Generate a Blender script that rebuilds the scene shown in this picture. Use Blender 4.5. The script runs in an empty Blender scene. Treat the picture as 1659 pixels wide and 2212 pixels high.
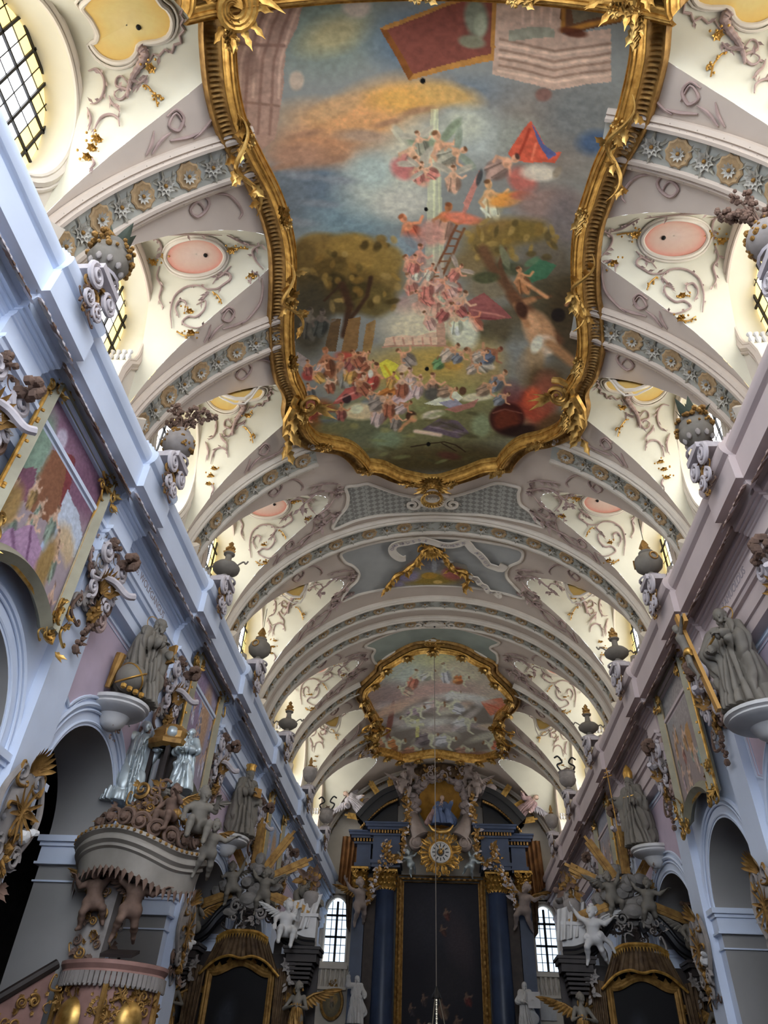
import bpy, math, random
import numpy as np
from mathutils import Matrix, Vector
D = bpy.data
COL = bpy.context.scene.collection
U = 7.0            # half width of the nave at the pilaster faces, metres
EYE = 1.6          # height of the photographer's phone
PI = math.pi

def P(x, y, z):
    """nave units (half widths, height above the eye) -> metres"""
    return (U * x, U * y, EYE + U * z)

# ---------------------------------------------------------------- noise
def _hash(i, j, k):
    n = (i * 374761393 + j * 668265263 + k * 2147483647) & 0xffffffff
    n = ((n ^ (n >> 13)) * 1274126177) & 0xffffffff
    return ((n ^ (n >> 16)) & 0xffff) / 65535.0

def vnoise(x, y, seed=0):
    x = np.asarray(x, float); y = np.asarray(y, float)
    i = np.floor(x).astype(np.int64); j = np.floor(y).astype(np.int64)
    u = x - i; v = y - j
    u = u * u * (3 - 2 * u); v = v * v * (3 - 2 * v)
    k = np.int64(seed * 7919 + 13)
    a = _hash(i, j, k); b = _hash(i + 1, j, k); c = _hash(i, j + 1, k); d = _hash(i + 1, j + 1, k)
    return (a * (1 - u) + b * u) * (1 - v) + (c * (1 - u) + d * u) * v

def fbm(x, y, seed=0, octv=3):
    s = 0; a = 1; t = 0
    for o in range(octv):
        s = s + a * (vnoise(x * 2 ** o, y * 2 ** o, seed + o) - .5); t += a; a *= .55
    return 2 * s / t

# ---------------------------------------------------------------- materials
MATS = {}
def lin(c):
    return tuple((v / 12.92 if v <= .04045 else ((v + .055) / 1.055) ** 2.4) for v in c)

def mat(name, rgb, rough=.7, metal=0., var=.12, scale=3., bump=0., bscale=30., attr=None, spec=.3, emit=0., dark=None, amount=.5):
    """procedural material; rgb is an sRGB triple; attr takes the paint from a colour attribute"""
    if name in MATS: return MATS[name]
    m = D.materials.new(name); m.use_nodes = True
    nt = m.node_tree; N = nt.nodes; L = nt.links
    b = N['Principled BSDF']
    b.inputs['Roughness'].default_value = rough; b.inputs['Metallic'].default_value = metal
    b.inputs['Specular IOR Level'].default_value = spec
    tc = N.new('ShaderNodeTexCoord')
    nz = N.new('ShaderNodeTexNoise'); nz.inputs['Scale'].default_value = scale; nz.inputs['Detail'].default_value = 5
    L.new(tc.outputs['Object'], nz.inputs['Vector'])
    c0 = lin(rgb)
    if attr:
        at = N.new('ShaderNodeVertexColor'); at.layer_name = attr
        mx = N.new('ShaderNodeMix'); mx.data_type = 'RGBA'; mx.blend_type = 'OVERLAY'
        mx.inputs[0].default_value = var
        L.new(at.outputs['Color'], mx.inputs[6]); L.new(nz.outputs['Fac'], mx.inputs[7])
        L.new(mx.outputs[2], b.inputs['Base Color'])
    else:
        cr = N.new('ShaderNodeValToRGB')
        d0 = lin(dark) if dark else tuple(v * (1 - var) for v in c0)
        d1 = c0 if dark else tuple(min(1, v * (1 + var)) for v in c0)
        cr.color_ramp.elements[0].position = amount - .18; cr.color_ramp.elements[1].position = amount + .18
        cr.color_ramp.elements[0].color = (*d0, 1); cr.color_ramp.elements[1].color = (*d1, 1)
        L.new(nz.outputs['Fac'], cr.inputs['Fac']); L.new(cr.outputs['Color'], b.inputs['Base Color'])
    if bump:
        n2 = N.new('ShaderNodeTexNoise'); n2.inputs['Scale'].default_value = bscale; n2.inputs['Detail'].default_value = 3
        L.new(tc.outputs['Object'], n2.inputs['Vector'])
        bp = N.new('ShaderNodeBump'); bp.inputs['Strength'].default_value = bump; bp.inputs['Distance'].default_value = .02
        L.new(n2.outputs['Fac'], bp.inputs['Height']); L.new(bp.outputs['Normal'], b.inputs['Normal'])
    if emit:
        b.inputs['Emission Color'].default_value = (*c0, 1); b.inputs['Emission Strength'].default_value = emit
    MATS[name] = m
    return m

# ---------------------------------------------------------------- mesh builder
class MB:
    def __init__(s):
        s.v = []; s.f = []; s.mi = []; s.n = 0; s.col = []; s.hascol = False
    def add(s, v, f, m=0, col=None):
        v = np.asarray(v, float).reshape(-1, 3)
        s.v.append(v); o = s.n
        s.f += [tuple(int(i) + o for i in q) for q in f]; s.mi += [m] * len(f); s.n += len(v)
        if col is not None: s.hascol = True
        s.col.append(np.ones((len(v), 3)) * .8 if col is None else np.broadcast_to(np.asarray(col, float), (len(v), 3)))
        return s
    def join(s, o, M=None, m=None):
        for blk in o.v:
            pass
        v = np.concatenate(o.v) if o.v else np.zeros((0, 3))
        if M is not None:
            M = np.array(M); v = v @ M[:3, :3].T + M[:3, 3]
        k = s.n; s.v.append(v); s.f += [tuple(i + k for i in q) for q in o.f]
        s.mi += (o.mi if m is None else [m] * len(o.f)); s.n += len(v); s.col += o.col
        s.hascol |= o.hascol
        return s
    def grid(s, pts, m=0, cu=False, cv=False, col=None, flip=False):
        """pts: (nu, nv, 3)"""
        pts = np.asarray(pts, float); nu, nv = pts.shape[:2]
        iu = np.arange(nu if cu else nu - 1); iv = np.arange(nv if cv else nv - 1)
        A, B = np.meshgrid(iu, iv, indexing='ij'); A2 = (A + 1) % nu; B2 = (B + 1) % nv
        q = np.stack([A * nv + B, A2 * nv + B, A2 * nv + B2, A * nv + B2], -1).reshape(-1, 4)
        if flip: q = q[:, ::-1]
        return s.add(pts.reshape(-1, 3), q.tolist(), m, None if col is None else np.asarray(col).reshape(-1, 3))
    def box(s, lo, hi, m=0):
        x0, y0, z0 = lo; x1, y1, z1 = hi
        v = [(x, y, z) for z in (z0, z1) for y in (y0, y1) for x in (x0, x1)]
        return s.add(v, [(0, 2, 3, 1), (4, 5, 7, 6), (0, 1, 5, 4), (2, 6, 7, 3), (0, 4, 6, 2), (1, 3, 7, 5)], m)
    def cbox(s, c, e, X=(1, 0, 0), Y=(0, 1, 0), Z=(0, 0, 1), m=0):
        c = np.array(c, float); X, Y, Z = (np.array(a, float) * k for a, k in zip((X, Y, Z), e))
        v = [c + a * X + b * Y + g * Z for g in (-1, 1) for b in (-1, 1) for a in (-1, 1)]
        return s.add(v, [(0, 2, 3, 1), (4, 5, 7, 6), (0, 1, 5, 4), (2, 6, 7, 3), (0, 4, 6, 2), (1, 3, 7, 5)], m)
    def tube(s, pts, r, n=7, closed=False, m=0, up=None, flat=1.0):
        pts = np.asarray(pts, float); k = len(pts)
        r = np.broadcast_to(np.asarray(r, float), (k,))
        if closed: t = np.roll(pts, -1, 0) - np.roll(pts, 1, 0)
        else: t = np.gradient(pts, axis=0)
        t /= np.linalg.norm(t, axis=1)[:, None] + 1e-9
        if up is None:
            nn = np.zeros((k, 3)); a = np.array([0, 0, 1.]) if abs(t[0][2]) < .9 else np.array([1., 0, 0])
            for i in range(k):
                a = a - t[i] * a.dot(t[i]); a /= np.linalg.norm(a) + 1e-9; nn[i] = a
        else:
            nn = np.broadcast_to(np.asarray(up, float), (k, 3)); nn = nn - t * (nn * t).sum(1)[:, None]
            nn = nn / (np.linalg.norm(nn, axis=1)[:, None] + 1e-9)
        bb = np.cross(t, nn)
        an = np.arange(n) * 2 * PI / n
        ring = pts[:, None] + r[:, None, None] * (np.cos(an)[None, :, None] * nn[:, None] * flat + np.sin(an)[None, :, None] * bb[:, None])
        s.grid(ring, m, cu=closed, cv=True)
        if not closed:
            o = s.n - k * n
            s.f += [tuple(o + i for i in range(n))[::-1], tuple(o + (k - 1) * n + i for i in range(n))]; s.mi += [m, m]
        return s
    def lathe(s, prof, c=(0, 0, 0), n=16, m=0, sx=1., sy=1., X=(1, 0, 0), Y=(0, 1, 0), Z=(0, 0, 1), lobes=0, amp=0.):
        prof = np.asarray(prof, float); an = np.arange(n) * 2 * PI / n
        rr = prof[:, 0][:, None] * (1 + amp * np.cos(lobes * an))[None, :]
        X, Y, Z, c = (np.asarray(a, float) for a in (X, Y, Z, c))
        pts = c + (rr * np.cos(an) * sx)[..., None] * X + (rr * np.sin(an) * sy)[..., None] * Y + np.broadcast_to(prof[:, 1][:, None], rr.shape)[..., None] * Z
        return s.grid(pts, m, cv=True)
    def ball(s, c, r, n=10, m=0):
        r = np.broadcast_to(np.asarray(r, float), (3,)); k = max(4, n // 2 + 1)
        th = np.linspace(0.02, PI - .02, k); an = np.arange(n) * 2 * PI / n
        p = np.stack([np.sin(th)[:, None] * np.cos(an), np.sin(th)[:, None] * np.sin(an), np.broadcast_to(np.cos(th)[:, None], (k, n))], -1)
        return s.grid(p * r + np.asarray(c, float), m, cv=True, flip=True)
    def prism(s, poly, f0, f1, m=0):
        """poly: list of 2-D points; f0, f1 map a 2-D point to 3-D (front and back)"""
        n = len(poly); v = [f0(*p) for p in poly] + [f1(*p) for p in poly]
        f = [tuple(range(n)), tuple(range(2 * n - 1, n - 1, -1))] + [(i, i + n, (i + 1) % n + n, (i + 1) % n) for i in range(n)]
        return s.add(v, f, m)
    def build(s, name, mats, parent=None, smooth=True, ang=40):
        me = D.meshes.new(name)
        v = np.concatenate(s.v) if s.v else np.zeros((0, 3))
        me.from_pydata(v.tolist(), [], s.f)
        if not isinstance(mats, (list, tuple)): mats = [mats]
        for a in mats: me.materials.append(MATS[a] if isinstance(a, str) else a)
        if len(mats) > 1: me.polygons.foreach_set('material_index', np.minimum(np.array(s.mi, dtype=np.int32), len(mats) - 1))
        if s.hascol:
            c = np.concatenate(s.col); c = np.where(c <= .04045, c / 12.92, ((c + .055) / 1.055) ** 2.4)
            at = me.color_attributes.new('paint', 'FLOAT_COLOR', 'POINT')
            at.data.foreach_set('color', np.concatenate([c, np.ones((len(c), 1))], 1).astype(np.float32).ravel())
        me.update()
        if smooth:
            me.polygons.foreach_set('use_smooth', [True] * len(me.polygons))
            try: me.set_sharp_from_angle(angle=math.radians(ang))
            except Exception: pass
        o = D.objects.new(name, me); COL.objects.link(o)
        if parent is not None: o.parent = parent
        return o

# ---------------------------------------------------------------- scene tree
def tag(o, label=None, cat=None, group=None, kind=None):
    if label: o['label'] = label
    if cat: o['category'] = cat
    if group: o['group'] = group
    if kind: o['kind'] = kind
    return o
def empty(name, loc, label=None, cat=None, group=None, rz=0., sc=1., M=None):
    o = D.objects.new(name, None); COL.objects.link(o); o.empty_display_size = .2
    if M is not None: o.matrix_world = M
    else:
        o.location = loc; o.rotation_euler = (0, 0, rz); o.scale = (sc,) * 3
    return tag(o, label, cat, group)
def struct(o): return tag(o, kind='structure')
def world_of(o):
    M = o.matrix_basis.copy()
    while o.parent is not None:
        M = o.parent.matrix_basis @ o.matrix_parent_inverse @ M; o = o.parent
    return M
def child(o, par):
    """hang o (modelled in world space) under par"""
    o.parent = par; o.matrix_parent_inverse = world_of(par).inverted(); return o
def copy_tree(o, parent=None):
    kids = [c for c in D.objects if c.parent is o] if not hasattr(o, '_k') else []
    c = o.copy(); COL.objects.link(c)
    if parent is not None: c.parent = parent
    for k in kids: copy_tree(k, c)
    return c
def frame_M(o, X, Y, Z):
    return Matrix(((X[0], Y[0], Z[0], o[0]), (X[1], Y[1], Z[1], o[1]), (X[2], Y[2], Z[2], o[2]), (0, 0, 0, 1)))

# ---------------------------------------------------------------- ornament vocabulary (local frame: x right, y up, z out)
def spiral(r0, turns, n=26, dirn=1, a0=0., end=.18):
    t = np.linspace(0, 1, n); a = a0 + dirn * 2 * PI * turns * t; r = r0 * (1 - (1 - end) * t)
    return np.stack([r * np.cos(a), r * np.sin(a), .25 * r0 * t], -1)
def rot2(p, a):
    c, s = math.cos(a), math.sin(a); q = np.array(p, float); x, y = q[..., 0].copy(), q[..., 1].copy()
    q[..., 0] = c * x - s * y; q[..., 1] = s * x + c * y; return q
def scroll(mb, c, r, dirn=1, a0=0., turns=1.6, th=.22, m=0, z=0.):
    p = spiral(r, turns, 24, dirn, a0) + np.array([c[0], c[1], z + .1 * r])
    mb.tube(p, np.linspace(1, .55, len(p)) * r * th, 6, m=m)
def cscroll(mb, a, b, bend=.45, th=.06, m=0, z=0., curl=.22):
    """C shaped scroll from a to b, curling in at both ends"""
    a = np.array(a, float); b = np.array(b, float); d = b - a; L = np.linalg.norm(d); d /= L; nrm = np.array([-d[1], d[0]]) * bend
    t = np.linspace(0, 1, 14); arc = a + d * L * t[:, None] + nrm * (L * np.sin(PI * t))[:, None]
    r = curl * L; s = 1 if bend > 0 else -1
    al = np.linspace(0, 1.3 * PI, 9)[1:]
    def curlpts(p, tang):
        side = np.array([tang[1], -tang[0]]) * s
        cen = p + side * r * .5; out = []
        for k, q in enumerate(al):
            rr = r * .5 * (1 - .55 * k / 8); out.append(cen - side * rr * math.cos(q) + tang * rr * math.sin(q))
        return np.array(out)
    t1 = arc[-1] - arc[-2]; t1 /= np.linalg.norm(t1); t0 = arc[0] - arc[1]; t0 /= np.linalg.norm(t0)
    e1 = curlpts(arc[-1], t1)
    s = -s; e0 = curlpts(arc[0], t0)[::-1]
    pl = np.concatenate([e0, arc, e1]); k = len(pl)
    rad = th * L * (.55 + .45 * np.sin(np.linspace(0, PI, k)))
    mb.tube(np.c_[pl, np.full(k, z + th * L * .5)], rad, 6, m=m)
def leaf(mb, c, ang, L, W, curl=.35, m=0, z=0., lobes=3, n=7):
    u = np.linspace(0, 1, n); w = W * np.sin(PI * np.clip(u, .02, 1) ** .75) * (1 + .3 * np.cos(u * PI * 2 * lobes)) + .004 * L
    v = np.array([-1, -.5, 0, .5, 1]); X = u[:, None] * L + 0 * v; Y = w[:, None] * v
    Z = z + L * curl * np.sin(PI * .5 * u[:, None] ** 1.5) * u[:, None] + w[:, None] * .35 * (np.abs(v) - .3)
    p = rot2(np.stack([X, Y, Z], -1), ang); p[..., 0] += c[0]; p[..., 1] += c[1]
    mb.grid(p, m)
def rosette(mb, c, r, petals=8, m=0, mc=0, z=0., rings=2):
    for k in range(rings):
        rr = r * (1 - .4 * k)
        for i in range(petals):
            leaf(mb, c, (i + .5 * k) * 2 * PI / petals, rr, rr * .33, .22 + .2 * k, m, z + .06 * r * k, 2, 5)
    mb.ball((c[0], c[1], z + .14 * r), r * .2, 8, mc)
def flowers(mb, rng, c, w, h, n, r, mats=(0,)):
    for _ in range(n):
        x = c[0] + rng.uniform(-w, w); y = c[1] + rng.uniform(-h, h); q = r * rng.uniform(.6, 1.2)
        rosette(mb, (x, y), q, 5, rng.choice(mats), rng.choice(mats), .15 * q + rng.uniform(0, .6) * r, 1)
def festoon(mb, rng, pts, r, m=(0,), n=40):
    """dense string of buds and leaves along a polyline"""
    pts = np.asarray(pts, float); seg = np.linalg.norm(np.diff(pts, axis=0), axis=1); cum = np.r_[0, np.cumsum(seg)]
    for i in range(n):
        d = cum[-1] * (i + .5) / n; p = np.array([np.interp(d, cum, pts[:, k]) for k in range(3)])
        q = r * rng.uniform(.5, 1.1); p = p + np.array([rng.uniform(-.6, .6), rng.uniform(-.6, .6), rng.uniform(0, .6)]) * r
        if rng.random() < .5: leaf(mb, p[:2], rng.uniform(0, 6.28), q * 2.0, q * .6, .5, rng.choice(m), p[2], 2, 4)
        else: mb.ball(p, q * .6, 6, rng.choice(m))
def cluster(seed, w, h, n=14, mats=(0, 1), dense=1.):
    """a rocaille cluster filling a w x h field: scrolls, leaves, shells and buds"""
    rng = random.Random(seed); mb = MB()
    for i in range(n):
        x = rng.uniform(-.5, .5) * w; y = rng.uniform(-.5, .5) * h; q = min(w, h) * rng.uniform(.14, .3); mm = rng.choice(mats)
        k = rng.random()
        if k < .35: scroll(mb, (x, y), q * .8, rng.choice((-1, 1)), rng.uniform(0, 6.28), rng.uniform(1, 1.7), .24, mm, rng.uniform(0, .3) * q)
        elif k < .55:
            a = rng.uniform(0, 6.28); cscroll(mb, (x - q * math.cos(a), y - q * math.sin(a)), (x + q * math.cos(a), y + q * math.sin(a)), rng.choice((-.5, .5)), .07, mm, rng.uniform(0, .3) * q)
        else:
            a = rng.uniform(0, 6.28)
            for j in range(3): leaf(mb, (x, y), a + (j - 1) * .6, q * rng.uniform(.9, 1.4), q * .3, rng.uniform(.3, .8), mm, rng.uniform(0, .2) * q)
    flowers(mb, rng, (0, 0), w * .45, h * .45, int(6 * dense), min(w, h) * .1, mats)
    return mb
def chain(a, b, n): return [tuple(np.array(a) + (np.array(b) - np.array(a)) * i / (n - 1)) for i in range(n)]
def smooth_path(pts, n=40, closed=False):
    """Catmull-Rom through the points"""
    p = np.asarray(pts, float); k = len(p)
    if closed: q = np.concatenate([p[-1:], p, p[:2]]); segs = k
    else: q = np.concatenate([2 * p[:1] - p[1:2], p, 2 * p[-1:] - p[-2:-1]]); segs = k - 1
    out = []; per = max(2, n // segs)
    for i in range(segs):
        a, b, c, d = q[i:i + 4]
        for t in np.arange(per) / per:
            out.append(.5 * (2 * b + (c - a) * t + (2 * a - 5 * b + 4 * c - d) * t * t + (3 * b - a - 3 * c + d) * t ** 3))
    if not closed: out.append(p[-1])
    return np.array(out)

# ---------------------------------------------------------------- painter: lays strokes of colour on the vertices of a painted surface
def el(cx, cy, rx, ry, dg, rgb, soft=.5, al=.95):
    a = math.radians(dg); c, s = math.cos(a), math.sin(a)
    return ('e', cx, cy, max(rx, ry) * 1.1, c / rx, s / rx, -s / ry, c / ry, rgb, soft, al)
def painted_figure(t):
    """a painted figure in a few strokes; t: place, 2x2 frame, skin, robe, hair, wings"""
    _, x, y, a, b, c, d, skin, robe, hair, wg = t; J = np.array([[a, b], [c, d]]); o = np.array([x, y]); sz = math.sqrt(abs(a * d - b * c)); out = []
    def E(p, q, rx, ry, dg, col, soft, al=.92):
        r = math.radians(dg); K = J @ np.array([[math.cos(r), -math.sin(r)], [math.sin(r), math.cos(r)]]) @ np.diag([rx, ry]); m = np.linalg.inv(K); e = o + J @ [p, q]
        out.append(('e', e[0], e[1], np.abs(K).sum(1).max(), *m.ravel(), col, soft, al))
    def Ln(pts, w, col, al): out.append(('l', [tuple(o + J @ np.array(q)) for q in pts], w * sz, col, al))
    k = lambda c, f: tuple(min(1, v * f) for v in c)
    if wg:
        for s in (-1, 1): E(s * .55, -.35, .55, .17, -s * 28, wg, .4); E(s * .7, -.3, .4, .06, -s * 24, k(wg, 1.12), .5, .7)
    E(.05, .45, .42, .5, 0, k(robe, .7), .35); E(-.08, .35, .3, .42, 10, robe, .4); E(.1, .75, .16, .3, -15, k(robe, 1.15), .5, .8); E(-.2, .6, .07, .3, 12, k(robe, 1.12), .5, .8)
    Ln([(-.1, .1), (-.18, .9)], .07, k(robe, .6), .7); Ln([(.18, .15), (.22, .8)], .06, k(robe, .6), .7)
    E(0, -.02, .22, .2, 0, skin, .4); E(.06, .04, .1, .12, 0, k(skin, .82), .6, .7); E(.02, -.38, .15, .18, 0, skin, .3); E(.07, -.34, .06, .1, 0, k(skin, .8), .6, .7); E(-.02, -.48, .13, .08, 0, hair, .6, .8)
    Ln([(.18, -.02), (.5, .12), (.72, -.05)], .12, skin, .95); Ln([(-.18, 0), (-.42, .22), (-.3, .42)], .12, k(skin, .92), .9)
    return out
def inpoly(px, py, poly):
    poly = np.asarray(poly, float); r = np.zeros(px.shape, bool); j = len(poly) - 1
    for i in range(len(poly)):
        xi, yi = poly[i]; xj, yj = poly[j]
        r ^= ((yi > py) != (yj > py)) & (px < (xj - xi) * (py - yi) / (yj - yi + 1e-12) + xi); j = i
    return r
def paint(X, Y, strokes, base, seed=0, size=1., wob=.012):
    """X, Y: coordinates of the vertices on the surface. strokes: ('e',x,y,reach,2x2 matrix,rgb,soft,alpha) ellipse (see el),
    ('p',[(x,y)..],rgb,alpha) patch, ('l',[(x,y)..],width,rgb,alpha) line"""
    X = np.asarray(X, float); Y = np.asarray(Y, float)
    C = np.empty(X.shape + (3,)); C[:] = base
    f = 9. / size
    wx = X + wob * size * fbm(X * f, Y * f, seed, 3); wy = Y + wob * size * fbm(X * f + 31, Y * f + 7, seed + 5, 3)
    tex = fbm(X * f * 3.2, Y * f * 4.5, seed + 9, 4)
    for s in [u for t in strokes for u in (painted_figure(t) if t[0] == 'f' else [t])]:
        if s[0] == 'e':
            _, cx, cy, R, m0, m1, m2, m3, rgb, soft, al = s; R = R * (1 + soft)
            k = (abs(wx - cx) < R) & (abs(wy - cy) < R)
            if not k.any(): continue
            dx = wx[k] - cx; dy = wy[k] - cy
            q = np.hypot(m0 * dx + m1 * dy, m2 * dx + m3 * dy)
            w = np.clip((1 + soft * .5 - q) / max(soft, .05), 0, 1)
        elif s[0] == 'p':
            _, poly, rgb, al = s; pa = np.asarray(poly)
            k = (wx > pa[:, 0].min()) & (wx < pa[:, 0].max()) & (wy > pa[:, 1].min()) & (wy < pa[:, 1].max())
            if not k.any(): continue
            w = inpoly(wx[k], wy[k], poly).astype(float)
        else:
            _, pl, wd, rgb, al = s; pa = np.asarray(pl, float)
            k = (wx > pa[:, 0].min() - wd) & (wx < pa[:, 0].max() + wd) & (wy > pa[:, 1].min() - wd) & (wy < pa[:, 1].max() + wd)
            if not k.any(): continue
            x = wx[k]; y = wy[k]; dm = np.full(x.shape, 1e9)
            for a, b in zip(pa[:-1], pa[1:]):
                d = b - a; t = np.clip(((x - a[0]) * d[0] + (y - a[1]) * d[1]) / (d @ d + 1e-12), 0, 1)
                dm = np.minimum(dm, np.hypot(x - a[0] - t * d[0], y - a[1] - t * d[1]))
            w = np.clip(1.5 - dm / (wd * .5), 0, 1)
        w = (w * al)[:, None]
        c = np.asarray(rgb, float) * (1 + .10 * tex[k])[:, None]
        C[k] = C[k] * (1 - w) + c * w
    return np.clip(C * (1 + .05 * tex)[..., None], 0, 1)
PANE, PANE_Y = 7.0, 1.8
SKY, SKY_STRENGTH, EXPOSURE = (.86, .92, 1.0), 6.0, 0.0
WEST = 1.0          # top of the added wall behind the photographer, daylight comes in above it
# ================================================================ materials of the place
mat('stucco_mauve', (.79, .73, .67), .85, var=.06, scale=.7, bump=.15, bscale=8)
mat('stucco_cream', (.84, .82, .74), .85, var=.05, scale=.8, bump=.12, bscale=8)
mat('stucco_white', (.84, .80, .74), .8, var=.06, scale=1.5)
mat('wall_white', (.83, .87, .94), .8, var=.05, scale=.8, bump=.1, bscale=6)  # white wall with the blue of the skylight mixed into its colour
mat('wall_rose', (.80, .74, .73), .8, var=.05, scale=.8, bump=.1, bscale=6)  # pale wall with the pink of warm reflected light mixed into its colour
mat('infill_pink', (.80, .73, .79), .85, var=.06, scale=2.)
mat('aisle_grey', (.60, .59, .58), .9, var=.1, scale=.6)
mat('gold', (.86, .68, .36), .42, .65, var=.25, scale=6., dark=(.62, .45, .20), bump=.25, bscale=25)
mat('gold_bright', (.88, .72, .42), .36, .75, var=.2, scale=5., dark=(.62, .46, .22))
mat('gold_old', (.70, .54, .30), .5, .45, var=.3, scale=5., dark=(.48, .35, .18), bump=.3, bscale=20)
mat('orn_white', (.76, .73, .74), .7, var=.1, scale=5.)
mat('orn_mauve', (.66, .57, .54), .8, var=.15, scale=4.)
mat('orn_grey', (.58, .55, .53), .75, var=.15, scale=4.)
mat('orn_brown', (.45, .36, .31), .75, var=.25, scale=5.)
mat('stone_grey', (.48, .455, .415), .65, var=.16, scale=2.5, bump=.2, bscale=14)
mat('marble_white', (.80, .79, .78), .5, var=.08, scale=3.)
mat('silver_white', (.70, .74, .75), .35, .35, var=.15, scale=4.)
mat('altar_blue', (.19, .24, .34), .4, var=.25, scale=1.2, spec=.5)
mat('altar_black', (.07, .07, .085), .4, var=.3, scale=2., spec=.5)
mat('dark_wood', (.19, .16, .15), .5, var=.25, scale=3.)
mat('curtain_gold', (.47, .38, .28), .6, .1, var=.25, scale=4., dark=(.28, .21, .15))
mat('curtain_rust', (.60, .42, .25), .75, var=.2, scale=1.5, dark=(.40, .26, .15))
mat('lead', (.10, .10, .11), .6)
mat('flesh', (.78, .66, .58), .6, var=.08)
mat('robe_blue', (.36, .42, .55), .6, var=.15, scale=4.)
mat('robe_rose', (.64, .53, .52), .6, var=.15, scale=4.)
mat('leaf_green', (.22, .25, .20), .6, var=.25, scale=6.)
mat('cloud', (.66, .60, .58), .8, var=.12, scale=3.)
mat('floor_stone', (.26, .22, .20), .6, var=.1, scale=.8)
mat('painted', (.5, .5, .5), .75, var=.10, scale=9., attr='paint', spec=.2)
mat('painted_dark', (.5, .5, .5), .6, var=.10, scale=9., attr='paint', spec=.2)
mat('letters', (.62, .58, .60), .8)
mat('cable', (.50, .46, .42), .5)
mat('pane_white', (.97, .98, 1.), .5, emit=PANE)
mat('pane_yellow', (.98, .86, .55), .5, emit=PANE_Y)
mat('pane_street', (.80, .88, .97), .5, emit=1.6)

# ================================================================ camera, sky
cam = D.cameras.new('camera'); camo = D.objects.new('camera', cam); COL.objects.link(camo)
cam.sensor_fit = 'VERTICAL'; cam.sensor_height = 36; cam.lens = 36 * 1532 / 2212; cam.clip_end = 400
camo.matrix_world = Matrix(((0.99718411, 0.010246, 0.07428911, .0185 * U), (0.06330931, -0.64600322, -0.76070479, 0),
                            (0.04019682, 0.76326592, -0.64483281, EYE), (0, 0, 0, 1)))
SC = bpy.context.scene
SC.camera = camo
SC.view_settings.view_transform = 'Standard'; SC.view_settings.look = 'None'; SC.view_settings.gamma = 1
SC.view_settings.exposure = EXPOSURE; SC.view_settings.use_curve_mapping = False
SC.cycles.use_denoising = True; SC.cycles.max_bounces = 6; SC.cycles.diffuse_bounces = 4; SC.cycles.glossy_bounces = 3
SC.cycles.transmission_bounces = 2; SC.cycles.caustics_reflective = False; SC.cycles.caustics_refractive = False
SC.cycles.sample_clamp_indirect = 6
wd = D.worlds.new('sky'); SC.world = wd; wd.use_nodes = True
bg = wd.node_tree.nodes['Background']; bg.inputs['Color'].default_value = (*SKY, 1); bg.inputs['Strength'].default_value = SKY_STRENGTH

# ================================================================ the plan of the nave (nave units)
A, B_, ZC = 1.09, .927, 1.64                  # main vault: ellipse of half width A, rise B_, springing at ZC
PIL = [.30, 1.0, 1.692, 2.42, 3.135, 4.005, 4.90, 5.81]
BANDS = [(.30, .085), (1.0, .085), (1.692, .085), (2.42, .085), (3.135, .085), (3.945, .075), (4.18, .075), (4.90, .08), (5.81, .08), (6.93, .09)]
BAYS = []                                      # (centre, half width, crown rise of the window vault, window kind)
for (a, wa), (b, wb) in zip(BANDS[:-1], BANDS[1:]):
    if b - a > .4: BAYS.append(((a + wa + b - wb) / 2, (b - wb - a - wa) / 2))
XW = 1.07                                      # window wall
XG = 1.165                                     # glass
RISE = .80
YEND = 6.98

def vz(x): return ZC + B_ * math.sqrt(max(0, 1 - (x / A) ** 2))
def vpt(x, y, off=0.):
    """point of the main vault at plan position x, y, off metres below it"""
    s = max(-1, min(1, x / A)); c = math.sqrt(1 - s * s)
    n = np.array([s / A, 0, c / B_]); n /= np.linalg.norm(n)
    return np.array(P(x, y, ZC + B_ * c)) - off * n
def vpts(x, y, off=0.):
    x = np.asarray(x, float); y = np.asarray(y, float)
    s = np.clip(x / A, -1, 1); c = np.sqrt(1 - s * s); n = np.stack([s / A, 0 * s, c / B_], -1); n /= np.linalg.norm(n, axis=-1)[..., None]
    return np.stack([U * x, U * y + 0 * x, EYE + U * (ZC + B_ * c)], -1) - np.asarray(off)[..., None] * n
def groin(d, h):
    q = RISE / B_ * np.sqrt(np.clip(1 - (d / h) ** 2, 0, 1)); return A * np.sqrt(1 - q * q)
def lz(d, h): return ZC + RISE * np.sqrt(np.clip(1 - (d / h) ** 2, 0, 1))
def lpt(k, side, x, d, off=0.):
    """point on the window vault of bay k: x from the nave axis, d along the nave from the bay centre"""
    yc, h = BAYS[k]; q = max(-.999, min(.999, d / h)); n = np.array([0, q / h * RISE, math.sqrt(1 - q * q)]); n /= np.linalg.norm(n)
    return np.array(P(side * x, yc + d, float(lz(d, h)))) - off * n

# ================================================================ vault
ceil = struct(empty('ceiling', (0, 0, EYE + U * ZC)))
ys = np.unique(np.concatenate([np.linspace(.0, YEND, 260)] + [[c - h, c + h] for c, h in BAYS] + [c + h * np.cos(np.linspace(0, PI, 25)) for c, h in BAYS]))
th = np.full(len(ys), PI / 2)
for i, y in enumerate(ys):
    for c, h in BAYS:
        if abs(y - c) < h: th[i] = math.asin(min(1, float(groin(y - c, h)) / A))
s = np.linspace(-1, 1, 121)
T = th[:, None] * s
pts = np.stack([U * A * np.sin(T), np.broadcast_to(U * ys[:, None], T.shape), EYE + U * (ZC + B_ * np.cos(T))], -1)
mb = MB(); mb.grid(pts, flip=False)
struct(child(mb.build('barrel_vault', 'stucco_mauve'), ceil))
WIN_ODD = [(.215 * math.cos(t), .30 * math.sin(t)) for t in np.linspace(0, 2 * PI, 48, endpoint=False)]
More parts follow.
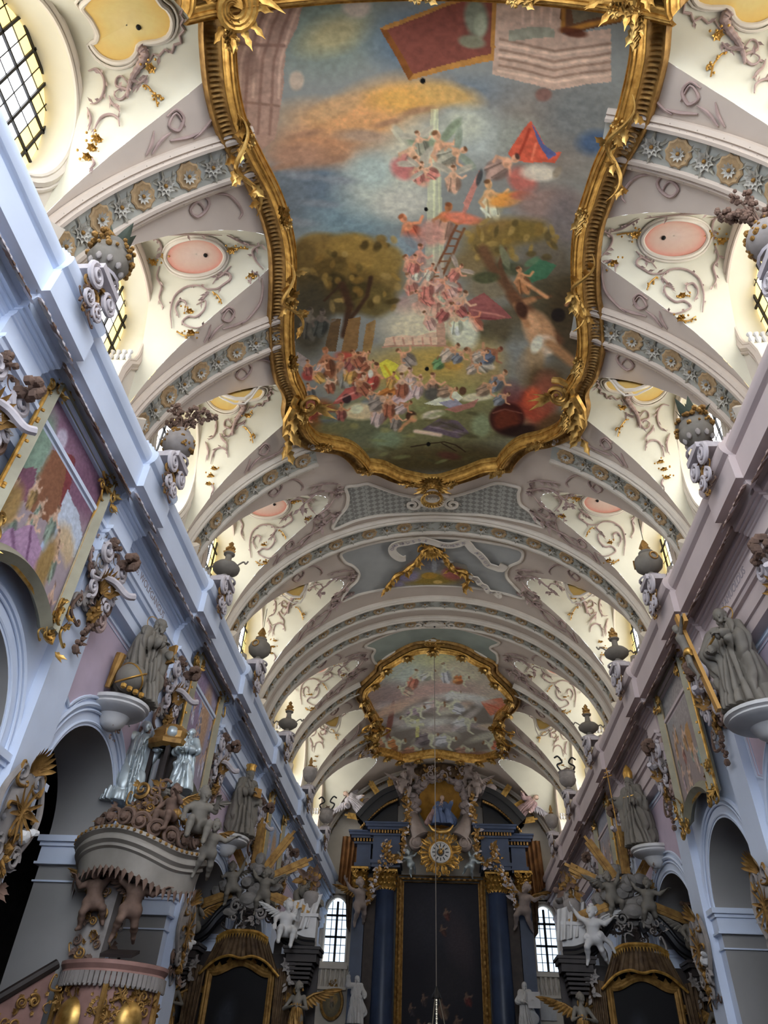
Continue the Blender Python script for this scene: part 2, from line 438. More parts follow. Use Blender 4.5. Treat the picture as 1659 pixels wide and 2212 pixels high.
def win_even():
    t = np.linspace(0, PI, 25); top = [(.215 * math.cos(a), .10 + .17 * math.sin(a)) for a in t]
    return top + [(-.215, -.02), (-.205, -.06), (-.17, -.10), (-.155, -.16), (-.15, -.3), (0, -.3), (.15, -.3), (.155, -.16), (.17, -.10), (.205, -.06), (.215, -.02)]
WIN_EVEN = win_even()
nwin = 0
for k, (yc, h) in enumerate(BAYS):
    for side in (-1, 1):
        d = h * np.sin(np.linspace(-PI / 2, PI / 2, 41)); xg = groin(d, h)
        t = np.linspace(0, 1, 8)
        X = xg[:, None] + (XW - xg[:, None]) * t
        pts = np.stack([side * U * X, np.broadcast_to(U * (yc + d)[:, None], X.shape), np.broadcast_to(EYE + U * lz(d, h)[:, None], X.shape)], -1)
        mb = MB(); mb.grid(pts, flip=side > 0)
        struct(child(mb.build('window_vault', 'stucco_cream'), ceil))
        # window: wall, reveal, moulding, panes, leading
        nwin += 1
        sc = min(1., h / .27) if h < .27 else min(1.2, h / .27)
        odd = k % 2 == 0
        cz = 2.085 if odd else 2.10
        out = [(yc + sc * a, cz + b) for a, b in (WIN_ODD if odd else WIN_EVEN)]
        w = struct(empty(f'window_{nwin}', P(side * XW, yc, cz)))
        w['label'] = ('oval' if odd else 'round-topped') + ' leaded clerestory window above the cornice'
        mb = MB(); n = len(out); ring = []
        for a, b in out:
            dy, dz = a - yc, b - cz; q = math.hypot(dy, dz); dy /= q; dz /= q; best = 9
            for r in np.linspace(.05, 1.2, 240):
                y_, z_ = dy * r, cz + dz * r
                if abs(y_) >= h or z_ < 1.60 or z_ > lz(y_, h) + .003: best = r; break
            ring.append((yc + dy * best, cz + dz * best))
        g = np.array([[P(side * XW, *a) for a in out], [P(side * XW, *a) for a in ring]])
        mb.grid(g, cv=True); struct(child(mb.build('window_wall', 'stucco_white', smooth=False), w))
        mb = MB(); mb.grid(np.array([[P(side * XW, *a) for a in out], [P(side * XG, yc + (a[0] - yc) * .97, cz + (a[1] - cz) * .97) for a in out]]), cv=True)
        struct(child(mb.build('reveal', 'stucco_cream'), w))
        mb = MB()
        for e, r in ((1.0, .05), (1.07, .09), (1.15, .05)):
            mb.tube([P(side * (XW - .002), yc + (a[0] - yc) * e, cz + (a[1] - cz) * e) for a in out], r, 6, True)
        struct(child(mb.build('window_moulding', 'stucco_white' if odd else 'stucco_mauve'), w))
        gl = MB(); ld = MB(); py, pz = .043, .07
        for i in range(-7, 7):
            for j in range(-6, 6):
                y0, z0 = yc + i * py, cz + j * pz
                cy, czz = (y0 + py / 2 - yc) / (.215 * sc), (z0 + pz / 2 - cz) / .29
                if abs(cy) > 1.35 or abs(czz) > 1.3: continue
                yel = (cy * cy + czz * czz > .50 and czz > -.35) if odd else (abs(cy) > .66 or czz > .62)
                gl.add([P(side * XG, y0, z0), P(side * XG, y0 + py, z0), P(side * XG, y0 + py, z0 + pz), P(side * XG, y0, z0 + pz)], [(0, 1, 2, 3)], 1 if yel else 0)
        for i in range(-6, 7):
            y0 = U * (yc + i * py); r = .026 if i % 2 == 0 else .009
            ld.box((side * U * (XG - .004) - r, y0 - r, EYE + U * (cz - .34)), (side * U * (XG - .004) + r, y0 + r, EYE + U * (cz + .34)))
        for j in range(-5, 6):
            z0 = EYE + U * (cz + j * pz); r = .026 if j % 2 == 0 else .009
            ld.box((side * U * (XG - .004) - r, U * (yc - .26), z0 - r), (side * U * (XG - .004) + r, U * (yc + .26), z0 + r))
        p = struct(child(gl.build('window_panes', ['pane_white', 'pane_yellow'], smooth=False), w))
        struct(child(ld.build('lead_grid', 'lead', smooth=False), w))
        if not odd:
            mb = MB()
            for sg in (-1, 1):
                for i in range(4):
                    c = P(side * (XW + .015 + .022 * i), yc + sg * .185 * sc, cz - .055)
                    mb.lathe([(.02, -.18), (.05, -.12), (.075, -.02), (.035, .08), (.06, .14), (.07, .18)], c, 8)
            struct(child(mb.build('reveal_baluster', 'marble_white'), w))

# ================================================================ transverse bands with mouldings
prof = [(-1., 0.), (-1., .10), (-.86, .16), (-.80, .12), (-.72, .20), (-.60, .20), (-.56, .10), (.56, .10), (.60, .20), (.72, .20), (.80, .12), (.86, .16), (1., .10), (1., 0.)]
BANDM = {}
for i, (yb, hb) in enumerate(BANDS):
    xmax = 1.0 if i > 3 else None
    mb = MB(); fld = MB()
    tt = np.linspace(-PI / 2, PI / 2, 141)
    for lo, hi in ([(-PI / 2, PI / 2)] if i > 3 and i not in (7, 8) else [(-PI / 2, -.55), (.55, PI / 2)]):
        q = np.linspace(lo, hi, 90)
        x = A * np.sin(q)
        rows = []
        for a, o in prof: rows.append(vpts(x, np.full(len(q), yb + a * hb), np.full(len(q), o)))
        rows = np.array(rows)
        mb.grid(rows[:7]); mb.grid(rows[7:])
        fld.grid(rows[6:8])
    b = struct(mb.build(f'trim_{i + 3}', 'stucco_mauve' if i < 3 else 'stucco_white'))
    struct(child(fld.build('arch_field', mat('arch_green', (.68, .68, .64), .85, var=.12, scale=1.5)), b))
    BANDM[i] = b

# end wall (above and beside the altar)
mb = MB(); q = np.linspace(-PI / 2, PI / 2, 60)
arc = [P(A * math.sin(a), YEND, ZC + B_ * math.cos(a)) for a in q]
mb.grid(np.array([arc, [(p[0], p[1], EYE + U * 1.45) for p in arc]]), flip=True)
# lower part with two window holes
EW = [(-.893, .092, .945, 1.30), (.905, .090, .93, 1.285)]       # centre, half width, sill, spring
xs = [-1.25, -.985, -.801, .815, .995, 1.25]
for i in range(5):
    if i in (1, 3):
        c, hw, sill, spr = EW[0 if i == 1 else 1]
        x = np.linspace(-hw, hw, 25); top = spr + np.sqrt(np.clip(hw * hw - x * x, 0, 1)) * 1.45
        mb.grid(np.array([[P(c + a, YEND, b) for a, b in zip(x, top)], [P(c + a, YEND, 1.46) for a in x]]))
        mb.grid(np.array([[P(c - hw, YEND, -.23), P(c + hw, YEND, -.23)], [P(c - hw, YEND, sill), P(c + hw, YEND, sill)]]))
        ring = [(c - hw, sill)] + list(zip(c + x, top)) + [(c + hw, sill)]
        mb.grid(np.array([[P(a, YEND, b) for a, b in ring], [P(a, YEND + .06, b) for a, b in ring]]))
    else: mb.grid(np.array([[P(xs[i], YEND, -.23), P(xs[i + 1], YEND, -.23)], [P(xs[i], YEND, 1.46), P(xs[i + 1], YEND, 1.46)]]))
wend = struct(mb.build('wall_end', 'stucco_white', smooth=False))
for c, hw, sill, spr in EW:
    nwin += 1
    w = struct(empty(f'window_{nwin}', P(c, YEND + .05, sill)))
    mb = MB(); y1 = YEND + .055
    mb.add([P(c - hw * 1.2, y1, sill - .02), P(c + hw * 1.2, y1, sill - .02), P(c + hw * 1.2, y1, spr + .12), P(c - hw * 1.2, y1, spr + .12)], [(0, 1, 2, 3)])
    struct(child(mb.build('window_panes', 'pane_street', smooth=False), w))
    mb = MB()
    for a, r in [(-.5, .02), (0, .07), (.5, .02)]:
        mb.box(np.array(P(c + a * hw - r / U, y1 - .012, sill)), np.array(P(c + a * hw + r / U, y1 - .006, spr + .11)))
    for z, r in [(sill, .06), (sill + .07, .015), (sill + .13, .015), (sill + .19, .06), (sill + .25, .015), (sill + .32, .015), (spr, .06), (spr + .05, .015)]:
        mb.box(np.array(P(c - hw, y1 - .012, z - r / U)), np.array(P(c + hw, y1 - .006, z + r / U)))
    struct(child(mb.build('window_bars', 'lead', smooth=False), w))
    mb = MB(); x = np.linspace(0, PI, 20)
    ring = [(c + 1.12 * hw, sill)] + [(c + 1.12 * hw * math.cos(a), spr + hw * 1.6 * math.sin(a)) for a in x] + [(c - 1.12 * hw, sill)]
    mb.tube([P(a, YEND - .003, b) for a, b in ring], .07, 6)
    struct(child(mb.build('window_moulding', 'stucco_white'), w))

# ================================================================ side walls with the arcade
PH = .12                                        # half width of a pier
ZI, ZA = .62, .86                               # impost and crown of the arches
XF, XB = 1.03, 1.215                            # wall face, back of wall
ARCH = []
for a, b in zip(PIL[:-1] , PIL[1:]): ARCH.append((a + PH, b - PH))
for side, nm in ((-1, 'left'), (1, 'right')):
    mb = MB()
    def arch_pts(y0, y1, n=29):
        t = np.linspace(PI, 0, n); c = (y0 + y1) / 2; w = (y1 - y0) / 2
        return [(c + w * math.cos(a), ZI + (ZA - ZI) * math.sin(a)) for a in t]
    edges = [-1.2] + [e for ar in ARCH for e in ar] + [YEND]
    ZF = -EYE / U
    for i in range(0, len(edges), 2):
        y0, y1 = edges[i], edges[i + 1]
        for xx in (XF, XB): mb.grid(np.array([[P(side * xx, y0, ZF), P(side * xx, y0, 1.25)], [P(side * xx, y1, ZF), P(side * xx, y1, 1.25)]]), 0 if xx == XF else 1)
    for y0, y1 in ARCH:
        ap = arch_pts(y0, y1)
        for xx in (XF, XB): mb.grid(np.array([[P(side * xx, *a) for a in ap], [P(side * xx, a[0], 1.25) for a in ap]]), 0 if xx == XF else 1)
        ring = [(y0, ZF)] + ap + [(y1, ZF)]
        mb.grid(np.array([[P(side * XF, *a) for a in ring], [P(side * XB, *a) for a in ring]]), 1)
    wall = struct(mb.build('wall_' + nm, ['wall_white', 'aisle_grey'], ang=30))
    # upper wall behind the cornice up to the vault
    mb = MB(); mb.grid(np.array([[P(side * XF, -1.2, 1.24), P(side * XF, YEND, 1.24)], [P(side * XF, -1.2, 1.46), P(side * XF, YEND, 1.46)]]))
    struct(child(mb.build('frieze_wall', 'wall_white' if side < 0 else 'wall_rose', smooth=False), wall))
    # aisle behind
    mb = MB()
    xo = 1.95
    mb.grid(np.array([[P(side * xo, -1.2, ZF), P(side * xo, YEND, ZF)], [P(side * xo, -1.2, 1.0), P(side * xo, YEND, 1.0)], [P(side * XB, -1.2, 1.0), P(side * XB, YEND, 1.0)]]))
    mb.grid(np.array([[P(side * xo, YEND, ZF), P(side * XF, YEND, ZF)], [P(side * xo, YEND, 1.0), P(side * XF, YEND, 1.0)]]))
    mb.grid(np.array([[P(side * xo, -1.2, ZF), P(side * XF, -1.2, ZF)], [P(side * xo, -1.2, 1.0), P(side * XF, -1.2, 1.0)]]))
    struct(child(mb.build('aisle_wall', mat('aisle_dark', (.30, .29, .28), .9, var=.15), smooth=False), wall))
    # archivolts and imposts
    for k, (y0, y1) in enumerate(ARCH):
        mb = MB(); c, w = (y0 + y1) / 2, (y1 - y0) / 2
        t = np.linspace(-.05, PI + .05, 40)
        for e, r, o in ((.012, .035, 0), (.045, .03, .004), (.062, .055, .004)):
            mb.tube([P(side * (XF - o), c + (w + e) * math.cos(a), ZI + (ZA - ZI + e) * math.sin(a)) for a in t], r, 6)
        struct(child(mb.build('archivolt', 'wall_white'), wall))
    for k, yp in enumerate(PIL):
        mb = MB()
        for z0, z1, o in ((ZI - .018, ZI, .022), (ZI - .03, ZI - .018, .014), (ZI - .075, ZI - .03, .008), (ZI - .082, ZI - .075, .014), (ZI - .13, ZI - .125, .006)):
            for ya, yb in ((yp - PH - o, yp - .066), (yp + .066, yp + PH + o)):
                x0, x1 = sorted((side * U * (XF - o), side * U * (XB + o)))
                mb.box((x0, U * ya, EYE + U * z0), (x1, U * yb, EYE + U * z1))
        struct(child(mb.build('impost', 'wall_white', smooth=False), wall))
        # pilaster with raised panel
        mb = MB()
        x0, x1 = sorted((side * U * 1.0, side * U * XF))
        mb.box((x0, U * (yp - .066), 0), (x1, U * (yp + .066), EYE + U * 1.2))
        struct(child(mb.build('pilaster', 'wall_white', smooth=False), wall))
    # wall panels with rose infill in the statue bays, mouldings
    for k, (a, b) in enumerate(zip(PIL[:-1], PIL[1:])):
        if k % 2 == 0: continue
    # entablature
    RES, RW = .022, .085
    pr = [(1.03, 1.185), (.998, 1.19), (.998, 1.226), (.990, 1.228), (.990, 1.262), (.998, 1.264), (.998, 1.290), (.986, 1.293), (.982, 1.304), (.975, 1.306), (.975, 1.319), (.997, 1.320), (.997, 1.391), (.992, 1.3925), (.990, 1.397), (.985, 1.399),
          (.985, 1.410), (.974, 1.4105), (.974, 1.418), (.962, 1.4185), (.962, 1.440), (.957, 1.442), (.948, 1.450), (.946, 1.462), (.918, 1.463), (.918, 1.548), (.923, 1.551), (.923, 1.560), (.915, 1.563)]
    pr += [(.921 - .021 * math.sin(t), 1.590 - .027 * math.cos(t)) for t in np.linspace(.1, PI - .1, 7)]
    pr += [(.920, 1.621), (.926, 1.625), (.930, 1.640), (.940, 1.644), (.946, 1.660), (.958, 1.664), (.962, 1.680), (1.085, 1.683)]
    rows = []
    for x, z in pr:
        p = .997 - x; row = [P(side * x, -1.2, z)]
        for yp in PIL:
            hw = RW + max(-.02, p) * .25
            row += [P(side * x, yp - hw, z), P(side * (x - RES), yp - hw, z), P(side * (x - RES), yp + hw, z), P(side * x, yp + hw, z)]
        row.append(P(side * x, YEND, z)); rows.append(row)
    mb = MB(); mb.grid(np.array(rows), flip=side < 0)
    tr = struct(mb.build('trim_1' if side < 0 else 'trim_2', 'wall_white' if side < 0 else 'wall_rose', ang=25))  # cool left, warm right: tint of the light carried by the colour
    # leaf moulding under the soffit
    mb = MB(); rng = random.Random(5 + side); y = .35
    while y < YEND:
        pj = any(abs(y - yp) < RW + .012 for yp in PIL)
        x = .950 - (RES if pj else 0)
        c = np.array(P(side * x, y, 1.448)); r = .17 * rng.uniform(.75, 1.25)
        q = MB(); leaf(q, (0, 0), 1.57 + rng.uniform(-.5, .5), r * 1.6, r * .8, .6, rng.choice((0, 0, 1, 2)), 0, 2, 5); leaf(q, (.02, -.05), -1.2, r * 1.5, r * .6, .6, rng.choice((0, 1, 2)), 0.02, 2, 4); q.ball((0, .0, .08), r * .45, 6, rng.choice((0, 2)))
        mb.join(q, frame_M(c, (0, side * 1., 0), (-side * .45, 0, -.89), (-side * .89, 0, -.45)))
        y += .017 if y < 3.2 else .022
    struct(child(mb.build('leaf_moulding', ['orn_white', 'orn_grey', 'orn_brown'] if side < 0 else ['orn_mauve', 'orn_white', 'orn_brown']), tr))

# floor and an added, unseen wall behind the photographer blocking low daylight
mb = MB(); mb.add([P(-1.95, -1.2, -EYE / U), P(1.95, -1.2, -EYE / U), P(1.95, YEND, -EYE / U), P(-1.95, YEND, -EYE / U)], [(0, 1, 2, 3)])
struct(mb.build('floor', 'floor_stone', smooth=False))
mb = MB(); mb.box(P(-1.95, -1.24, -EYE / U), P(1.95, -1.2, WEST)); struct(mb.build('wall_back', 'wall_white', smooth=False))
# ================================================================ strokes of the two ceiling paintings, in plan coordinates of the vault
OUT1 = [(-0.636, 0.512), (-0.662, 0.549), (-0.652, 0.59), (-0.666, 0.661), (-0.681, 0.78), (-0.677, 0.902), (-0.648, 1.02), (-0.614, 1.142), (-0.598, 1.257), (-0.6, 1.374), (-0.628, 1.53), (-0.649, 1.625), (-0.669, 1.777), (-0.673, 1.906), (-0.656, 2.014), (-0.674, 2.105), (-0.662, 2.235), (-0.617, 2.34), (-0.545, 2.405), (-0.469, 2.461), (-0.423, 2.539), (-0.396, 2.618), (-0.303, 2.659), (-0.207, 2.742), (-0.085, 2.797), (-0.004, 2.812), (0.08, 2.797), (0.202, 2.734), (0.297, 2.666), (0.402, 2.628), (0.425, 2.547), (0.48, 2.453), (0.568, 2.386), (0.652, 2.286), (0.682, 2.191), (0.687, 2.096), (0.671, 2.02), (0.692, 1.931), (0.698, 1.817), (0.689, 1.724), (0.671, 1.641), (0.645, 1.55), (0.624, 1.415), (0.618, 1.302), (0.631, 1.207), (0.651, 1.086), (0.686, 0.964), (0.697, 0.863), (0.7, 0.765), (0.693, 0.697), (0.68, 0.618), (0.652, 0.579)]
OUT2 = [(-0.022, 4.432), (-0.15, 4.443), (-0.248, 4.495), (-0.348, 4.573), (-0.431, 4.633), (-0.454, 4.723), (-0.524, 4.803), (-0.594, 4.874), (-0.622, 4.996), (-0.601, 5.149), (-0.584, 5.313), (-0.549, 5.566), (-0.562, 5.737), (-0.614, 5.904), (-0.592, 6.13), (-0.486, 6.292), (-0.375, 6.482), (-0.253, 6.526), (-0.046, 6.48), (0.194, 6.524), (0.324, 6.492), (0.457, 6.405), (0.596, 6.13), (0.631, 5.873), (0.561, 5.702), (0.552, 5.45), (0.618, 5.199), (0.634, 4.985), (0.559, 4.854), (0.458, 4.736), (0.438, 4.618), (0.325, 4.557), (0.213, 4.477), (0.089, 4.439)]
FRESCO1 = [
('e',-.31,.682,.194,5.9,.7,-.9,8.8,(.54,.59,.52),1,.9),('e',-.285,.703,.111,10.0,-2.9,4.5,22.2,(.76,.7,.5),1,.9),('e',-.208,.639,.048,23.9,2.2,-3.5,38.3,(.84,.76,.67),.5,.9),('e',-.029,.744,.149,7.7,.2,-.6,12.9,(.39,.47,.53),1,.9),
('e',.088,.895,.222,5.2,-.1,.0,22.2,(.49,.52,.53),1,.9),('e',.395,1.03,.196,5.9,-.6,.7,5.8,(.59,.53,.46),1,.9),('e',.485,.949,.122,9.3,-1.3,1.3,10.0,(.5,.5,.47),1,.9),('e',-.372,1.17,.227,5.0,.6,-1.5,9.8,(.43,.49,.53),1,.9),
('e',-.5,1.175,.135,10.4,1.7,-2.0,8.3,(.46,.49,.5),1,.9),('e',-.287,1.307,.178,6.4,.6,-1.4,10.8,(.52,.61,.62),1,.9),('e',-.158,.929,.226,5.0,-1.1,2.4,13.3,(.94,.68,.4),.9,.9),('e',-.269,.967,.235,4.7,1.4,-4.2,15.5,(.91,.67,.44),.9,.9),
('e',-.369,1.027,.201,5.5,1.7,-5.6,17.4,(.81,.58,.41),.9,.9),('e',-.065,.904,.14,8.2,.3,-1.3,25.1,(.97,.73,.38),.8,.9),('e',-.448,1.043,.106,10.7,1.6,-4.8,24.7,(.73,.55,.43),.9,.9),
('e',.065,.901,.122,9.2,2.1,-6.2,29.1,(.89,.7,.4),.8,.9),('e',-.309,.911,.102,10.9,-2.8,7.0,34.0,(.85,.67,.47),.8,.9),('e',-.211,1.012,.109,10.4,1.8,-8.6,46.6,(.74,.62,.51),.8,.9),('e',-.159,1.185,.173,6.6,.4,-.7,8.8,(.81,.82,.73),.9,.9),
('e',-.039,1.081,.115,10.0,.3,-.4,10.0,(.87,.84,.71),.9,.9),('e',-.204,1.13,.087,13.2,1.0,-1.8,16.8,(.75,.8,.74),.8,.9),('e',.183,1.04,.106,10.8,-.4,.4,12.9,(.76,.78,.72),.9,.9),('e',-.095,1.259,.118,9.8,.4,-1.0,16.6,(.86,.84,.75),.8,.9),
('e',.12,.995,.089,13.0,-.3,.0,18.5,(.81,.81,.7),.9,.9),('e',.551,1.025,.061,18.5,-2.8,4.7,27.3,(.31,.39,.49),.8,.9),('e',.306,1.036,.086,13.4,-1.0,1.1,16.4,(.64,.64,.57),.9,.9),('e',-.408,.975,.058,19.7,-1.4,3.0,97.0,(.68,.51,.39),.9,.7),
('e',-.328,1.073,.061,18.7,-1.8,5.1,90.7,(.68,.51,.39),.9,.7),('e',-.13,.975,.061,18.8,-3.1,11.4,95.6,(.68,.51,.39),.9,.7),('e',-.035,.946,.06,18.9,-3.7,14.1,97.1,(.68,.51,.39),.9,.7),
('e',-.497,1.063,.058,19.7,-.8,-.9,92.4,(.68,.51,.39),.9,.7),('e',-.443,1.107,.073,15.4,3.7,-22.8,76.5,(.59,.6,.6),.9,.7),('e',-.32,1.146,.075,15.0,3.0,-18.3,74.9,(.59,.6,.6),.9,.7),
('e',-.394,1.217,.076,14.8,3.2,-20.6,71.7,(.59,.6,.6),.9,.7),('e',-.482,1.266,.076,14.8,3.5,-24.0,69.5,(.59,.6,.6),.9,.7),('p',[(-.553,.553),(-.351,.583),(-.392,.671),(-.435,.726),(-.453,.813),(-.508,.969),(-.558,1.001),(-.589,.857),(-.593,.745)],(.74,.59,.5),.95),
('l',[(-.442,.571),(-.503,.653),(-.544,.731),(-.57,.828),(-.598,.932)],.009,(.58,.44,.37),.8),('l',[(-.403,.576),(-.464,.66),(-.505,.738),(-.53,.837),(-.557,.943)],.009,(.58,.44,.37),.8),
('l',[(-.371,.58),(-.431,.665),(-.472,.744),(-.497,.844),(-.523,.951)],.009,(.58,.44,.37),.8),('l',[(-.461,.568),(-.522,.65),(-.563,.727),(-.589,.824)],.008,(.87,.72,.61),.8),('l',[(-.423,.573),(-.483,.656),(-.525,.734),(-.55,.833)],.008,(.87,.72,.61),.8),
('l',[(-.351,.583),(-.412,.668),(-.452,.748),(-.476,.849)],.008,(.87,.72,.61),.8),('l',[(-.573,.681),(-.437,.713)],.009,(.59,.45,.38),.95),('l',[(-.598,.835),(-.481,.875)],.008,(.61,.47,.39),.95),
('e',-.54,.744,.043,41.2,8.0,-5.2,26.1,(.6,.47,.4),.5,.7),('e',-.413,.813,.03,43.5,6.7,-6.1,37.3,(.83,.73,.62),.4,.9),('p',[(.209,.655),(.287,.621),(.397,.62),(.41,.729),(.542,.705),(.565,.842),(.401,.883),(.212,.842)],(.83,.69,.58),.95),
('l',[(.228,.745),(.395,.775),(.546,.743)],.007,(.61,.48,.39),.8),('l',[(.229,.773),(.398,.802),(.55,.769)],.007,(.61,.48,.39),.8),('l',[(.231,.796),(.401,.825),(.554,.791)],.007,(.61,.48,.39),.8),
('l',[(.232,.816),(.403,.846),(.557,.811)],.007,(.61,.48,.39),.8),('l',[(.226,.758),(.396,.785),(.548,.753)],.007,(.96,.82,.69),.8),('l',[(.227,.786),(.4,.812),(.552,.779)],.007,(.96,.82,.69),.8),
('l',[(.23,.832),(.405,.859),(.559,.823)],.007,(.96,.82,.69),.8),('l',[(.293,.621),(.295,.702)],.008,(.95,.81,.7),.7),('l',[(.319,.621),(.322,.702)],.008,(.95,.81,.7),.7),('l',[(.345,.621),(.348,.701)],.008,(.95,.81,.7),.7),
('l',[(.371,.62),(.375,.7)],.008,(.95,.81,.7),.7),('p',[(.254,.722),(.321,.711),(.388,.714),(.391,.736),(.324,.743),(.256,.751)],(.61,.62,.52),.8),('e',.374,.898,.029,39.4,-4.1,3.4,52.3,(.56,.4,.34),.4,.9),
('p',[(.397,.62),(.554,.612),(.567,.687),(.423,.728),(.401,.688)],(.43,.28,.17),.95),('p',[(.415,.619),(.537,.613),(.54,.669),(.439,.7)],(.48,.43,.33),.95),('l',[(.412,.718),(.566,.678)],.012,(.81,.55,.22),.95),
('l',[(.412,.718),(.405,.619)],.012,(.72,.49,.21),.95),('e',.441,.721,.044,25.8,1.5,-8.4,84.1,(.39,.2,.12),.5,.9),('p',[(-.143,.701),(.098,.636),(.212,.621),(.214,.802),(-.057,.852)],(.77,.53,.25),.95),
('p',[(-.12,.708),(.093,.648),(.201,.621),(.202,.784),(-.042,.834)],(.54,.3,.25),.95),('p',[(-.143,.701),(-.12,.708),(-.042,.834),(-.057,.852)],(.55,.33,.15),.95),('e',.155,.69,.06,27.6,-5.5,2.0,19.2,(.53,.56,.46),.4,.9),
('e',.143,.751,.049,23.0,3.9,-9.4,56.1,(.57,.57,.45),.4,.9),('e',.167,.708,.037,51.2,-2.0,-.4,31.3,(.69,.69,.56),.5,.9),('p',[(.011,.943),(.037,.944),(.071,1.848),(-.037,1.846)],(.98,.98,.72),.42),
('l',[(.025,.949),(.011,1.836)],.008,(.98,.98,.77),.6),('l',[(.036,.978),(.043,1.789)],.006,(.98,.98,.77),.4),('f',-.055,1.08,.0825,-.0423,.0422,.0795,(.98,.78,.6),(.86,.59,.51),(.42,.27,.16),(.8,.77,.65)),
('f',.042,1.061,.0881,.033,-.0293,.0893,(.98,.74,.56),(.94,.73,.59),(.42,.27,.16),(.58,.62,.49)),('f',.098,1.086,.0266,-.0695,.069,.023,(.96,.73,.55),(.75,.72,.61),(.42,.27,.16),(.6,.63,.53)),
('e',-.09,1.133,.054,17.9,11.8,-15.5,23.6,(.83,.51,.47),.5,.9),('e',-.033,1.17,.047,18.2,16.6,-34.3,37.7,(.91,.68,.55),.5,.9),('p',[(.276,1.086),(.316,1.012),(.343,.975),(.383,1.031),(.411,1.07),(.449,1.069),(.433,1.104),(.358,1.112),(.296,1.107)],(.89,.39,.27),.95),
('p',[(.347,.986),(.391,1.045),(.436,1.076),(.411,1.096),(.366,1.032)],(.38,.42,.59),.95),('l',[(.311,1.096),(.341,1.004)],.009,(.66,.25,.17),.8),('l',[(.357,1.101),(.367,1.047)],.008,(.98,.54,.39),.8),
('f',.274,1.117,.0478,-.0718,.0721,.0461,(.98,.73,.56),(.74,.6,.52),(.22,.16,.14),0),('e',.333,1.177,.064,14.8,10.2,-14.0,19.3,(.82,.45,.38),.5,.9),('e',.384,1.145,.069,16.6,-.2,.8,34.8,(.93,.87,.75),.5,.9),
('e',.444,1.134,.025,19.0,-42.5,77.5,31.4,(.63,.56,.46),.5,.9),('l',[(.18,1.166),(.127,1.311)],.015,(.83,.55,.47),.95),('p',[(.18,1.146),(.191,1.152),(.146,1.293),(.126,1.267)],(.86,.58,.5),.95),
('e',.182,1.172,.034,99.8,22.5,-8.0,32.8,(.29,.3,.29),.4,.9),('f',.221,1.231,.0898,.0181,-.0185,.0969,(.98,.75,.51),(.98,.92,.74),(.42,.27,.16),0),('e',.282,1.248,.078,14.5,-2.9,8.8,38.0,(.98,.64,.28),.5,.9),
('e',.341,1.23,.051,22.6,-.0,.6,59.5,(.86,.41,.29),.5,.9),('l',[(.193,1.283),(.228,1.317)],.008,(.98,.98,.86),.95),('f',.061,1.32,.0946,-.0258,.0263,.1009,(.83,.52,.31),(.88,.67,.55),(.55,.31,.17),0),
('e',.127,1.324,.09,12.6,1.8,-7.3,45.7,(.98,.55,.41),.5,.9),('f',-.082,1.35,.0824,.045,-.0441,.0912,(.98,.64,.45),(.93,.48,.34),(.61,.33,.19),0),('e',.005,1.383,.061,21.9,.3,-.6,18.8,(.86,.63,.55),.5,.9),
('e',-.103,1.433,.091,12.7,.5,-1.3,18.3,(.57,.63,.64),.6,.9),('f',-.041,1.466,.0718,-.015,.0169,.079,(.98,.68,.56),(.86,.58,.52),(.42,.27,.16),0),('f',-.087,1.503,.0562,.0301,-.0311,.0642,(.98,.73,.6),(.79,.57,.5),(.42,.27,.16),0),
('f',-.081,1.585,.0684,.0158,-.0162,.0792,(.98,.77,.64),(.89,.59,.5),(.61,.39,.26),0),('f',-.026,1.621,.0636,-.0189,.0217,.0726,(.98,.77,.64),(.89,.59,.5),(.61,.39,.26),0),('f',-.056,1.673,.0673,.0372,-.0406,.0805,(.98,.77,.64),(.89,.59,.5),(.61,.39,.26),0),
('f',.021,1.676,.0709,-.0135,.015,.0829,(.98,.77,.64),(.89,.59,.5),(.61,.39,.26),0),('f',.058,1.623,.0519,.0309,-.0343,.0606,(.98,.77,.64),(.89,.59,.5),(.61,.39,.26),0),('f',.106,1.672,.0702,-.0319,.035,.082,(.98,.77,.64),(.89,.59,.5),(.61,.39,.26),0),
('f',.003,1.569,.0599,-.0009,.0014,.0683,(.98,.77,.64),(.89,.59,.5),(.61,.39,.26),0),('e',-.076,1.693,.088,13.0,.4,-1.1,20.3,(.87,.67,.59),.7,.6),('e',.003,1.528,.084,13.7,.2,-.3,16.2,(.85,.73,.65),.9,.5),
('l',[(.103,1.353),(.006,1.58)],.01,(.51,.31,.2),.95),('l',[(.133,1.364),(.049,1.571)],.01,(.51,.31,.2),.95),('l',[(.096,1.37),(.127,1.38)],.007,(.56,.36,.23),.95),('l',[(.083,1.402),(.115,1.408)],.007,(.56,.36,.23),.95),
('l',[(.069,1.434),(.103,1.438)],.007,(.56,.36,.23),.95),('l',[(.055,1.467),(.091,1.468)],.007,(.56,.36,.23),.95),('l',[(.041,1.5),(.079,1.498)],.007,(.56,.36,.23),.95),('l',[(.026,1.534),(.066,1.529)],.007,(.56,.36,.23),.95),
('l',[(.012,1.568),(.054,1.56)],.007,(.56,.36,.23),.95),('e',-.337,1.458,.232,4.9,.5,-1.4,9.2,(.51,.38,.15),.4,.9),('e',-.413,1.501,.136,8.4,1.0,-2.0,9.3,(.39,.31,.15),.4,.9),('e',-.237,1.557,.149,7.7,.6,-1.2,9.4,(.54,.43,.21),.4,.9),
('e',-.415,1.377,.099,11.5,1.5,-4.0,18.8,(.57,.45,.23),.4,.9),('e',-.174,1.478,.083,13.8,.9,-1.6,15.5,(.63,.51,.26),.4,.9),('e',-.353,1.608,.207,5.5,.6,-2.0,11.5,(.34,.28,.15),.4,.9),
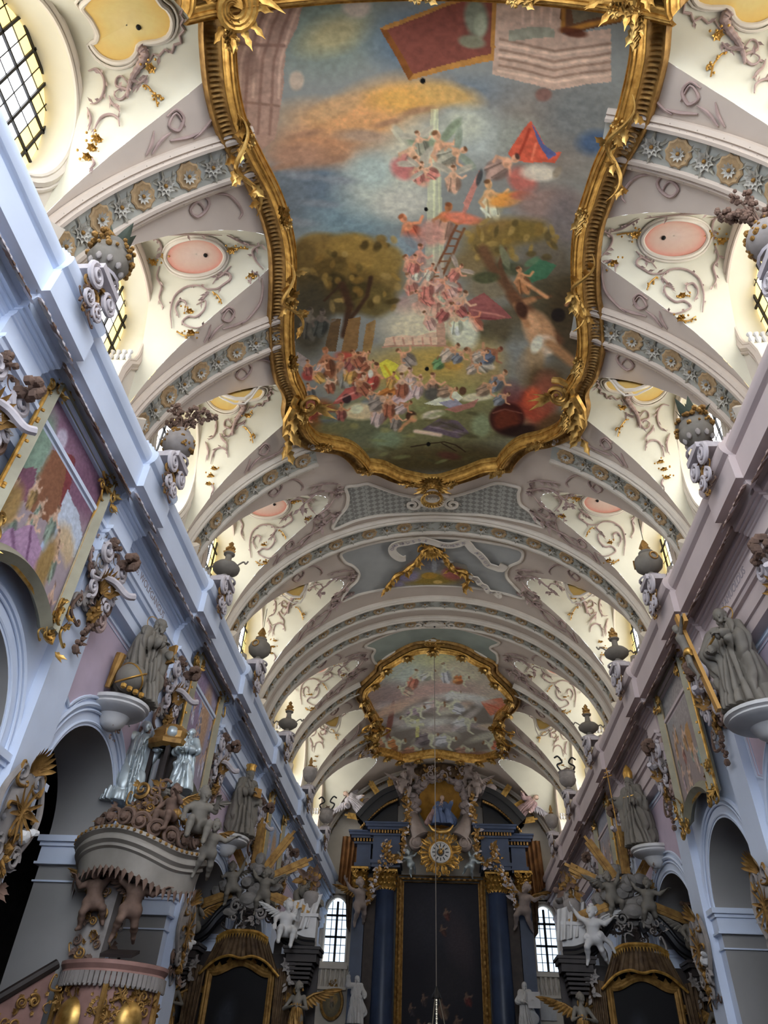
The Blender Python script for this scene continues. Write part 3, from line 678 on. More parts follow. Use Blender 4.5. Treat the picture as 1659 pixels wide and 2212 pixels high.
('e',-.223,1.659,.096,11.9,.9,-1.7,13.2,(.45,.38,.2),.4,.9),('e',-.296,1.398,.101,11.3,1.1,-3.4,21.7,(.64,.51,.25),.4,.9),('e',-.479,1.414,.088,22.4,3.2,-3.5,12.8,(.45,.36,.19),.4,.9),
('e',-.266,1.461,.062,18.5,1.6,-3.8,25.2,(.68,.54,.27),.4,.9),('e',-.382,1.539,.054,21.2,2.4,-5.4,24.1,(.28,.23,.12),.4,.9),('e',-.296,1.588,.055,20.7,1.9,-4.6,26.1,(.3,.25,.13),.4,.9),
('e',-.414,1.509,.02,-35.7,45.8,-67.3,-36.4,(.67,.53,.26),.6,.8),('e',-.288,1.656,.024,37.8,29.1,-55.0,51.9,(.44,.36,.18),.6,.8),('e',-.302,1.535,.022,36.2,37.9,-52.3,39.6,(.31,.25,.12),.6,.8),
('e',-.177,1.547,.027,40.9,10.2,-22.4,63.7,(.73,.6,.34),.6,.8),('e',-.494,1.562,.03,-23.2,32.2,-92.9,-40.8,(.44,.36,.18),.6,.8),('e',-.246,1.668,.024,1.5,47.4,-66.6,4.8,(.31,.25,.12),.6,.8),
('e',-.165,1.417,.015,-78.2,3.1,.0,-103.1,(.44,.36,.18),.6,.8),('e',-.219,1.65,.024,-19.4,44.6,-61.1,-17.5,(.73,.6,.34),.6,.8),('e',-.287,1.549,.029,-39.2,4.2,-4.3,-65.5,(.56,.43,.2),.6,.8),
('e',-.132,1.6,.02,-71.8,3.5,-1.1,-57.3,(.73,.6,.34),.6,.8),('e',-.297,1.59,.019,-27.0,56.7,-62.1,-19.3,(.56,.43,.2),.6,.8),('e',-.452,1.48,.027,12.4,40.5,-89.0,26.2,(.67,.53,.26),.6,.8),
('e',-.338,1.406,.017,-65.7,17.0,-16.1,-64.8,(.67,.53,.26),.6,.8),('e',-.284,1.608,.022,-18.3,48.2,-74.7,-17.6,(.56,.43,.2),.6,.8),('e',-.33,1.678,.021,-29.3,46.9,-108.3,-43.2,(.67,.53,.26),.6,.8),
('e',-.154,1.698,.021,-38.9,41.1,-75.5,-51.9,(.56,.43,.2),.6,.8),('e',-.402,1.647,.035,-3.8,32.6,-93.9,-1.0,(.73,.6,.34),.6,.8),('e',-.371,1.624,.025,-45.4,-1.7,15.1,-103.9,(.73,.6,.34),.6,.8),
('e',-.405,1.54,.03,-1.1,39.1,-65.9,3.3,(.56,.43,.2),.6,.8),('e',-.31,1.534,.014,-37.5,75.0,-83.9,-28.5,(.67,.53,.26),.6,.8),('e',-.365,1.535,.017,25.2,62.6,-74.7,26.7,(.56,.43,.2),.6,.8),
('e',-.245,1.484,.026,44.2,6.4,-14.8,64.5,(.67,.53,.26),.6,.8),('e',-.136,1.398,.02,31.0,47.5,-68.0,40.4,(.73,.6,.34),.6,.8),('e',-.378,1.462,.019,-31.5,52.5,-87.0,-36.5,(.56,.43,.2),.6,.8),
('e',-.199,1.415,.028,-27.3,31.1,-49.1,-36.0,(.31,.25,.12),.6,.8),('e',-.376,1.419,.029,31.1,25.9,-79.4,76.0,(.44,.36,.18),.6,.8),('e',-.25,1.406,.024,-31.9,36.8,-50.5,-36.1,(.31,.25,.12),.6,.8),
('e',-.351,1.625,.017,-45.1,51.4,-76.2,-46.1,(.73,.6,.34),.6,.8),('e',-.326,1.431,.015,57.9,47.9,-60.4,59.1,(.73,.6,.34),.6,.8),('e',-.423,1.425,.026,-41.4,17.7,-31.0,-65.1,(.56,.43,.2),.6,.8),
('e',-.28,1.499,.025,-2.6,46.6,-67.9,.7,(.44,.36,.18),.6,.8),('e',-.396,1.521,.014,60.4,54.0,-69.9,59.0,(.44,.36,.18),.6,.8),('e',-.155,1.667,.032,-35.4,2.9,-4.2,-74.1,(.31,.25,.12),.6,.8),
('e',-.483,1.463,.025,-46.6,-1.9,11.0,-66.4,(.73,.6,.34),.6,.8),('e',-.365,1.423,.015,40.2,67.5,-74.6,38.9,(.31,.25,.12),.6,.8),('e',-.498,1.6,.024,-47.6,6.1,-3.5,-54.9,(.44,.36,.18),.6,.8),
('e',-.274,1.377,.028,20.8,36.1,-105.7,55.8,(.67,.53,.26),.6,.8),('e',-.304,1.492,.034,12.5,31.9,-75.5,27.2,(.56,.43,.2),.6,.8),('e',-.137,1.557,.031,28.6,24.8,-89.0,82.4,(.67,.53,.26),.6,.8),
('e',-.313,1.62,.02,-72.3,8.4,-4.7,-58.6,(.31,.25,.12),.6,.8),('e',-.184,1.388,.024,47.1,10.3,-18.0,62.1,(.56,.43,.2),.6,.8),('e',-.413,1.533,.025,17.5,42.0,-127.3,46.7,(.67,.53,.26),.6,.8),
('e',-.187,1.628,.016,-5.3,72.5,-125.6,-1.9,(.67,.53,.26),.6,.8),('e',-.174,1.413,.023,24.3,43.2,-90.2,46.3,(.56,.43,.2),.6,.8),('e',-.355,1.475,.018,-65.0,-4.9,16.7,-95.2,(.44,.36,.18),.6,.8),
('e',-.455,1.502,.026,41.4,15.8,-46.2,78.1,(.31,.25,.12),.6,.8),('e',-.494,1.678,.206,11.7,1.6,-1.7,5.4,(.3,.27,.2),.6,.9),('l',[(-.369,1.795),(-.33,1.661),(-.351,1.558)],.03,(.3,.2,.13),.95),
('l',[(-.337,1.726),(-.258,1.627),(-.237,1.546)],.017,(.29,.2,.13),.95),('l',[(-.427,1.611),(-.366,1.563)],.011,(.28,.2,.13),.95),('p',[(-.397,1.896),(-.342,1.721),(-.292,1.718),(-.317,1.867),(-.363,1.925)],(.59,.44,.26),.95),
('p',[(-.311,1.938),(-.272,1.758),(-.229,1.743),(-.253,1.866),(-.29,1.968)],(.64,.49,.29),.95),('p',[(-.457,1.853),(-.41,1.703),(-.373,1.713),(-.41,1.867)],(.43,.33,.21),.95),('f',-.494,1.678,.0817,-.0138,.025,.0998,(.52,.47,.4),(.37,.35,.3),(.26,.22,.18),0),
('f',-.451,1.691,.0705,-.0239,.0356,.0834,(.49,.43,.37),(.33,.33,.29),(.23,.2,.16),0),('e',.282,1.368,.156,7.4,-.5,2.2,19.2,(.61,.47,.24),.7,.9),('e',.234,1.431,.118,9.7,-.5,1.4,16.2,(.54,.44,.23),.7,.9),
('e',.381,1.357,.111,10.4,-1.0,3.0,19.5,(.52,.43,.21),.7,.9),('e',.167,1.512,.102,11.2,-.3,1.0,16.4,(.57,.48,.31),.7,.9),('e',.418,1.248,.126,9.1,-1.0,2.7,17.1,(.64,.52,.46),.7,.9),
('e',.49,1.305,.121,16.4,-2.0,1.9,9.3,(.53,.48,.45),.7,.9),('e',.49,1.608,.156,7.4,-.8,2.3,7.8,(.35,.31,.21),.7,.9),('e',.558,1.716,.234,10.1,-1.3,1.7,4.7,(.31,.25,.16),.7,.9),('e',.309,1.522,.103,11.1,-.8,3.8,27.6,(.32,.33,.22),.7,.9),
('e',.243,1.606,.124,9.3,-.5,1.8,15.7,(.57,.51,.39),.7,.9),('e',.44,1.46,.112,10.3,-1.1,2.7,12.8,(.45,.4,.32),.7,.9),('e',.215,1.83,.175,6.6,-.3,2.4,17.4,(.35,.34,.24),.7,.9),('e',.326,1.77,.127,9.1,-.6,2.0,10.7,(.41,.36,.26),.7,.9),
('e',.161,1.404,.024,-20.0,43.6,-85.6,-33.4,(.67,.54,.26),.6,.8),('e',.363,1.384,.019,-33.8,52.0,-87.5,-47.2,(.73,.6,.33),.6,.8),('e',.47,1.366,.012,79.8,60.0,-82.6,86.3,(.67,.54,.26),.6,.8),
('e',.42,1.346,.014,55.8,63.1,-117.9,84.0,(.59,.47,.23),.6,.8),('e',.191,1.438,.028,-36.7,19.0,-40.3,-66.1,(.73,.6,.33),.6,.8),('e',.382,1.428,.023,-8.7,49.8,-134.8,-21.0,(.67,.54,.26),.6,.8),
('e',.31,1.361,.019,-7.7,59.8,-97.5,-11.1,(.73,.6,.33),.6,.8),('e',.207,1.336,.025,-39.8,22.2,-66.4,-106.8,(.73,.6,.33),.6,.8),('e',.442,1.452,.02,57.8,-.3,3.9,73.5,(.39,.33,.18),.6,.8),
('e',.186,1.448,.029,23.4,32.0,-111.1,68.5,(.39,.33,.18),.6,.8),('e',.428,1.347,.015,-19.0,73.1,-122.1,-27.6,(.73,.6,.33),.6,.8),('e',.237,1.422,.027,-42.2,6.3,-14.9,-84.4,(.73,.6,.33),.6,.8),
('e',.328,1.472,.019,57.9,22.8,-32.4,67.6,(.73,.6,.33),.6,.8),('e',.201,1.393,.028,2.1,40.7,-124.4,5.9,(.73,.6,.33),.6,.8),('e',.461,1.382,.018,60.2,25.7,-37.7,72.1,(.59,.47,.23),.6,.8),
('e',.402,1.337,.02,-50.9,30.2,-44.7,-61.5,(.59,.47,.23),.6,.8),('e',.385,1.446,.021,-54.7,7.5,-16.4,-82.9,(.39,.33,.18),.6,.8),('e',.253,1.37,.026,-7.4,43.1,-121.2,-18.0,(.39,.33,.18),.6,.8),
('e',.263,1.447,.016,10.7,72.4,-71.8,8.4,(.39,.33,.18),.6,.8),('e',.315,1.452,.028,7.0,41.1,-92.8,11.6,(.67,.54,.26),.6,.8),('e',.44,1.368,.024,12.7,45.5,-77.3,15.6,(.39,.33,.18),.6,.8),
('e',.455,1.403,.023,44.2,23.7,-72.9,108.4,(.59,.47,.23),.6,.8),('e',.23,1.36,.017,-40.5,56.3,-102.9,-64.3,(.67,.54,.26),.6,.8),('e',.451,1.345,.026,18.4,40.7,-111.4,38.3,(.67,.54,.26),.6,.8),
('e',.187,1.373,.028,7.9,39.8,-137.8,24.7,(.59,.47,.23),.6,.8),('e',.148,1.385,.02,48.6,33.5,-57.6,73.0,(.73,.6,.33),.6,.8),('e',.285,1.409,.015,-36.0,69.1,-104.2,-45.6,(.67,.54,.26),.6,.8),
('e',.301,1.405,.017,-38.2,56.8,-82.7,-46.4,(.59,.47,.23),.6,.8),('e',.406,1.358,.023,-40.1,32.0,-62.9,-63.7,(.59,.47,.23),.6,.8),('e',.187,1.479,.02,-2.7,58.4,-89.9,-3.3,(.73,.6,.33),.6,.8),
('e',.32,1.334,.017,-45.1,52.0,-68.6,-51.1,(.39,.33,.18),.6,.8),('e',.213,1.469,.023,-48.7,11.9,-32.9,-111.2,(.39,.33,.18),.6,.8),('e',.465,1.401,.022,39.6,35.7,-77.7,66.0,(.39,.33,.18),.6,.8),
('e',.305,1.372,.015,-44.9,60.8,-115.8,-72.6,(.73,.6,.33),.6,.8),('l',[(.205,1.448),(.248,1.523),(.315,1.602),(.36,1.681)],.042,(.47,.33,.22),.95),('l',[(.335,1.637),(.433,1.732),(.52,1.806)],.049,(.49,.33,.22),.95),
('l',[(.311,1.603),(.273,1.501),(.287,1.442)],.016,(.43,.3,.2),.95),('l',[(.355,1.656),(.474,1.612)],.014,(.45,.32,.21),.95),('p',[(.366,1.534),(.416,1.464),(.482,1.478),(.452,1.539),(.4,1.569)],(.3,.48,.34),.95),
('e',.289,1.473,.057,65.7,-26.5,9.3,18.0,(.55,.55,.41),.4,.9),('e',.392,1.479,.037,26.4,-17.1,45.7,52.3,(.41,.53,.38),.4,.9),('f',.355,1.548,.0646,.0248,-.0311,.0765,(.92,.65,.44),(.73,.5,.32),(.35,.22,.13),0),
('l',[(.365,1.567),(.461,1.619)],.017,(.92,.66,.45),.95),('e',.223,1.566,.062,18.6,-.8,3.4,40.4,(.33,.34,.22),.4,.9),('p',[(.144,1.687),(.217,1.633),(.284,1.687),(.339,1.741),(.251,1.762),(.175,1.763)],(.67,.39,.36),.95),
('l',[(.173,1.718),(.306,1.739)],.009,(.85,.57,.49),.8),('l',[(.165,1.752),(.269,1.755)],.01,(.5,.26,.25),.8),('f',.134,1.676,.0724,-.0249,.0265,.0855,(.98,.79,.63),(.89,.69,.62),(.42,.27,.16),0),
('f',.175,1.763,.0487,.0379,-.0453,.0585,(.98,.64,.49),(.98,.59,.46),(.42,.27,.16),0),('e',.107,1.789,.081,28.3,3.8,-2.5,14.0,(.85,.67,.5),.6,.9),('e',.447,1.783,.107,13.4,-8.5,8.0,7.6,(.85,.64,.45),.3,.9),
('e',.417,1.754,.056,27.0,-16.8,14.9,14.9,(.95,.73,.53),.5,.8),('e',.477,1.849,.059,21.3,-2.2,5.6,19.1,(.98,.89,.76),.4,.9),('e',.427,1.964,.136,17.7,3.2,-1.6,8.3,(.73,.6,.43),.35,.9),
('l',[(.498,1.834),(.591,1.896)],.048,(.75,.55,.37),.95),('l',[(.4,1.766),(.353,1.677),(.41,1.642)],.027,(.76,.54,.36),.95),('e',.372,1.696,.048,41.2,-16.7,13.2,20.6,(.28,.17,.12),.5,.9),
('e',.513,1.69,.037,38.9,-4.5,8.8,30.6,(.15,.12,.11),.3,.9),('e',.445,1.85,.055,45.6,8.1,-4.1,20.6,(.98,.98,.87),.5,.8),('l',[(.536,1.637),(.552,1.592)],.013,(.73,.5,.33),.95),('e',.499,2.019,.109,10.8,-1.1,4.8,12.8,(.39,.31,.2),.8,.9),
('e',-.065,2.018,.355,3.2,.1,.2,7.8,(.82,.7,.38),.9,.9),('e',.111,2.034,.234,4.9,-.1,.7,7.1,(.8,.67,.35),.9,.9),('e',.233,2.004,.151,10.0,-.4,1.1,7.6,(.74,.64,.43),.9,.9),('e',-.071,2.228,.563,2.1,.1,.8,8.1,(.66,.64,.4),.9,.9),
('e',.037,2.406,.577,2.0,.0,1.2,6.0,(.49,.47,.3),.9,.9),('e',-.383,2.309,.258,4.5,.4,-1.8,7.8,(.46,.47,.35),.9,.9),('e',.154,2.6,.318,3.7,-.1,2.5,11.2,(.32,.28,.19),.9,.9),('e',-.011,2.592,.401,2.9,.0,1.2,11.3,(.37,.32,.19),.9,.9),
('e',-.059,1.797,.163,7.1,.2,-.3,11.7,(.98,.92,.75),.9,.9),('p',[(-.207,1.883),(-.194,1.842),(-.12,1.837),(-.061,1.847),(.029,1.827),(.063,1.897)],(.98,.83,.68),.95),('p',[(.029,1.899),(.023,1.794),(.045,1.762),(.061,1.79),(.067,1.899)],(.84,.66,.54),.95),
('l',[(-.16,1.846),(-.158,1.881)],.008,(.84,.61,.5),.8),('l',[(-.121,1.851),(-.118,1.885)],.008,(.84,.61,.5),.8),('l',[(-.081,1.855),(-.078,1.889)],.008,(.84,.61,.5),.8),('l',[(-.037,1.858),(-.034,1.892)],.008,(.84,.61,.5),.8),
('l',[(-.001,1.859),(.003,1.893)],.008,(.84,.61,.5),.8),('l',[(-.211,1.888),(.071,1.904)],.008,(.85,.62,.51),.95),('e',.142,1.839,.097,15.8,-5.2,5.4,10.7,(.98,.98,.84),.5,.9),('f',.107,1.766,.0676,.0011,-.0028,.0818,(.98,.84,.66),(.98,.98,.82),(.42,.27,.16),0),
('f',.19,1.953,.0577,.0779,-.0965,.0707,(.88,.65,.48),(.83,.78,.68),(.42,.27,.16),0),('f',.275,1.924,.0417,-.0626,.0755,.0545,(.73,.47,.33),(.48,.51,.56),(.42,.23,.16),0),('f',.059,1.979,.031,-.0532,.066,.0375,(.68,.5,.33),(.49,.65,.43),(.42,.27,.16),0),
('e',.1,2.004,.047,24.1,3.1,-6.2,34.7,(.83,.64,.31),.5,.9),('e',-.356,1.922,.079,14.1,4.7,-17.1,28.7,(.81,.36,.29),.5,.9),('f',-.399,1.945,.0903,-.0125,.0237,.1159,(.89,.64,.47),(.84,.63,.47),(.6,.38,.23),0),
('f',-.455,1.89,.0829,-.0056,.0158,.1073,(.84,.56,.4),(.63,.39,.26),(.65,.42,.24),0),('f',-.376,1.978,.0849,-.0188,.031,.1082,(.75,.67,.59),(.66,.64,.58),(.5,.33,.22),0),('f',-.322,1.992,.074,-.022,.0331,.0929,(.92,.65,.48),(.72,.41,.31),(.42,.27,.16),0),
('f',-.261,2.021,.0813,-.0387,.0533,.1005,(.96,.69,.5),(.85,.38,.32),(.33,.21,.14),0),('e',-.274,2.023,.027,80.5,6.2,-8.6,42.1,(.98,.98,.89),.4,.9),('p',[(-.233,1.972),(-.195,1.955),(-.144,1.998),(-.17,2.033),(-.139,2.083),(-.183,2.104),(-.217,2.053)],(.98,.93,.33),.95),
('l',[(-.209,1.989),(-.177,2.072)],.01,(.89,.7,.21),.8),('e',-.124,2.013,.035,31.3,-12.5,22.8,37.9,(.98,.84,.71),.5,.9),('p',[(-.315,2.177),(-.174,2.094),(-.129,2.133),(-.179,2.205),(-.268,2.228)],(.89,.57,.29),.95),
('l',[(-.286,2.179),(-.176,2.132)],.011,(.66,.39,.19),.8),('e',-.137,2.126,.032,52.0,2.3,-4.1,36.2,(.5,.3,.19),.4,.9),('e',-.3,2.221,.067,25.7,-4.7,4.1,16.7,(.49,.53,.53),.4,.9),('p',[(-.251,2.238),(-.137,2.137),(-.057,2.101),(-.039,2.157),(-.137,2.222),(-.215,2.256)],(.98,.85,.82),.95),
('l',[(-.213,2.228),(-.09,2.142)],.011,(.75,.61,.62),.8),('f',-.096,2.061,.068,-.0031,.0048,.0876,(.98,.79,.66),(.98,.86,.8),(.37,.24,.18),0),('f',-.058,2.112,.0662,-.0204,.026,.0853,(.98,.77,.61),(.92,.79,.75),(.56,.37,.24),0),
('f',.004,2.104,.0796,-.0083,.0091,.1041,(.98,.74,.57),(.63,.5,.41),(.45,.28,.19),0),('e',-.001,2.175,.045,25.8,.3,-.4,25.3,(.4,.39,.35),.5,.9),('p',[(-.46,2.149),(-.392,2.078),(-.34,2.077),(-.307,2.129),(-.347,2.152),(-.411,2.16)],(.83,.43,.38),.95),
('e',-.392,2.139,.031,47.6,4.9,-10.9,35.8,(.23,.17,.18),.3,.9),('l',[(-.44,2.134),(-.354,2.111)],.01,(.98,.68,.6),.8),('e',-.333,2.235,.101,11.5,1.0,-4.5,19.0,(.98,.88,.67),.4,.9),('e',-.353,2.213,.034,33.9,-1.3,-1.3,34.8,(.98,.98,.81),.5,.9),
('e',-.517,2.171,.089,13.3,1.7,-5.4,13.4,(.62,.37,.21),.5,.9),('e',-.57,2.118,.11,22.4,3.2,-4.6,9.9,(.68,.38,.31),.5,.9),('e',-.537,1.952,.034,34.1,4.7,-13.3,32.5,(.73,.3,.26),.4,.9),
('e',-.478,2.23,.055,21.4,2.5,-9.4,24.4,(.45,.5,.52),.5,.9),('e',-.55,2.271,.142,8.2,2.9,-16.9,19.5,(.56,.4,.21),.7,.9),('e',-.46,2.296,.102,11.5,1.3,-8.5,23.7,(.52,.51,.35),.7,.9),
('p',[(-.565,1.812),(-.521,1.878),(-.528,1.925),(-.575,1.88)],(.75,.67,.63),.8),('p',[(-.037,2.231),(.059,2.184),(.113,2.155),(.149,2.195),(.103,2.243),(.016,2.244)],(.98,.98,.85),.95),
('p',[(.033,2.227),(.113,2.203),(.153,2.24),(.092,2.266)],(.7,.68,.73),.95),('e',.213,2.183,.088,13.1,-1.4,10.2,39.2,(.98,.93,.76),.4,.9),('e',.144,2.153,.029,59.1,-1.3,2.9,40.1,(.39,.26,.18),.3,.9),
('p',[(.059,2.27),(.167,2.227),(.22,2.193),(.2,2.247),(.114,2.289)],(.79,.51,.46),.8),('p',[(-.049,2.397),(.037,2.326),(.126,2.342),(.181,2.416),(.128,2.458),(.037,2.43)],(.46,.39,.43),.95),
('l',[(-.008,2.38),(.15,2.425)],.011,(.64,.56,.58),.8),('l',[(.037,2.35),(.15,2.401)],.009,(.32,.27,.31),.8),('e',-.1,2.308,.041,37.4,1.3,-2.5,27.8,(.31,.2,.14),.3,.9),('e',-.09,2.324,.028,56.0,1.8,-3.5,41.5,(.9,.65,.47),.4,.9),
('l',[(-.085,2.315),(-.148,2.369),(-.162,2.397)],.02,(.88,.64,.44),.95),('e',.004,2.302,.067,17.2,-2.1,8.5,36.8,(.98,.92,.8),.4,.9),('l',[(-.081,2.407),(.037,2.437)],.025,(.98,.86,.74),.95),
('e',.237,2.36,.084,20.8,-.8,2.3,13.6,(.63,.67,.5),.6,.9),('e',-.226,2.443,.085,13.6,.8,-2.7,15.6,(.59,.65,.5),.7,.9),('e',-.23,2.324,.034,33.4,-5.8,14.7,57.4,(.68,.64,.39),.8,.6),('e',-.34,2.486,.034,34.1,1.2,-14.9,77.4,(.61,.63,.41),.8,.6),
('e',-.249,2.54,.025,45.0,-6.0,14.6,77.9,(.61,.63,.41),.8,.6),('e',-.058,2.594,.026,44.0,2.5,-7.3,58.0,(.34,.32,.21),.8,.6),('e',.171,2.525,.044,26.6,-2.0,20.1,88.7,(.41,.38,.24),.8,.6),
('e',-.068,2.312,.027,42.8,-1.8,3.3,59.6,(.68,.64,.39),.8,.6),('e',-.524,2.427,.052,22.7,1.5,-18.6,54.2,(.68,.64,.39),.8,.6),('e',.006,2.623,.05,23.1,4.4,-27.0,72.8,(.34,.32,.21),.8,.6),
('e',-.498,2.216,.045,26.2,7.0,-67.7,99.5,(.41,.38,.24),.8,.6),('e',-.119,2.437,.038,30.2,1.6,-11.5,88.3,(.61,.63,.41),.8,.6),('e',.17,2.595,.059,19.8,-2.6,31.2,87.7,(.41,.38,.24),.8,.6),
('e',-.437,2.461,.043,27.1,.9,-23.2,99.4,(.41,.38,.24),.8,.6),('e',-.106,2.429,.022,53.0,-2.8,5.3,78.9,(.68,.64,.39),.8,.6),('e',.062,2.303,.052,21.7,4.9,-25.6,67.4,(.61,.63,.41),.8,.6),
('e',.101,2.377,.05,22.7,4.0,-15.8,54.9,(.34,.32,.21),.8,.6),('e',.065,2.334,.032,36.1,-1.8,7.2,61.8,(.41,.38,.24),.8,.6),('e',.072,2.396,.038,29.6,5.3,-29.9,98.4,(.41,.38,.24),.8,.6),
('e',.022,2.364,.037,30.7,-1.4,5.9,62.0,(.41,.38,.24),.8,.6),('e',-.144,2.257,.029,39.3,.7,-4.4,61.8,(.68,.64,.39),.8,.6),('e',-.024,2.334,.021,54.2,9.1,-27.6,89.4,(.41,.38,.24),.8,.6),
('e',.203,2.438,.026,43.9,.4,5.9,104.1,(.41,.38,.24),.8,.6),('e',.011,2.304,.043,26.8,-4.2,22.2,76.0,(.61,.63,.41),.8,.6),('e',-.193,2.35,.022,53.0,-4.2,5.5,63.5,(.61,.63,.41),.8,.6),
('e',-.193,2.246,.054,21.1,-3.3,21.4,91.9,(.34,.32,.21),.8,.6),('e',-.374,2.312,.025,46.5,6.7,-23.0,57.2,(.68,.64,.39),.8,.6),('e',-.317,2.5,.038,30.4,-.6,-3.6,53.0,(.41,.38,.24),.8,.6),
('e',-.053,2.263,.032,35.7,-2.6,6.5,56.9,(.61,.63,.41),.8,.6),('e',.051,2.62,.047,24.5,-5.8,48.0,92.2,(.61,.63,.41),.8,.6),('e',-.519,2.317,.038,31.5,4.1,-42.6,92.4,(.68,.64,.39),.8,.6),
('e',-.388,2.551,.045,26.1,8.4,-41.2,51.0,(.61,.63,.41),.8,.6),('e',-.221,2.509,.049,23.2,7.0,-44.6,68.0,(.41,.38,.24),.8,.6),('e',.194,2.287,.033,34.4,2.1,-4.1,85.0,(.34,.32,.21),.8,.6),
('e',-.402,2.454,.049,23.9,3.0,-22.2,56.3,(.41,.38,.24),.8,.6),('e',-.23,2.379,.029,39.6,2.1,-10.4,60.6,(.68,.64,.39),.8,.6),('e',.173,2.432,.048,24.1,1.8,-3.9,55.4,(.34,.32,.21),.8,.6),
('e',-.487,2.214,.043,26.7,-2.3,.4,63.4,(.61,.63,.41),.8,.6),('e',-.272,2.439,.052,22.4,2.9,-32.7,98.5,(.61,.63,.41),.8,.6),('e',-.163,2.577,.049,23.3,-.4,-.5,74.5,(.61,.63,.41),.8,.6),
('e',-.386,2.478,.054,21.6,.0,-10.3,77.4,(.34,.32,.21),.8,.6),('e',-.476,2.39,.028,41.7,-2.3,-6.3,102.4,(.41,.38,.24),.8,.6),('e',.416,2.177,.098,12.0,-1.0,3.7,11.8,(.64,.25,.18),.7,.9),
('e',.481,2.19,.127,14.2,-1.4,3.3,8.8,(.75,.33,.23),.7,.9),('e',.507,2.094,.121,17.5,-1.8,3.5,9.2,(.68,.39,.29),.8,.9),('e',.362,2.136,.081,22.6,-1.6,3.4,13.9,(.51,.29,.27),.7,.9),('e',.362,2.004,.137,19.7,-1.4,1.9,8.3,(.56,.56,.54),1,.6),
('e',.37,1.855,.088,26.7,-2.1,2.7,13.0,(.62,.62,.57),1,.5),('e',.452,2.139,.07,32.2,5.2,-2.8,16.3,(.94,.43,.27),.7,.8),('e',.352,2.293,.112,12.3,-.8,2.8,10.1,(.27,.11,.09),.2,.9),('e',.352,2.302,.078,17.0,-1.1,3.9,14.6,(.47,.22,.14),.4,.9),
('l',[(.289,2.271),(.338,2.238),(.417,2.241)],.008,(.56,.34,.27),.8),('e',.43,2.351,.127,9.4,-.8,8.8,23.5,(.16,.09,.08),.6,.9),('e',.553,2.255,.109,10.8,-4.4,18.1,16.9,(.44,.32,.2),.7,.9),
('l',[(-.107,2.512),(.06,2.484),(.117,2.504),(.164,2.545)],.008,(.23,.17,.11),.95),('l',[(.048,2.494),(.118,2.546)],.007,(.23,.17,.11),.95),('e',.083,2.581,.07,16.3,1.9,-6.8,36.9,(.39,.24,.19),.6,.9),
('e',-.013,.856,.01,111.0,2.4,-6.4,122.5,(.04,.04,.04),.3,1.0),('e',-.01,1.287,.009,129.6,2.4,-5.7,125.2,(.04,.04,.04),.3,1.0),('e',-.02,2.026,.014,106.8,1.9,-3.5,85.0,(.04,.04,.04),.3,1.0),
('e',-.021,2.499,.017,96.0,1.5,-2.5,68.6,(.04,.04,.04),.3,1.0),('f',-.292,1.914,.0244,-.0459,.0599,.0255,(.98,.73,.55),(.67,.4,.35),(.42,.27,.16),0),('f',-.314,2.056,.0641,-.027,.0396,.0805,(.98,.81,.66),(.67,.4,.35),(.42,.27,.16),0),
('f',-.47,1.922,.0299,-.035,.0502,.033,(.98,.73,.55),(.9,.79,.74),(.42,.27,.16),0),('f',-.577,2.171,.0257,-.0424,.0681,.0259,(.98,.73,.55),(.82,.41,.33),(.42,.27,.16),0),('f',-.352,1.974,.0628,-.0288,.042,.0772,(.98,.81,.66),(.95,.72,.4),(.42,.27,.16),0),
('f',-.234,2.25,.0564,-.022,.0326,.074,(.88,.62,.44),(.67,.4,.35),(.42,.27,.16),0),('f',-.533,2.141,.0399,-.0463,.0736,.045,(.98,.73,.55),(.82,.41,.33),(.42,.27,.16),0),('f',-.327,2.07,.0547,.0393,-.0451,.0766,(.88,.62,.44),(.73,.45,.33),(.42,.27,.16),0),
('f',-.338,1.924,.0483,-.037,.0508,.0566,(.88,.62,.44),(.67,.4,.35),(.42,.27,.16),0),('f',-.28,2.135,.0541,.0055,-.0032,.0725,(.98,.73,.55),(.67,.61,.55),(.42,.27,.16),0),('f',-.461,2.019,.0515,.005,.0,.0701,(.98,.81,.66),(.73,.45,.33),(.42,.27,.16),0),
('f',-.251,2.248,.0734,-.0307,.045,.0962,(.98,.81,.66),(.9,.79,.74),(.42,.27,.16),0),('f',-.179,2.063,.0496,-.0208,.0283,.0623,(.88,.62,.44),(.95,.72,.4),(.42,.27,.16),0),('f',-.171,2.307,.0619,-.0209,.0301,.0827,(.98,.73,.55),(.67,.61,.55),(.42,.27,.16),0),
('f',-.124,1.943,.0507,.0502,-.0586,.0657,(.98,.73,.55),(.67,.61,.55),(.42,.27,.16),0),('f',-.33,1.923,.0537,.0221,-.023,.0708,(.98,.73,.55),(.67,.61,.55),(.42,.27,.16),0),('f',-.334,1.913,.0535,.0217,-.0225,.0705,(.88,.62,.44),(.73,.45,.33),(.42,.27,.16),0),
('f',-.511,1.95,.0457,.0287,-.0307,.0664,(.98,.73,.55),(.95,.72,.4),(.42,.27,.16),0),('f',-.229,2.182,.0364,-.0689,.0945,.0402,(.98,.81,.66),(.67,.61,.55),(.42,.27,.16),0),('f',-.137,2.092,.0751,-.0072,.0107,.0975,(.98,.81,.66),(.73,.45,.33),(.42,.27,.16),0),
('f',-.423,2.191,.055,-.009,.0191,.0746,(.88,.62,.44),(.67,.4,.35),(.42,.27,.16),0),('f',-.197,2.206,.0756,-.0155,.0231,.1001,(.98,.73,.55),(.73,.45,.33),(.42,.27,.16),0),('f',-.276,1.966,.0236,-.0408,.0536,.0256,(.98,.73,.55),(.73,.45,.33),(.42,.27,.16),0),
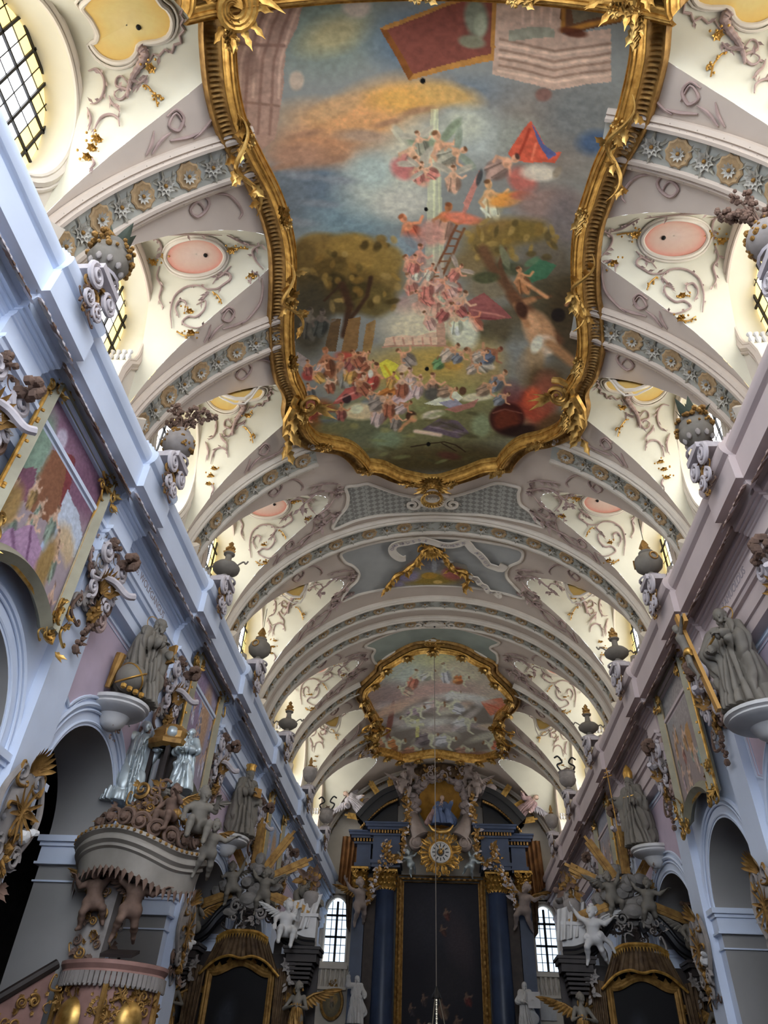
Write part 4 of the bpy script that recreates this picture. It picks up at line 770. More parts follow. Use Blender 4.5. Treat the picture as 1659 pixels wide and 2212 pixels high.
('f',-.123,2.235,.0315,-.0524,.0708,.0379,(.88,.62,.44),(.9,.79,.74),(.42,.27,.16),0),('f',-.534,1.9,.0427,-.0059,.0142,.0558,(.88,.62,.44),(.67,.4,.35),(.42,.27,.16),0),('f',-.545,2.025,.046,.0042,.002,.0646,(.98,.73,.55),(.52,.53,.51),(.42,.27,.16),0),
('f',.083,1.601,.029,.0427,-.0473,.0334,(.98,.7,.55),(.9,.57,.49),(.42,.27,.16),0),('f',.112,1.71,.0369,.0374,-.0431,.0435,(.98,.7,.55),(.78,.46,.41),(.42,.27,.16),0),('f',-.047,1.53,.0428,-.0148,.0169,.0472,(.98,.7,.55),(.98,.88,.76),(.42,.27,.16),(.75,.67,.59)),
('f',-.027,1.657,.0342,.0414,-.0457,.0405,(.98,.78,.64),(.9,.57,.49),(.42,.27,.16),(.75,.67,.59)),('f',.076,1.608,.0449,.0262,-.0292,.052,(.98,.7,.55),(.95,.73,.65),(.42,.27,.16),(.75,.67,.59)),
('f',-.08,1.493,.0481,.0285,-.0294,.0547,(.98,.7,.55),(.78,.46,.41),(.42,.27,.16),0),('f',-.04,1.647,.0352,.034,-.0374,.0416,(.98,.7,.55),(.9,.57,.49),(.42,.27,.16),(.75,.67,.59)),('f',.05,1.588,.0396,-.0434,.0488,.0436,(.98,.7,.55),(.95,.73,.65),(.42,.27,.16),(.75,.67,.59)),
('f',.112,1.537,.0424,-.0338,.0372,.047,(.98,.7,.55),(.9,.57,.49),(.42,.27,.16),(.75,.67,.59)),('f',-.062,1.495,.0503,-.0139,.016,.0553,(.98,.7,.55),(.9,.57,.49),(.42,.27,.16),0),('f',-.014,1.597,.068,-.0007,.0012,.0782,(.98,.78,.64),(.9,.57,.49),(.42,.27,.16),0),
('f',.069,1.719,.0502,-.0393,.045,.0582,(.98,.78,.64),(.78,.46,.41),(.42,.27,.16),0),('f',-.013,1.76,.0538,.0247,-.028,.0651,(.98,.78,.64),(.95,.73,.65),(.42,.27,.16),0),('f',.005,1.532,.0438,-.0211,.0236,.0483,(.98,.7,.55),(.98,.88,.76),(.42,.27,.16),0),
('f',.096,1.923,.0471,-.0526,.0634,.0576,(.94,.71,.53),(.86,.78,.68),(.42,.27,.16),0),('f',.228,1.935,.0238,-.047,.0576,.0308,(.94,.71,.53),(.86,.78,.68),(.42,.27,.16),0),('f',.201,2.008,.0288,-.0443,.0546,.0375,(.94,.71,.53),(.86,.78,.68),(.42,.27,.16),0),
('f',.133,1.943,.0378,-.0379,.0456,.0471,(.94,.71,.53),(.58,.59,.6),(.42,.27,.16),0),('f',.31,2.057,.0601,-.0444,.0512,.0824,(.94,.71,.53),(.58,.59,.6),(.42,.27,.16),0),('f',.332,2.163,.0343,-.0457,.0575,.0498,(.94,.71,.53),(.58,.59,.6),(.42,.27,.16),0),
('f',.088,2.151,.0157,-.0639,.0834,.0197,(.94,.71,.53),(.74,.61,.49),(.42,.27,.16),0),('f',.263,2.116,.0337,-.0576,.0728,.0468,(.94,.71,.53),(.74,.61,.49),(.42,.27,.16),0),('f',-.029,1.04,.0555,.0126,-.0105,.0548,(.98,.77,.6),(.69,.67,.56),(.42,.27,.16),(.75,.71,.61)),
('f',-.033,1.125,.0596,.0253,-.0229,.0609,(.98,.77,.6),(.88,.57,.49),(.42,.27,.16),(.75,.71,.61)),('f',-.028,1.138,.0503,-.0125,.0134,.0499,(.98,.77,.6),(.88,.57,.49),(.42,.27,.16),(.75,.71,.61)),
('f',-.006,1.144,.0273,.0435,-.0415,.0286,(.98,.77,.6),(.88,.57,.49),(.42,.27,.16),(.75,.71,.61)),('f',.089,1.165,.0637,-.0027,.0035,.065,(.98,.77,.6),(.85,.67,.54),(.42,.27,.16),(.75,.71,.61)),
]
FRESCO2 = [
('e',-.473,5.308,.147,10.1,1.3,-21.1,19.7,(.92,.81,.72),.9,.7),('e',-.046,5.542,.148,8.3,1.0,-7.0,12.8,(.85,.79,.78),.9,.7),('e',.608,5.968,.335,6.2,-1.2,22.2,8.8,(.92,.81,.72),.9,.7),
('e',-.239,4.698,.105,11.0,-.6,1.9,14.9,(.98,.9,.76),.9,.7),('e',-.286,5.227,.087,13.2,-.6,1.3,21.0,(.85,.79,.78),.9,.7),('e',.494,6.239,.157,9.8,.0,11.0,12.3,(.98,.98,.91),.9,.7),('e',-.093,5.51,.153,8.5,-1.1,11.4,16.0,(.98,.98,.88),.9,.7),
('e',-.158,6.483,.122,9.8,.5,-4.7,14.2,(.98,.98,.91),.9,.7),('e',-.089,6.214,.176,7.3,-.6,7.8,12.9,(.98,.98,.98),.9,.7),('e',-.144,5.283,.205,6.7,-1.3,12.2,11.9,(.98,.98,.88),.9,.7),
('e',-.379,4.793,.095,12.5,-1.8,6.7,15.0,(.98,.98,.91),.9,.7),('e',-.331,5.205,.113,12.8,2.5,-26.2,22.2,(.92,.81,.72),.9,.7),('e',.049,5.911,.216,6.4,1.4,-10.1,9.1,(.98,.98,.88),.9,.7),
('e',-.19,5.559,.132,9.4,-1.1,5.8,10.1,(.98,.94,.9),.9,.7),('e',.438,4.855,.084,16.6,.0,7.3,13.6,(.98,.98,.91),.9,.7),('e',-.086,6.045,.186,8.2,2.5,-18.0,10.3,(.98,.98,.88),.9,.7),('e',-.253,5.155,.133,9.6,1.1,-10.8,16.1,(.98,.9,.76),.9,.7),
('e',-.219,4.983,.184,7.6,2.2,-16.6,12.0,(.98,.98,.91),.9,.7),('e',-.07,5.949,.291,5.3,-1.4,25.6,15.7,(.98,.98,.88),.9,.7),('e',.496,5.444,.09,18.2,.3,8.0,12.8,(.98,.98,.98),.9,.7),
('e',-.302,5.013,.148,8.8,-1.8,9.4,10.7,(.98,.98,.98),.9,.7),('e',-.606,6.015,.113,10.2,-1.0,2.1,11.0,(.98,.94,.9),.9,.7),('e',.411,5.937,.277,6.4,-.8,20.1,12.9,(.98,.98,.88),.9,.7),
('e',.201,5.433,.094,13.4,2.6,-12.2,15.6,(.98,.94,.9),.9,.7),('e',.104,5.146,.132,9.6,1.9,-13.0,16.8,(.98,.98,.98),.9,.7),('e',.446,5.715,.121,13.6,-1.2,23.8,19.6,(.92,.81,.72),.9,.7),
('e',.163,5.377,.246,6.2,-1.6,26.8,16.5,(.98,.98,.88),.9,.7),('e',-.493,6.099,.106,10.8,-.8,1.6,15.0,(.98,.98,.91),.9,.7),('e',-.184,4.923,.181,7.1,1.2,-11.2,14.0,(.98,.94,.9),.9,.7),
('e',-.106,5.195,.086,14.4,-1.6,10.1,18.4,(.98,.9,.76),.9,.7),('e',.565,5.575,.169,10.6,-3.1,34.8,13.7,(.98,.94,.9),.9,.7),('e',-.314,5.75,.11,12.5,1.3,-9.4,11.5,(.98,.94,.9),.9,.7),
('e',.228,5.427,.198,7.9,-1.7,20.5,13.7,(.92,.81,.72),.9,.7),('e',-.05,4.628,.133,8.6,.1,.6,14.3,(.98,.98,.98),.9,.7),('e',-.377,5.34,.107,11.1,-.0,-3.6,14.8,(.98,.98,.98),.9,.7),('e',.54,4.868,.279,6.0,-1.8,31.7,14.3,(.98,.9,.76),.9,.7),
('e',-.104,6.204,.089,13.5,-.7,5.0,13.6,(.98,.94,.9),.9,.7),('e',.414,5.217,.151,10.1,-.8,12.0,11.8,(.98,.98,.88),.9,.7),('e',-.502,4.924,.185,8.2,1.7,-19.6,14.1,(.98,.98,.98),.9,.7),
('e',.121,5.57,.173,8.0,-.8,13.6,16.0,(.98,.98,.88),.9,.7),('e',.422,5.758,.096,13.1,.5,8.3,21.0,(.98,.9,.76),.9,.7),('e',.314,5.178,.139,10.9,-1.7,23.4,19.2,(.98,.94,.9),.9,.7),('e',.082,5.189,.083,15.7,-1.7,10.0,14.4,(.98,.9,.76),.9,.7),
('e',-.01,5.498,.114,10.1,.4,-.6,10.9,(.92,.81,.72),.9,.7),('e',-.403,4.512,.111,11.4,.8,-13.1,24.0,(.98,.94,.9),.9,.7),('e',-.445,5.354,.093,15.4,1.5,-14.3,15.8,(.92,.81,.72),.9,.7),
('e',-.099,4.639,.116,11.5,3.8,-23.8,17.8,(.98,.98,.91),.9,.7),('e',-.3,4.653,.091,12.7,-.3,-1.1,24.4,(.98,.9,.76),.9,.7),('e',-.371,5.447,.116,10.0,-.9,4.6,18.0,(.92,.81,.72),.9,.7),
('e',.367,5.77,.161,7.5,.4,4.9,19.0,(.85,.79,.78),.9,.7),('e',-.548,6.21,.224,7.9,2.3,-34.5,14.2,(.98,.94,.9),.9,.7),('e',-.406,5.62,.094,12.8,-.1,-3.8,13.6,(.85,.79,.78),.9,.7),('e',-.061,5.274,.183,7.7,2.5,-18.0,11.9,(.98,.98,.88),.9,.7),
('e',-.285,5.44,.155,8.7,-1.7,13.6,14.0,(.98,.94,.9),.9,.7),('e',-.06,4.541,.147,8.3,1.3,-14.4,24.8,(.98,.94,.9),.9,.7),('e',.434,5.703,.124,11.7,-.2,16.5,20.5,(.98,.9,.76),.9,.7),('e',.521,4.908,.06,19.3,3.2,-7.2,19.6,(.98,.98,.91),.9,.7),
('e',-.015,5.918,.091,13.7,1.3,-5.3,12.1,(.98,.98,.98),.9,.7),('e',.268,4.908,.063,18.4,1.3,-.1,24.3,(.98,.98,.91),.9,.7),('e',-.504,4.484,.143,9.0,.5,-11.9,20.5,(.98,.9,.76),.9,.7),
('e',.136,4.959,.164,8.4,-1.2,22.5,25.0,(.98,.9,.76),.9,.7),('e',-.077,4.548,.109,11.8,2.8,-13.5,14.5,(.92,.81,.72),.9,.7),('e',-.498,5.834,.128,10.8,.4,-7.6,10.5,(.98,.9,.76),.9,.7),
('e',.277,5.6,.212,7.3,-2.8,31.4,13.4,(.98,.94,.9),.9,.7),('e',-.306,5.182,.08,16.2,1.5,-11.4,17.7,(.98,.98,.98),.9,.7),('e',.197,4.908,.066,17.8,.5,2.3,18.0,(.98,.94,.9),.9,.7),('e',-.359,5.45,.114,12.2,1.4,-10.0,11.7,(.98,.9,.76),.9,.7),
('e',.439,4.724,.102,11.3,1.2,-.2,15.6,(.98,.94,.9),.9,.7),('e',.353,5.301,.102,17.3,.1,5.2,11.3,(.98,.98,.98),.9,.7),('e',-.409,5.318,.09,12.8,-1.0,2.2,14.2,(.98,.98,.98),.9,.7),('e',-.005,4.677,.373,3.2,.0,1.3,5.6,(.98,.98,.73),1,.9),
('e',-.286,4.87,.276,4.7,.2,-1.1,4.1,(.92,.97,.9),1,.9),('e',.236,4.847,.325,4.0,-.1,2.4,4.1,(.98,.94,.81),1,.9),('e',-.407,5.15,.273,4.5,.3,-2.5,5.1,(.76,.67,.64),1,.9),('e',.415,5.05,.247,6.0,-.3,4.5,5.0,(.93,.87,.78),1,.9),
('e',-.009,5.2,.34,3.5,.0,1.6,6.8,(.88,.74,.69),1,.9),('f',-.166,4.963,.0972,-.0433,.0939,.205,(.98,.98,.85),(.98,.63,.52),(.57,.38,.25),0),('f',.063,4.873,.1006,.0188,-.056,.2189,(.98,.98,.85),(.98,.98,.98),(.57,.38,.25),0),
('f',-.042,4.928,.0416,-.0761,.1613,.0836,(.98,.98,.85),(.98,.98,.87),(.57,.38,.25),0),('f',.211,4.974,.019,-.0833,.1784,.0554,(.98,.98,.85),(.98,.61,.38),(.57,.38,.25),0),('f',.155,5.259,.0335,-.0833,.1807,.0859,(.98,.98,.85),(.98,.98,.94),(.57,.38,.25),0),
('f',-.263,5.149,.0495,.0723,-.1464,.1241,(.98,.98,.85),(.98,.83,.73),(.57,.38,.25),0),('f',.008,5.466,.0204,-.1217,.2845,.0407,(.98,.98,.85),(.98,.9,.86),(.57,.38,.25),0),('f',.121,5.504,.035,.1063,-.2443,.0546,(.98,.98,.85),(.98,.98,.98),(.57,.38,.25),0),
('f',-.147,5.566,.0525,-.1025,.2452,.1007,(.98,.98,.85),(.85,.76,.78),(.57,.38,.25),0),('f',.259,5.742,.0596,-.1362,.3086,.1741,(.98,.98,.85),(.98,.98,.95),(.57,.38,.25),0),('f',-.248,5.714,.0516,.1158,-.2537,.1409,(.98,.98,.85),(.98,.97,.8),(.57,.38,.25),0),
('f',-.058,6.121,.0341,-.1414,.3616,.0634,(.98,.98,.85),(.62,.57,.57),(.57,.38,.25),0),('f',.106,6.17,.0262,-.1323,.3346,.0731,(.98,.98,.85),(.98,.98,.98),(.57,.38,.25),0),('f',-.347,6.151,.0334,-.1354,.3788,.0122,(.98,.98,.85),(.98,.68,.45),(.57,.38,.25),0),
('f',-.461,6.009,.0425,-.1049,.3073,.0373,(.98,.98,.85),(.98,.76,.6),(.57,.38,.25),0),('f',.465,6.054,.0274,.1252,-.3488,-.0302,(.98,.98,.85),(.98,.61,.48),(.57,.38,.25),0),('f',.568,5.854,.035,.0951,-.288,.0047,(.98,.98,.85),(.98,.69,.57),(.57,.38,.25),0),
('f',-.19,6.411,.0133,-.1242,.337,-.0025,(.98,.98,.85),(.91,.69,.57),(.57,.38,.25),0),('f',.275,6.354,.0301,-.1207,.3078,.1133,(.98,.98,.85),(.84,.68,.59),(.57,.38,.25),0),('p',[(.349,5.304),(.504,5.116),(.56,5.286),(.437,5.503)],(.98,.62,.49),.95),
('l',[(.392,5.308),(.517,5.325)],.014,(.96,.44,.34),.8),('e',-.394,5.677,.398,40.2,5.5,-2.9,2.5,(.61,.4,.35),.4,.9),('p',[(-.178,5.739),(-.147,5.729),(-.16,6.104),(-.194,6.114)],(.98,.98,.6),.95),
('p',[(-.22,5.81),(-.109,5.821),(-.111,5.878),(-.222,5.866)],(.98,.98,.6),.95),('e',.537,5.655,.282,23.8,-5.9,6.1,2.7,(.48,.44,.45),.5,.9),('e',-.35,5.438,.221,5.4,-.5,4.3,11.0,(.98,.84,.73),.9,.9),
('e',.21,5.282,.246,4.8,.3,2.4,15.1,(.98,.98,.94),.9,.9),('e',-.054,5.808,.321,3.7,.0,2.3,13.2,(.98,.98,.94),.9,.7),('e',-.359,6.41,.318,3.9,.2,-5.7,13.0,(.76,.55,.43),.8,.9),('e',.319,6.434,.378,4.2,-.1,12.7,12.7,(.69,.52,.44),.8,.9),
('e',.025,5.952,.236,5.0,.0,3.3,12.7,(.84,.76,.72),.9,.7),('l',[(-.021,4.575),(-.363,4.944)],.017,(.98,.98,.82),.35),('l',[(-.021,4.575),(-.197,5.016)],.017,(.98,.98,.82),.35),('l',[(-.021,4.575),(-.026,5.043)],.017,(.98,.98,.82),.35),
('l',[(-.021,4.575),(.145,5.024)],.017,(.98,.98,.82),.35),('l',[(-.021,4.575),(.311,4.961)],.017,(.98,.98,.82),.35),]
# stucco tendrils of the window vaults: (distance from the nave axis, offset along the nave from the bay centre)
EVEN = {'field':[(.992,.018),(.965,-.025),(.911,-.06),(.847,-.075),(.801,-.053),(.775,-.011),(.768,.026),(.788,.058),(.83,.076),(.888,.082),(.947,.074),(.982,.053)],'scroll':[[(.952,-.11),(.899,-.112),(.746,-.081)],[(.964,.184),(.978,.158),(.968,.13),(.929,.111),(.884,.107),(.852,.114),(.834,.128)],[(.942,.168),(.96,.152),(.945,.138),(.922,.142),(.924,.153)],[(.88,.147),(.847,.14),(.847,.156),(.876,.168),(.907,.167),(.926,.177),(.87,.185),(.828,.178)],[(.624,.072),(.652,.044),(.659,.012),(.639,-.008),(.613,-.017)],[(.674,.109),(.674,.092),(.66,.081),(.642,.087)],[(.821,.105),(.794,.083),(.762,.078),(.75,.093),(.776,.106),(.803,.116),(.839,.116),(.866,.11)],[(.834,.122),(.855,.135),(.863,.143)],[(1.025,.051),(1.038,.084),(1.02,.107),(1.027,.132),(1.006,.15)],[(1.002,-.085),(.994,-.051),(1.003,-.006),(1.019,.021)],[(.748,.059),(.785,.084),(.803,.089)],[(.73,-.079),(.707,-.047),(.68,-.022),(.639,-.01)]],'gold':[[(.82,.123),(.797,.133),(.782,.147)],[(.751,-.0),(.728,-.004),(.701,-.005),(.672,.0)],[(.938,.19),(.91,.195),(.875,.194)]],'bud':[(.9,.159),(.738,.001),(.669,.089),(.996,.017),(1.045,.036),(.885,.191)]}
ODD = {'field':[(.96,-.114),(.977,-.099),(.979,-.083),(.977,-.067),(.977,-.04),(.978,-.014),(.992,.006),(1.009,.011),(1.0,.032),(.983,.049),(.955,.061),(.927,.064),(.897,.059),(.876,.043),(.868,.027),(.848,.019),(.808,.017),(.773,.006),(.752,-.021),(.742,-.053),(.744,-.081),(.752,-.097),(.747,-.149),(.76,-.187),(.851,-.173)],'scroll':[[(1.035,.078),(1.008,.074),(.989,.091),(.984,.11),(.99,.129),(1.006,.14),(1.026,.141)],[(.861,.027),(.853,.049),(.874,.079),(.896,.099),(.907,.114),(.908,.135)],[(.907,.111),(.929,.093),(.945,.097),(.947,.111),(.921,.117),(.909,.123),(.926,.136),(.945,.134),(.951,.124),(.932,.116)],[(.968,.129),(.958,.141),(.938,.15),(.929,.157)],[(.922,.178),(.932,.166),(.957,.16),(.982,.163),(.995,.174),(.999,.188)],[(.849,.094),(.86,.103),(.885,.111)],[(.983,.215),(.97,.221),(.978,.226)],[(.704,-.086),(.698,-.071),(.712,-.054),(.708,-.041),(.723,-.025),(.717,-.009),(.735,.005),(.735,.025),(.757,.029),(.768,.048),(.788,.039),(.809,.054),(.826,.048),(.839,.063),(.859,.075)],[(1.034,.147),(1.017,.165),(1.017,.182)]],'gold':[[(.862,.114),(.848,.116),(.837,.123),(.824,.132),(.817,.142),(.811,.152)],[(.824,.134),(.807,.134),(.802,.139)]],'bud':[(.978,.195),(.988,.205),(.994,.215),(.837,.08)],'horn':[(.861,.03),(.851,.047),(.868,.072),(.891,.095),(.905,.117),(.908,.135)]}
STRAP = [[(-.901,-.26),(-.867,-.277),(-.836,-.278),(-.805,-.276)],[(-.895,-.261),(-.864,-.263),(-.833,-.265),(-.814,-.266)],[(-.791,-.267),(-.76,-.272),(-.739,-.243),(-.752,-.217),(-.782,-.206),(-.795,-.237),(-.771,-.253),(-.758,-.22),(-.776,-.2)],[(-.722,-.26),(-.684,-.241),(-.662,-.209),(-.651,-.168),(-.666,-.148)],[(-.769,-.291),(-.745,-.277),(-.731,-.279)],[(-.847,.251),(-.818,.225),(-.789,.213)],[(-.861,.248),(-.841,.224),(-.827,.193)],[(-.788,.168),(-.762,.158),(-.749,.186),(-.77,.215),(-.789,.193),(-.764,.167),(-.75,.212)],[(-.737,.251),(-.706,.236),(-.661,.196),(-.64,.144),(-.635,.097)],[(-.797,.234),(-.752,.242),(-.719,.24)]]
GREY4 = [(-.455,2.72),(-.4,2.727),(-.35,2.73),(-.311,2.758),(-.213,2.838),(-.109,2.89),(-.003,2.91),(.102,2.891),(.205,2.835),(.314,2.754),(.352,2.74),(.401,2.74),(.446,2.746),(.445,2.799),(.462,2.869),(.512,2.901),(.547,2.955),(.589,2.986),(.491,3.001),(.39,3.012),(.264,3.021),(.158,3.033),(.082,3.036),(-.005,3.032),(-.092,3.032),(-.157,3.028),(-.297,3.008),(-.425,3.002),(-.552,3.011),(-.518,2.931),(-.47,2.874),(-.452,2.795)]
GREY5 = [(-.536,3.245),(-.447,3.24),(-.347,3.238),(-.234,3.242),(-.121,3.249),(-.007,3.254),(.106,3.254),(.218,3.255),(.329,3.253),(.437,3.246),(.502,3.258),(.499,3.353),(.44,3.443),(.435,3.545),(.486,3.62),(.549,3.704),(.435,3.724),(.317,3.735),(.196,3.739),(.074,3.744),(-.013,3.743),(-.112,3.739),(-.235,3.732),(-.358,3.723),(-.478,3.707),(-.585,3.707),(-.528,3.609),(-.476,3.559),(-.458,3.487),(-.484,3.401),(-.523,3.338)]
GREY6 = [(-.432,4.439),(-.486,4.339),(-.329,4.28),(-.174,4.248),(-.013,4.238),(.133,4.25),(.285,4.28),(.436,4.322),(.382,4.431),(.431,4.495),(.431,4.626),(.326,4.556),(.199,4.494),(.072,4.455),(-.015,4.428),(-.102,4.453),(-.247,4.514),(-.346,4.569),(-.431,4.636),(-.454,4.52)]
RIB1 = [(-.173,3.417),(-.201,3.411),(-.236,3.364),(-.251,3.314),(-.236,3.28),(-.199,3.274),(-.154,3.275),(-.107,3.263),(-.075,3.252),(-.035,3.262),(.002,3.274),(.029,3.289),(.066,3.303),(.107,3.307),(.143,3.295),(.183,3.274),(.206,3.292),(.229,3.325),(.267,3.353),(.3,3.397),(.325,3.443),(.362,3.46),(.399,3.468),(.418,3.42)]
RIB2 = [(.214,3.58),(.248,3.613),(.283,3.644),(.318,3.691),(.353,3.721),(.391,3.738),(.42,3.732)]
CART = [(-.017,3.341),(-.019,3.505),(-.017,3.671),(-.237,3.571),(-.089,3.429),(-.163,3.514),(.052,3.41),(.109,3.549),(.177,3.621),(.209,3.581),(-.286,3.674),(.008,3.705),(-.086,3.684),(.139,3.348),(.183,3.457),(-.121,3.417),(.075,3.432)]
# ================================================================ the two painted ceilings with their gilded frames
def resample(poly, step, closed=True):
    p = np.asarray(poly, float)
    if closed: p = np.concatenate([p, p[:1]])
    seg = np.linalg.norm(np.diff(p, axis=0), axis=1); cum = np.r_[0, np.cumsum(seg)]; n = max(4, int(cum[-1] / step))
    t = np.linspace(0, cum[-1], n, endpoint=not closed)
    return np.stack([np.interp(t, cum, p[:, i]) for i in range(p.shape[1])], -1)
def round_outline(o, corners):
    """smooth the outline between its sharp corners"""
    p = np.asarray(o, float); n = len(p)
    if not corners: return smooth_path(p, 6 * n, True)
    out = []; cs = sorted(corners)
    for a, b in zip(cs, cs[1:] + [cs[0] + n]):
        seg = np.array([p[i % n] for i in range(a, b + 1)]); out.append(smooth_path(seg, 6 * (len(seg) - 1))[:-1])
    return np.concatenate(out)
def inward(p):
    t = np.roll(p, -2, 0) - np.roll(p, 2, 0); n = np.stack([-t[:, 1], t[:, 0]], -1); n /= np.linalg.norm(n, axis=1)[:, None] + 1e-9
    c = p.mean(0); area = np.sum(p[:, 0] * np.roll(p[:, 1], -1) - np.roll(p[:, 0], -1) * p[:, 1])
    return n if area > 0 else -n
def vframe(x, y, off=0., ang=0.):
    """matrix of a frame lying on the vault: X along the vault turned by ang, Z into the room"""
    s = max(-1, min(1, x / A)); c = math.sqrt(1 - s * s); n = np.array([s / A, 0, c / B_]); n /= np.linalg.norm(n)
    t = np.array([c * A, 0, -s * B_]); t /= np.linalg.norm(t); u = np.array([0, 1., 0])
    X = t * math.cos(ang) + u * math.sin(ang); Z = -n; Y = np.cross(Z, X)
    return frame_M(vpt(x, y, off), X, Y, Z)
def painted_vault(name, out, strokes, base, par, step, seed):
    p = resample(out, .01); x0, y0 = p.min(0); x1, y1 = p.max(0)
    gx = np.arange(x0, x1, step); gy = np.arange(y0, y1, step); X, Y = np.meshgrid(gx, gy, indexing='ij')
    C = paint(X, Y, strokes, base, seed, .5, .006)
    pts = vpts(X, Y, np.full(X.shape, .04)); ok = inpoly(X, Y, p)
    nu, nv = X.shape; idx = np.arange(nu * nv).reshape(nu, nv)
    q = np.stack([idx[:-1, :-1], idx[1:, :-1], idx[1:, 1:], idx[:-1, 1:]], -1).reshape(-1, 4); keep = ok.ravel()[q].all(1)
    mb = MB(); q = q[keep]; use = np.unique(q); mp = np.zeros(nu * nv, int); mp[use] = np.arange(len(use))
    mb.add(pts.reshape(-1, 3)[use], mp[q].tolist(), 0, C.reshape(-1, 3)[use])
    return child(mb.build(name, 'painted'), par)
def vault_frame(par, out, corners, w, prof, step, rib, names, mats):
    p = resample(round_outline(out, corners), step); nrm = inward(p)
    k = np.ones(9) / 9
    for _ in range(1):
        nn = np.concatenate([nrm[-4:], nrm, nrm[:4]]); nrm = np.stack([np.convolve(nn[:, i], k, 'valid') for i in range(2)], -1); nrm /= np.linalg.norm(nrm, axis=1)[:, None]
    alt = np.where(np.arange(len(p)) % 2 == 0, 1., -1.)
    for nm, mt, pr in zip(names, mats, prof):
        rows = []
        for t, h, r in pr:
            q = p + nrm * (t * w); rows.append(vpts(q[:, 0], q[:, 1], h + r * rib * alt))
        mb = MB(); mb.grid(np.array(rows), cv=True); child(mb.build(nm, mt, ang=50), par)
    return p, nrm
FR = empty('ceiling_painting', vpt(0, 1.6, 0), 'huge gold-framed ceiling painting of a heavenly vision over a meadow, nearest the viewer', 'painting')
painted_vault('painted_surface', OUT1, FRESCO1, (.60, .60, .56), FR, .0032, 3)
cove = [(0, 0, 0), (0, .18, 0), (.04, .22, 0), (.09, .18, 0), (.12, .15, .3), (.2, .12, 1), (.3, .12, 1), (.4, .16, 1), (.46, .22, .6), (.5, .28, 0)]
flut = [(.5, .30, 0), (.51, .36, 0)] + [(.53 + .34 * t, .36 + .20 * math.sin(PI * (t * .95 + .02)) - (.05 if i % 2 else 0), 0) for i, t in enumerate(np.linspace(0, 1, 9))] + [(.9, .30, 0), (.93, .22, 0), (.97, .24, 0), (1., .20, 0), (1.0, .02, 0)]
CORN1 = [20, 21, 22, 28, 29, 30, 14, 36]
pth, nrm = vault_frame(FR, OUT1, [21, 22, 28, 29], .094, [cove, flut], .0075, .03, ['frame_cove', 'frame_moulding'], ['gold_old', 'gold'])
def on_frame(nm, mb, x, y, off, ang, mats, par): 
    o = mb.build(nm, mats); o.matrix_world = vframe(x, y, off, ang); M = vframe(x, y, off, ang)
    o.parent = par; o.matrix_parent_inverse = world_of(par).inverted(); o.matrix_basis = M; return o
# acanthus wraps and flower knots along the moulding
L_ = len(pth); rng = random.Random(11)
wrap = MB()
for i in range(9): leaf(wrap, (0, -.25 + i * .06), PI / 2 + rng.uniform(-.7, .7), .5, .12, .35, 0, .05, 3)
for i in range(5): wrap.ball((rng.uniform(-.2, .2), rng.uniform(-.25, .15), .1), .07, 6)
rosette(wrap, (0, -.1), .24, 7, 0, 0, .08)
WR = None
spots = [i / 23 for i in range(23)]
for f_ in spots:
    i = int(f_ * L_) % L_; q = pth[i] + nrm[i] * .066
    if q[1] < .6: continue
    ang = math.atan2(nrm[i][1], nrm[i][0]) 
    if WR is None: WR = on_frame('frame_foliage', wrap, q[0], q[1], .46, ang, 'gold_bright', FR); WR.matrix_basis = WR.matrix_basis @ Matrix.Scale(.72, 4)
    else:
        c = WR.copy(); COL.objects.link(c); c.matrix_basis = vframe(q[0], q[1], .46, ang) @ Matrix.Scale(.72, 4)
# twisting bands of foliage
for sgn in (-1, 1):
    for yy in (1.52, 1.0):
        mb = MB(); t = np.linspace(0, 1, 40)
        ser = np.stack([.22 * np.sin(t * 9), (t - .5) * 2.2, .12 + .1 * np.cos(t * 9)], -1); mb.tube(ser, .06 * np.sin(PI * t * .9 + .2), 6)
        for j in range(8): leaf(mb, ser[4 + j * 4][:2], rng.uniform(0, 6.28), .35, .09, .5, 0, .1, 3)
        xx = {1: .60, -1: -.57}[sgn] if yy > 1.3 else .635 * sgn
        on_frame('frame_foliage', mb, xx, yy, .5, {1: 0, -1: PI}[sgn] * 0, 'gold_bright', FR)
# great C scrolls at the lobes
for sgn, xx, yy in ((-1, -.575, 2.06), (1, .575, 2.03)):
    mb = MB()
    scroll(mb, (0, 0), .48, -sgn, PI / 2 + .6, 1.7, .22); scroll(mb, (0, .02), .3, -sgn, 1.2, 1.2, .2, 0, .12)
    mb.tube(np.array([(sgn * .45, .1, .1), (sgn * .75, -.3, .1), (sgn * .9, -.9, .05), (sgn * .8, -1.6, 0)]), [.14, .13, .1, .04], 7)
    for j in range(9): leaf(mb, (sgn * (.35 + .07 * j), .15 - .2 * j), -PI / 2 + sgn * rng.uniform(-.4, 1.2), .55, .13, .45, 0, .1, 3)
    for a in (.3, .9, 1.5, 2.1): leaf(mb, (-sgn * .2, -.25), PI / 2 + sgn * a, .6, .08, .7, 0, .15, 2)
    M = vframe(xx, yy, .35, 0); o = mb.build('frame_scroll', 'gold_bright'); o.parent = FR; o.matrix_parent_inverse = world_of(FR).inverted()
    # local y of the frame runs along the nave
    o.matrix_basis = M @ Matrix.Scale(-1, 4, (0, 1, 0)) if False else M
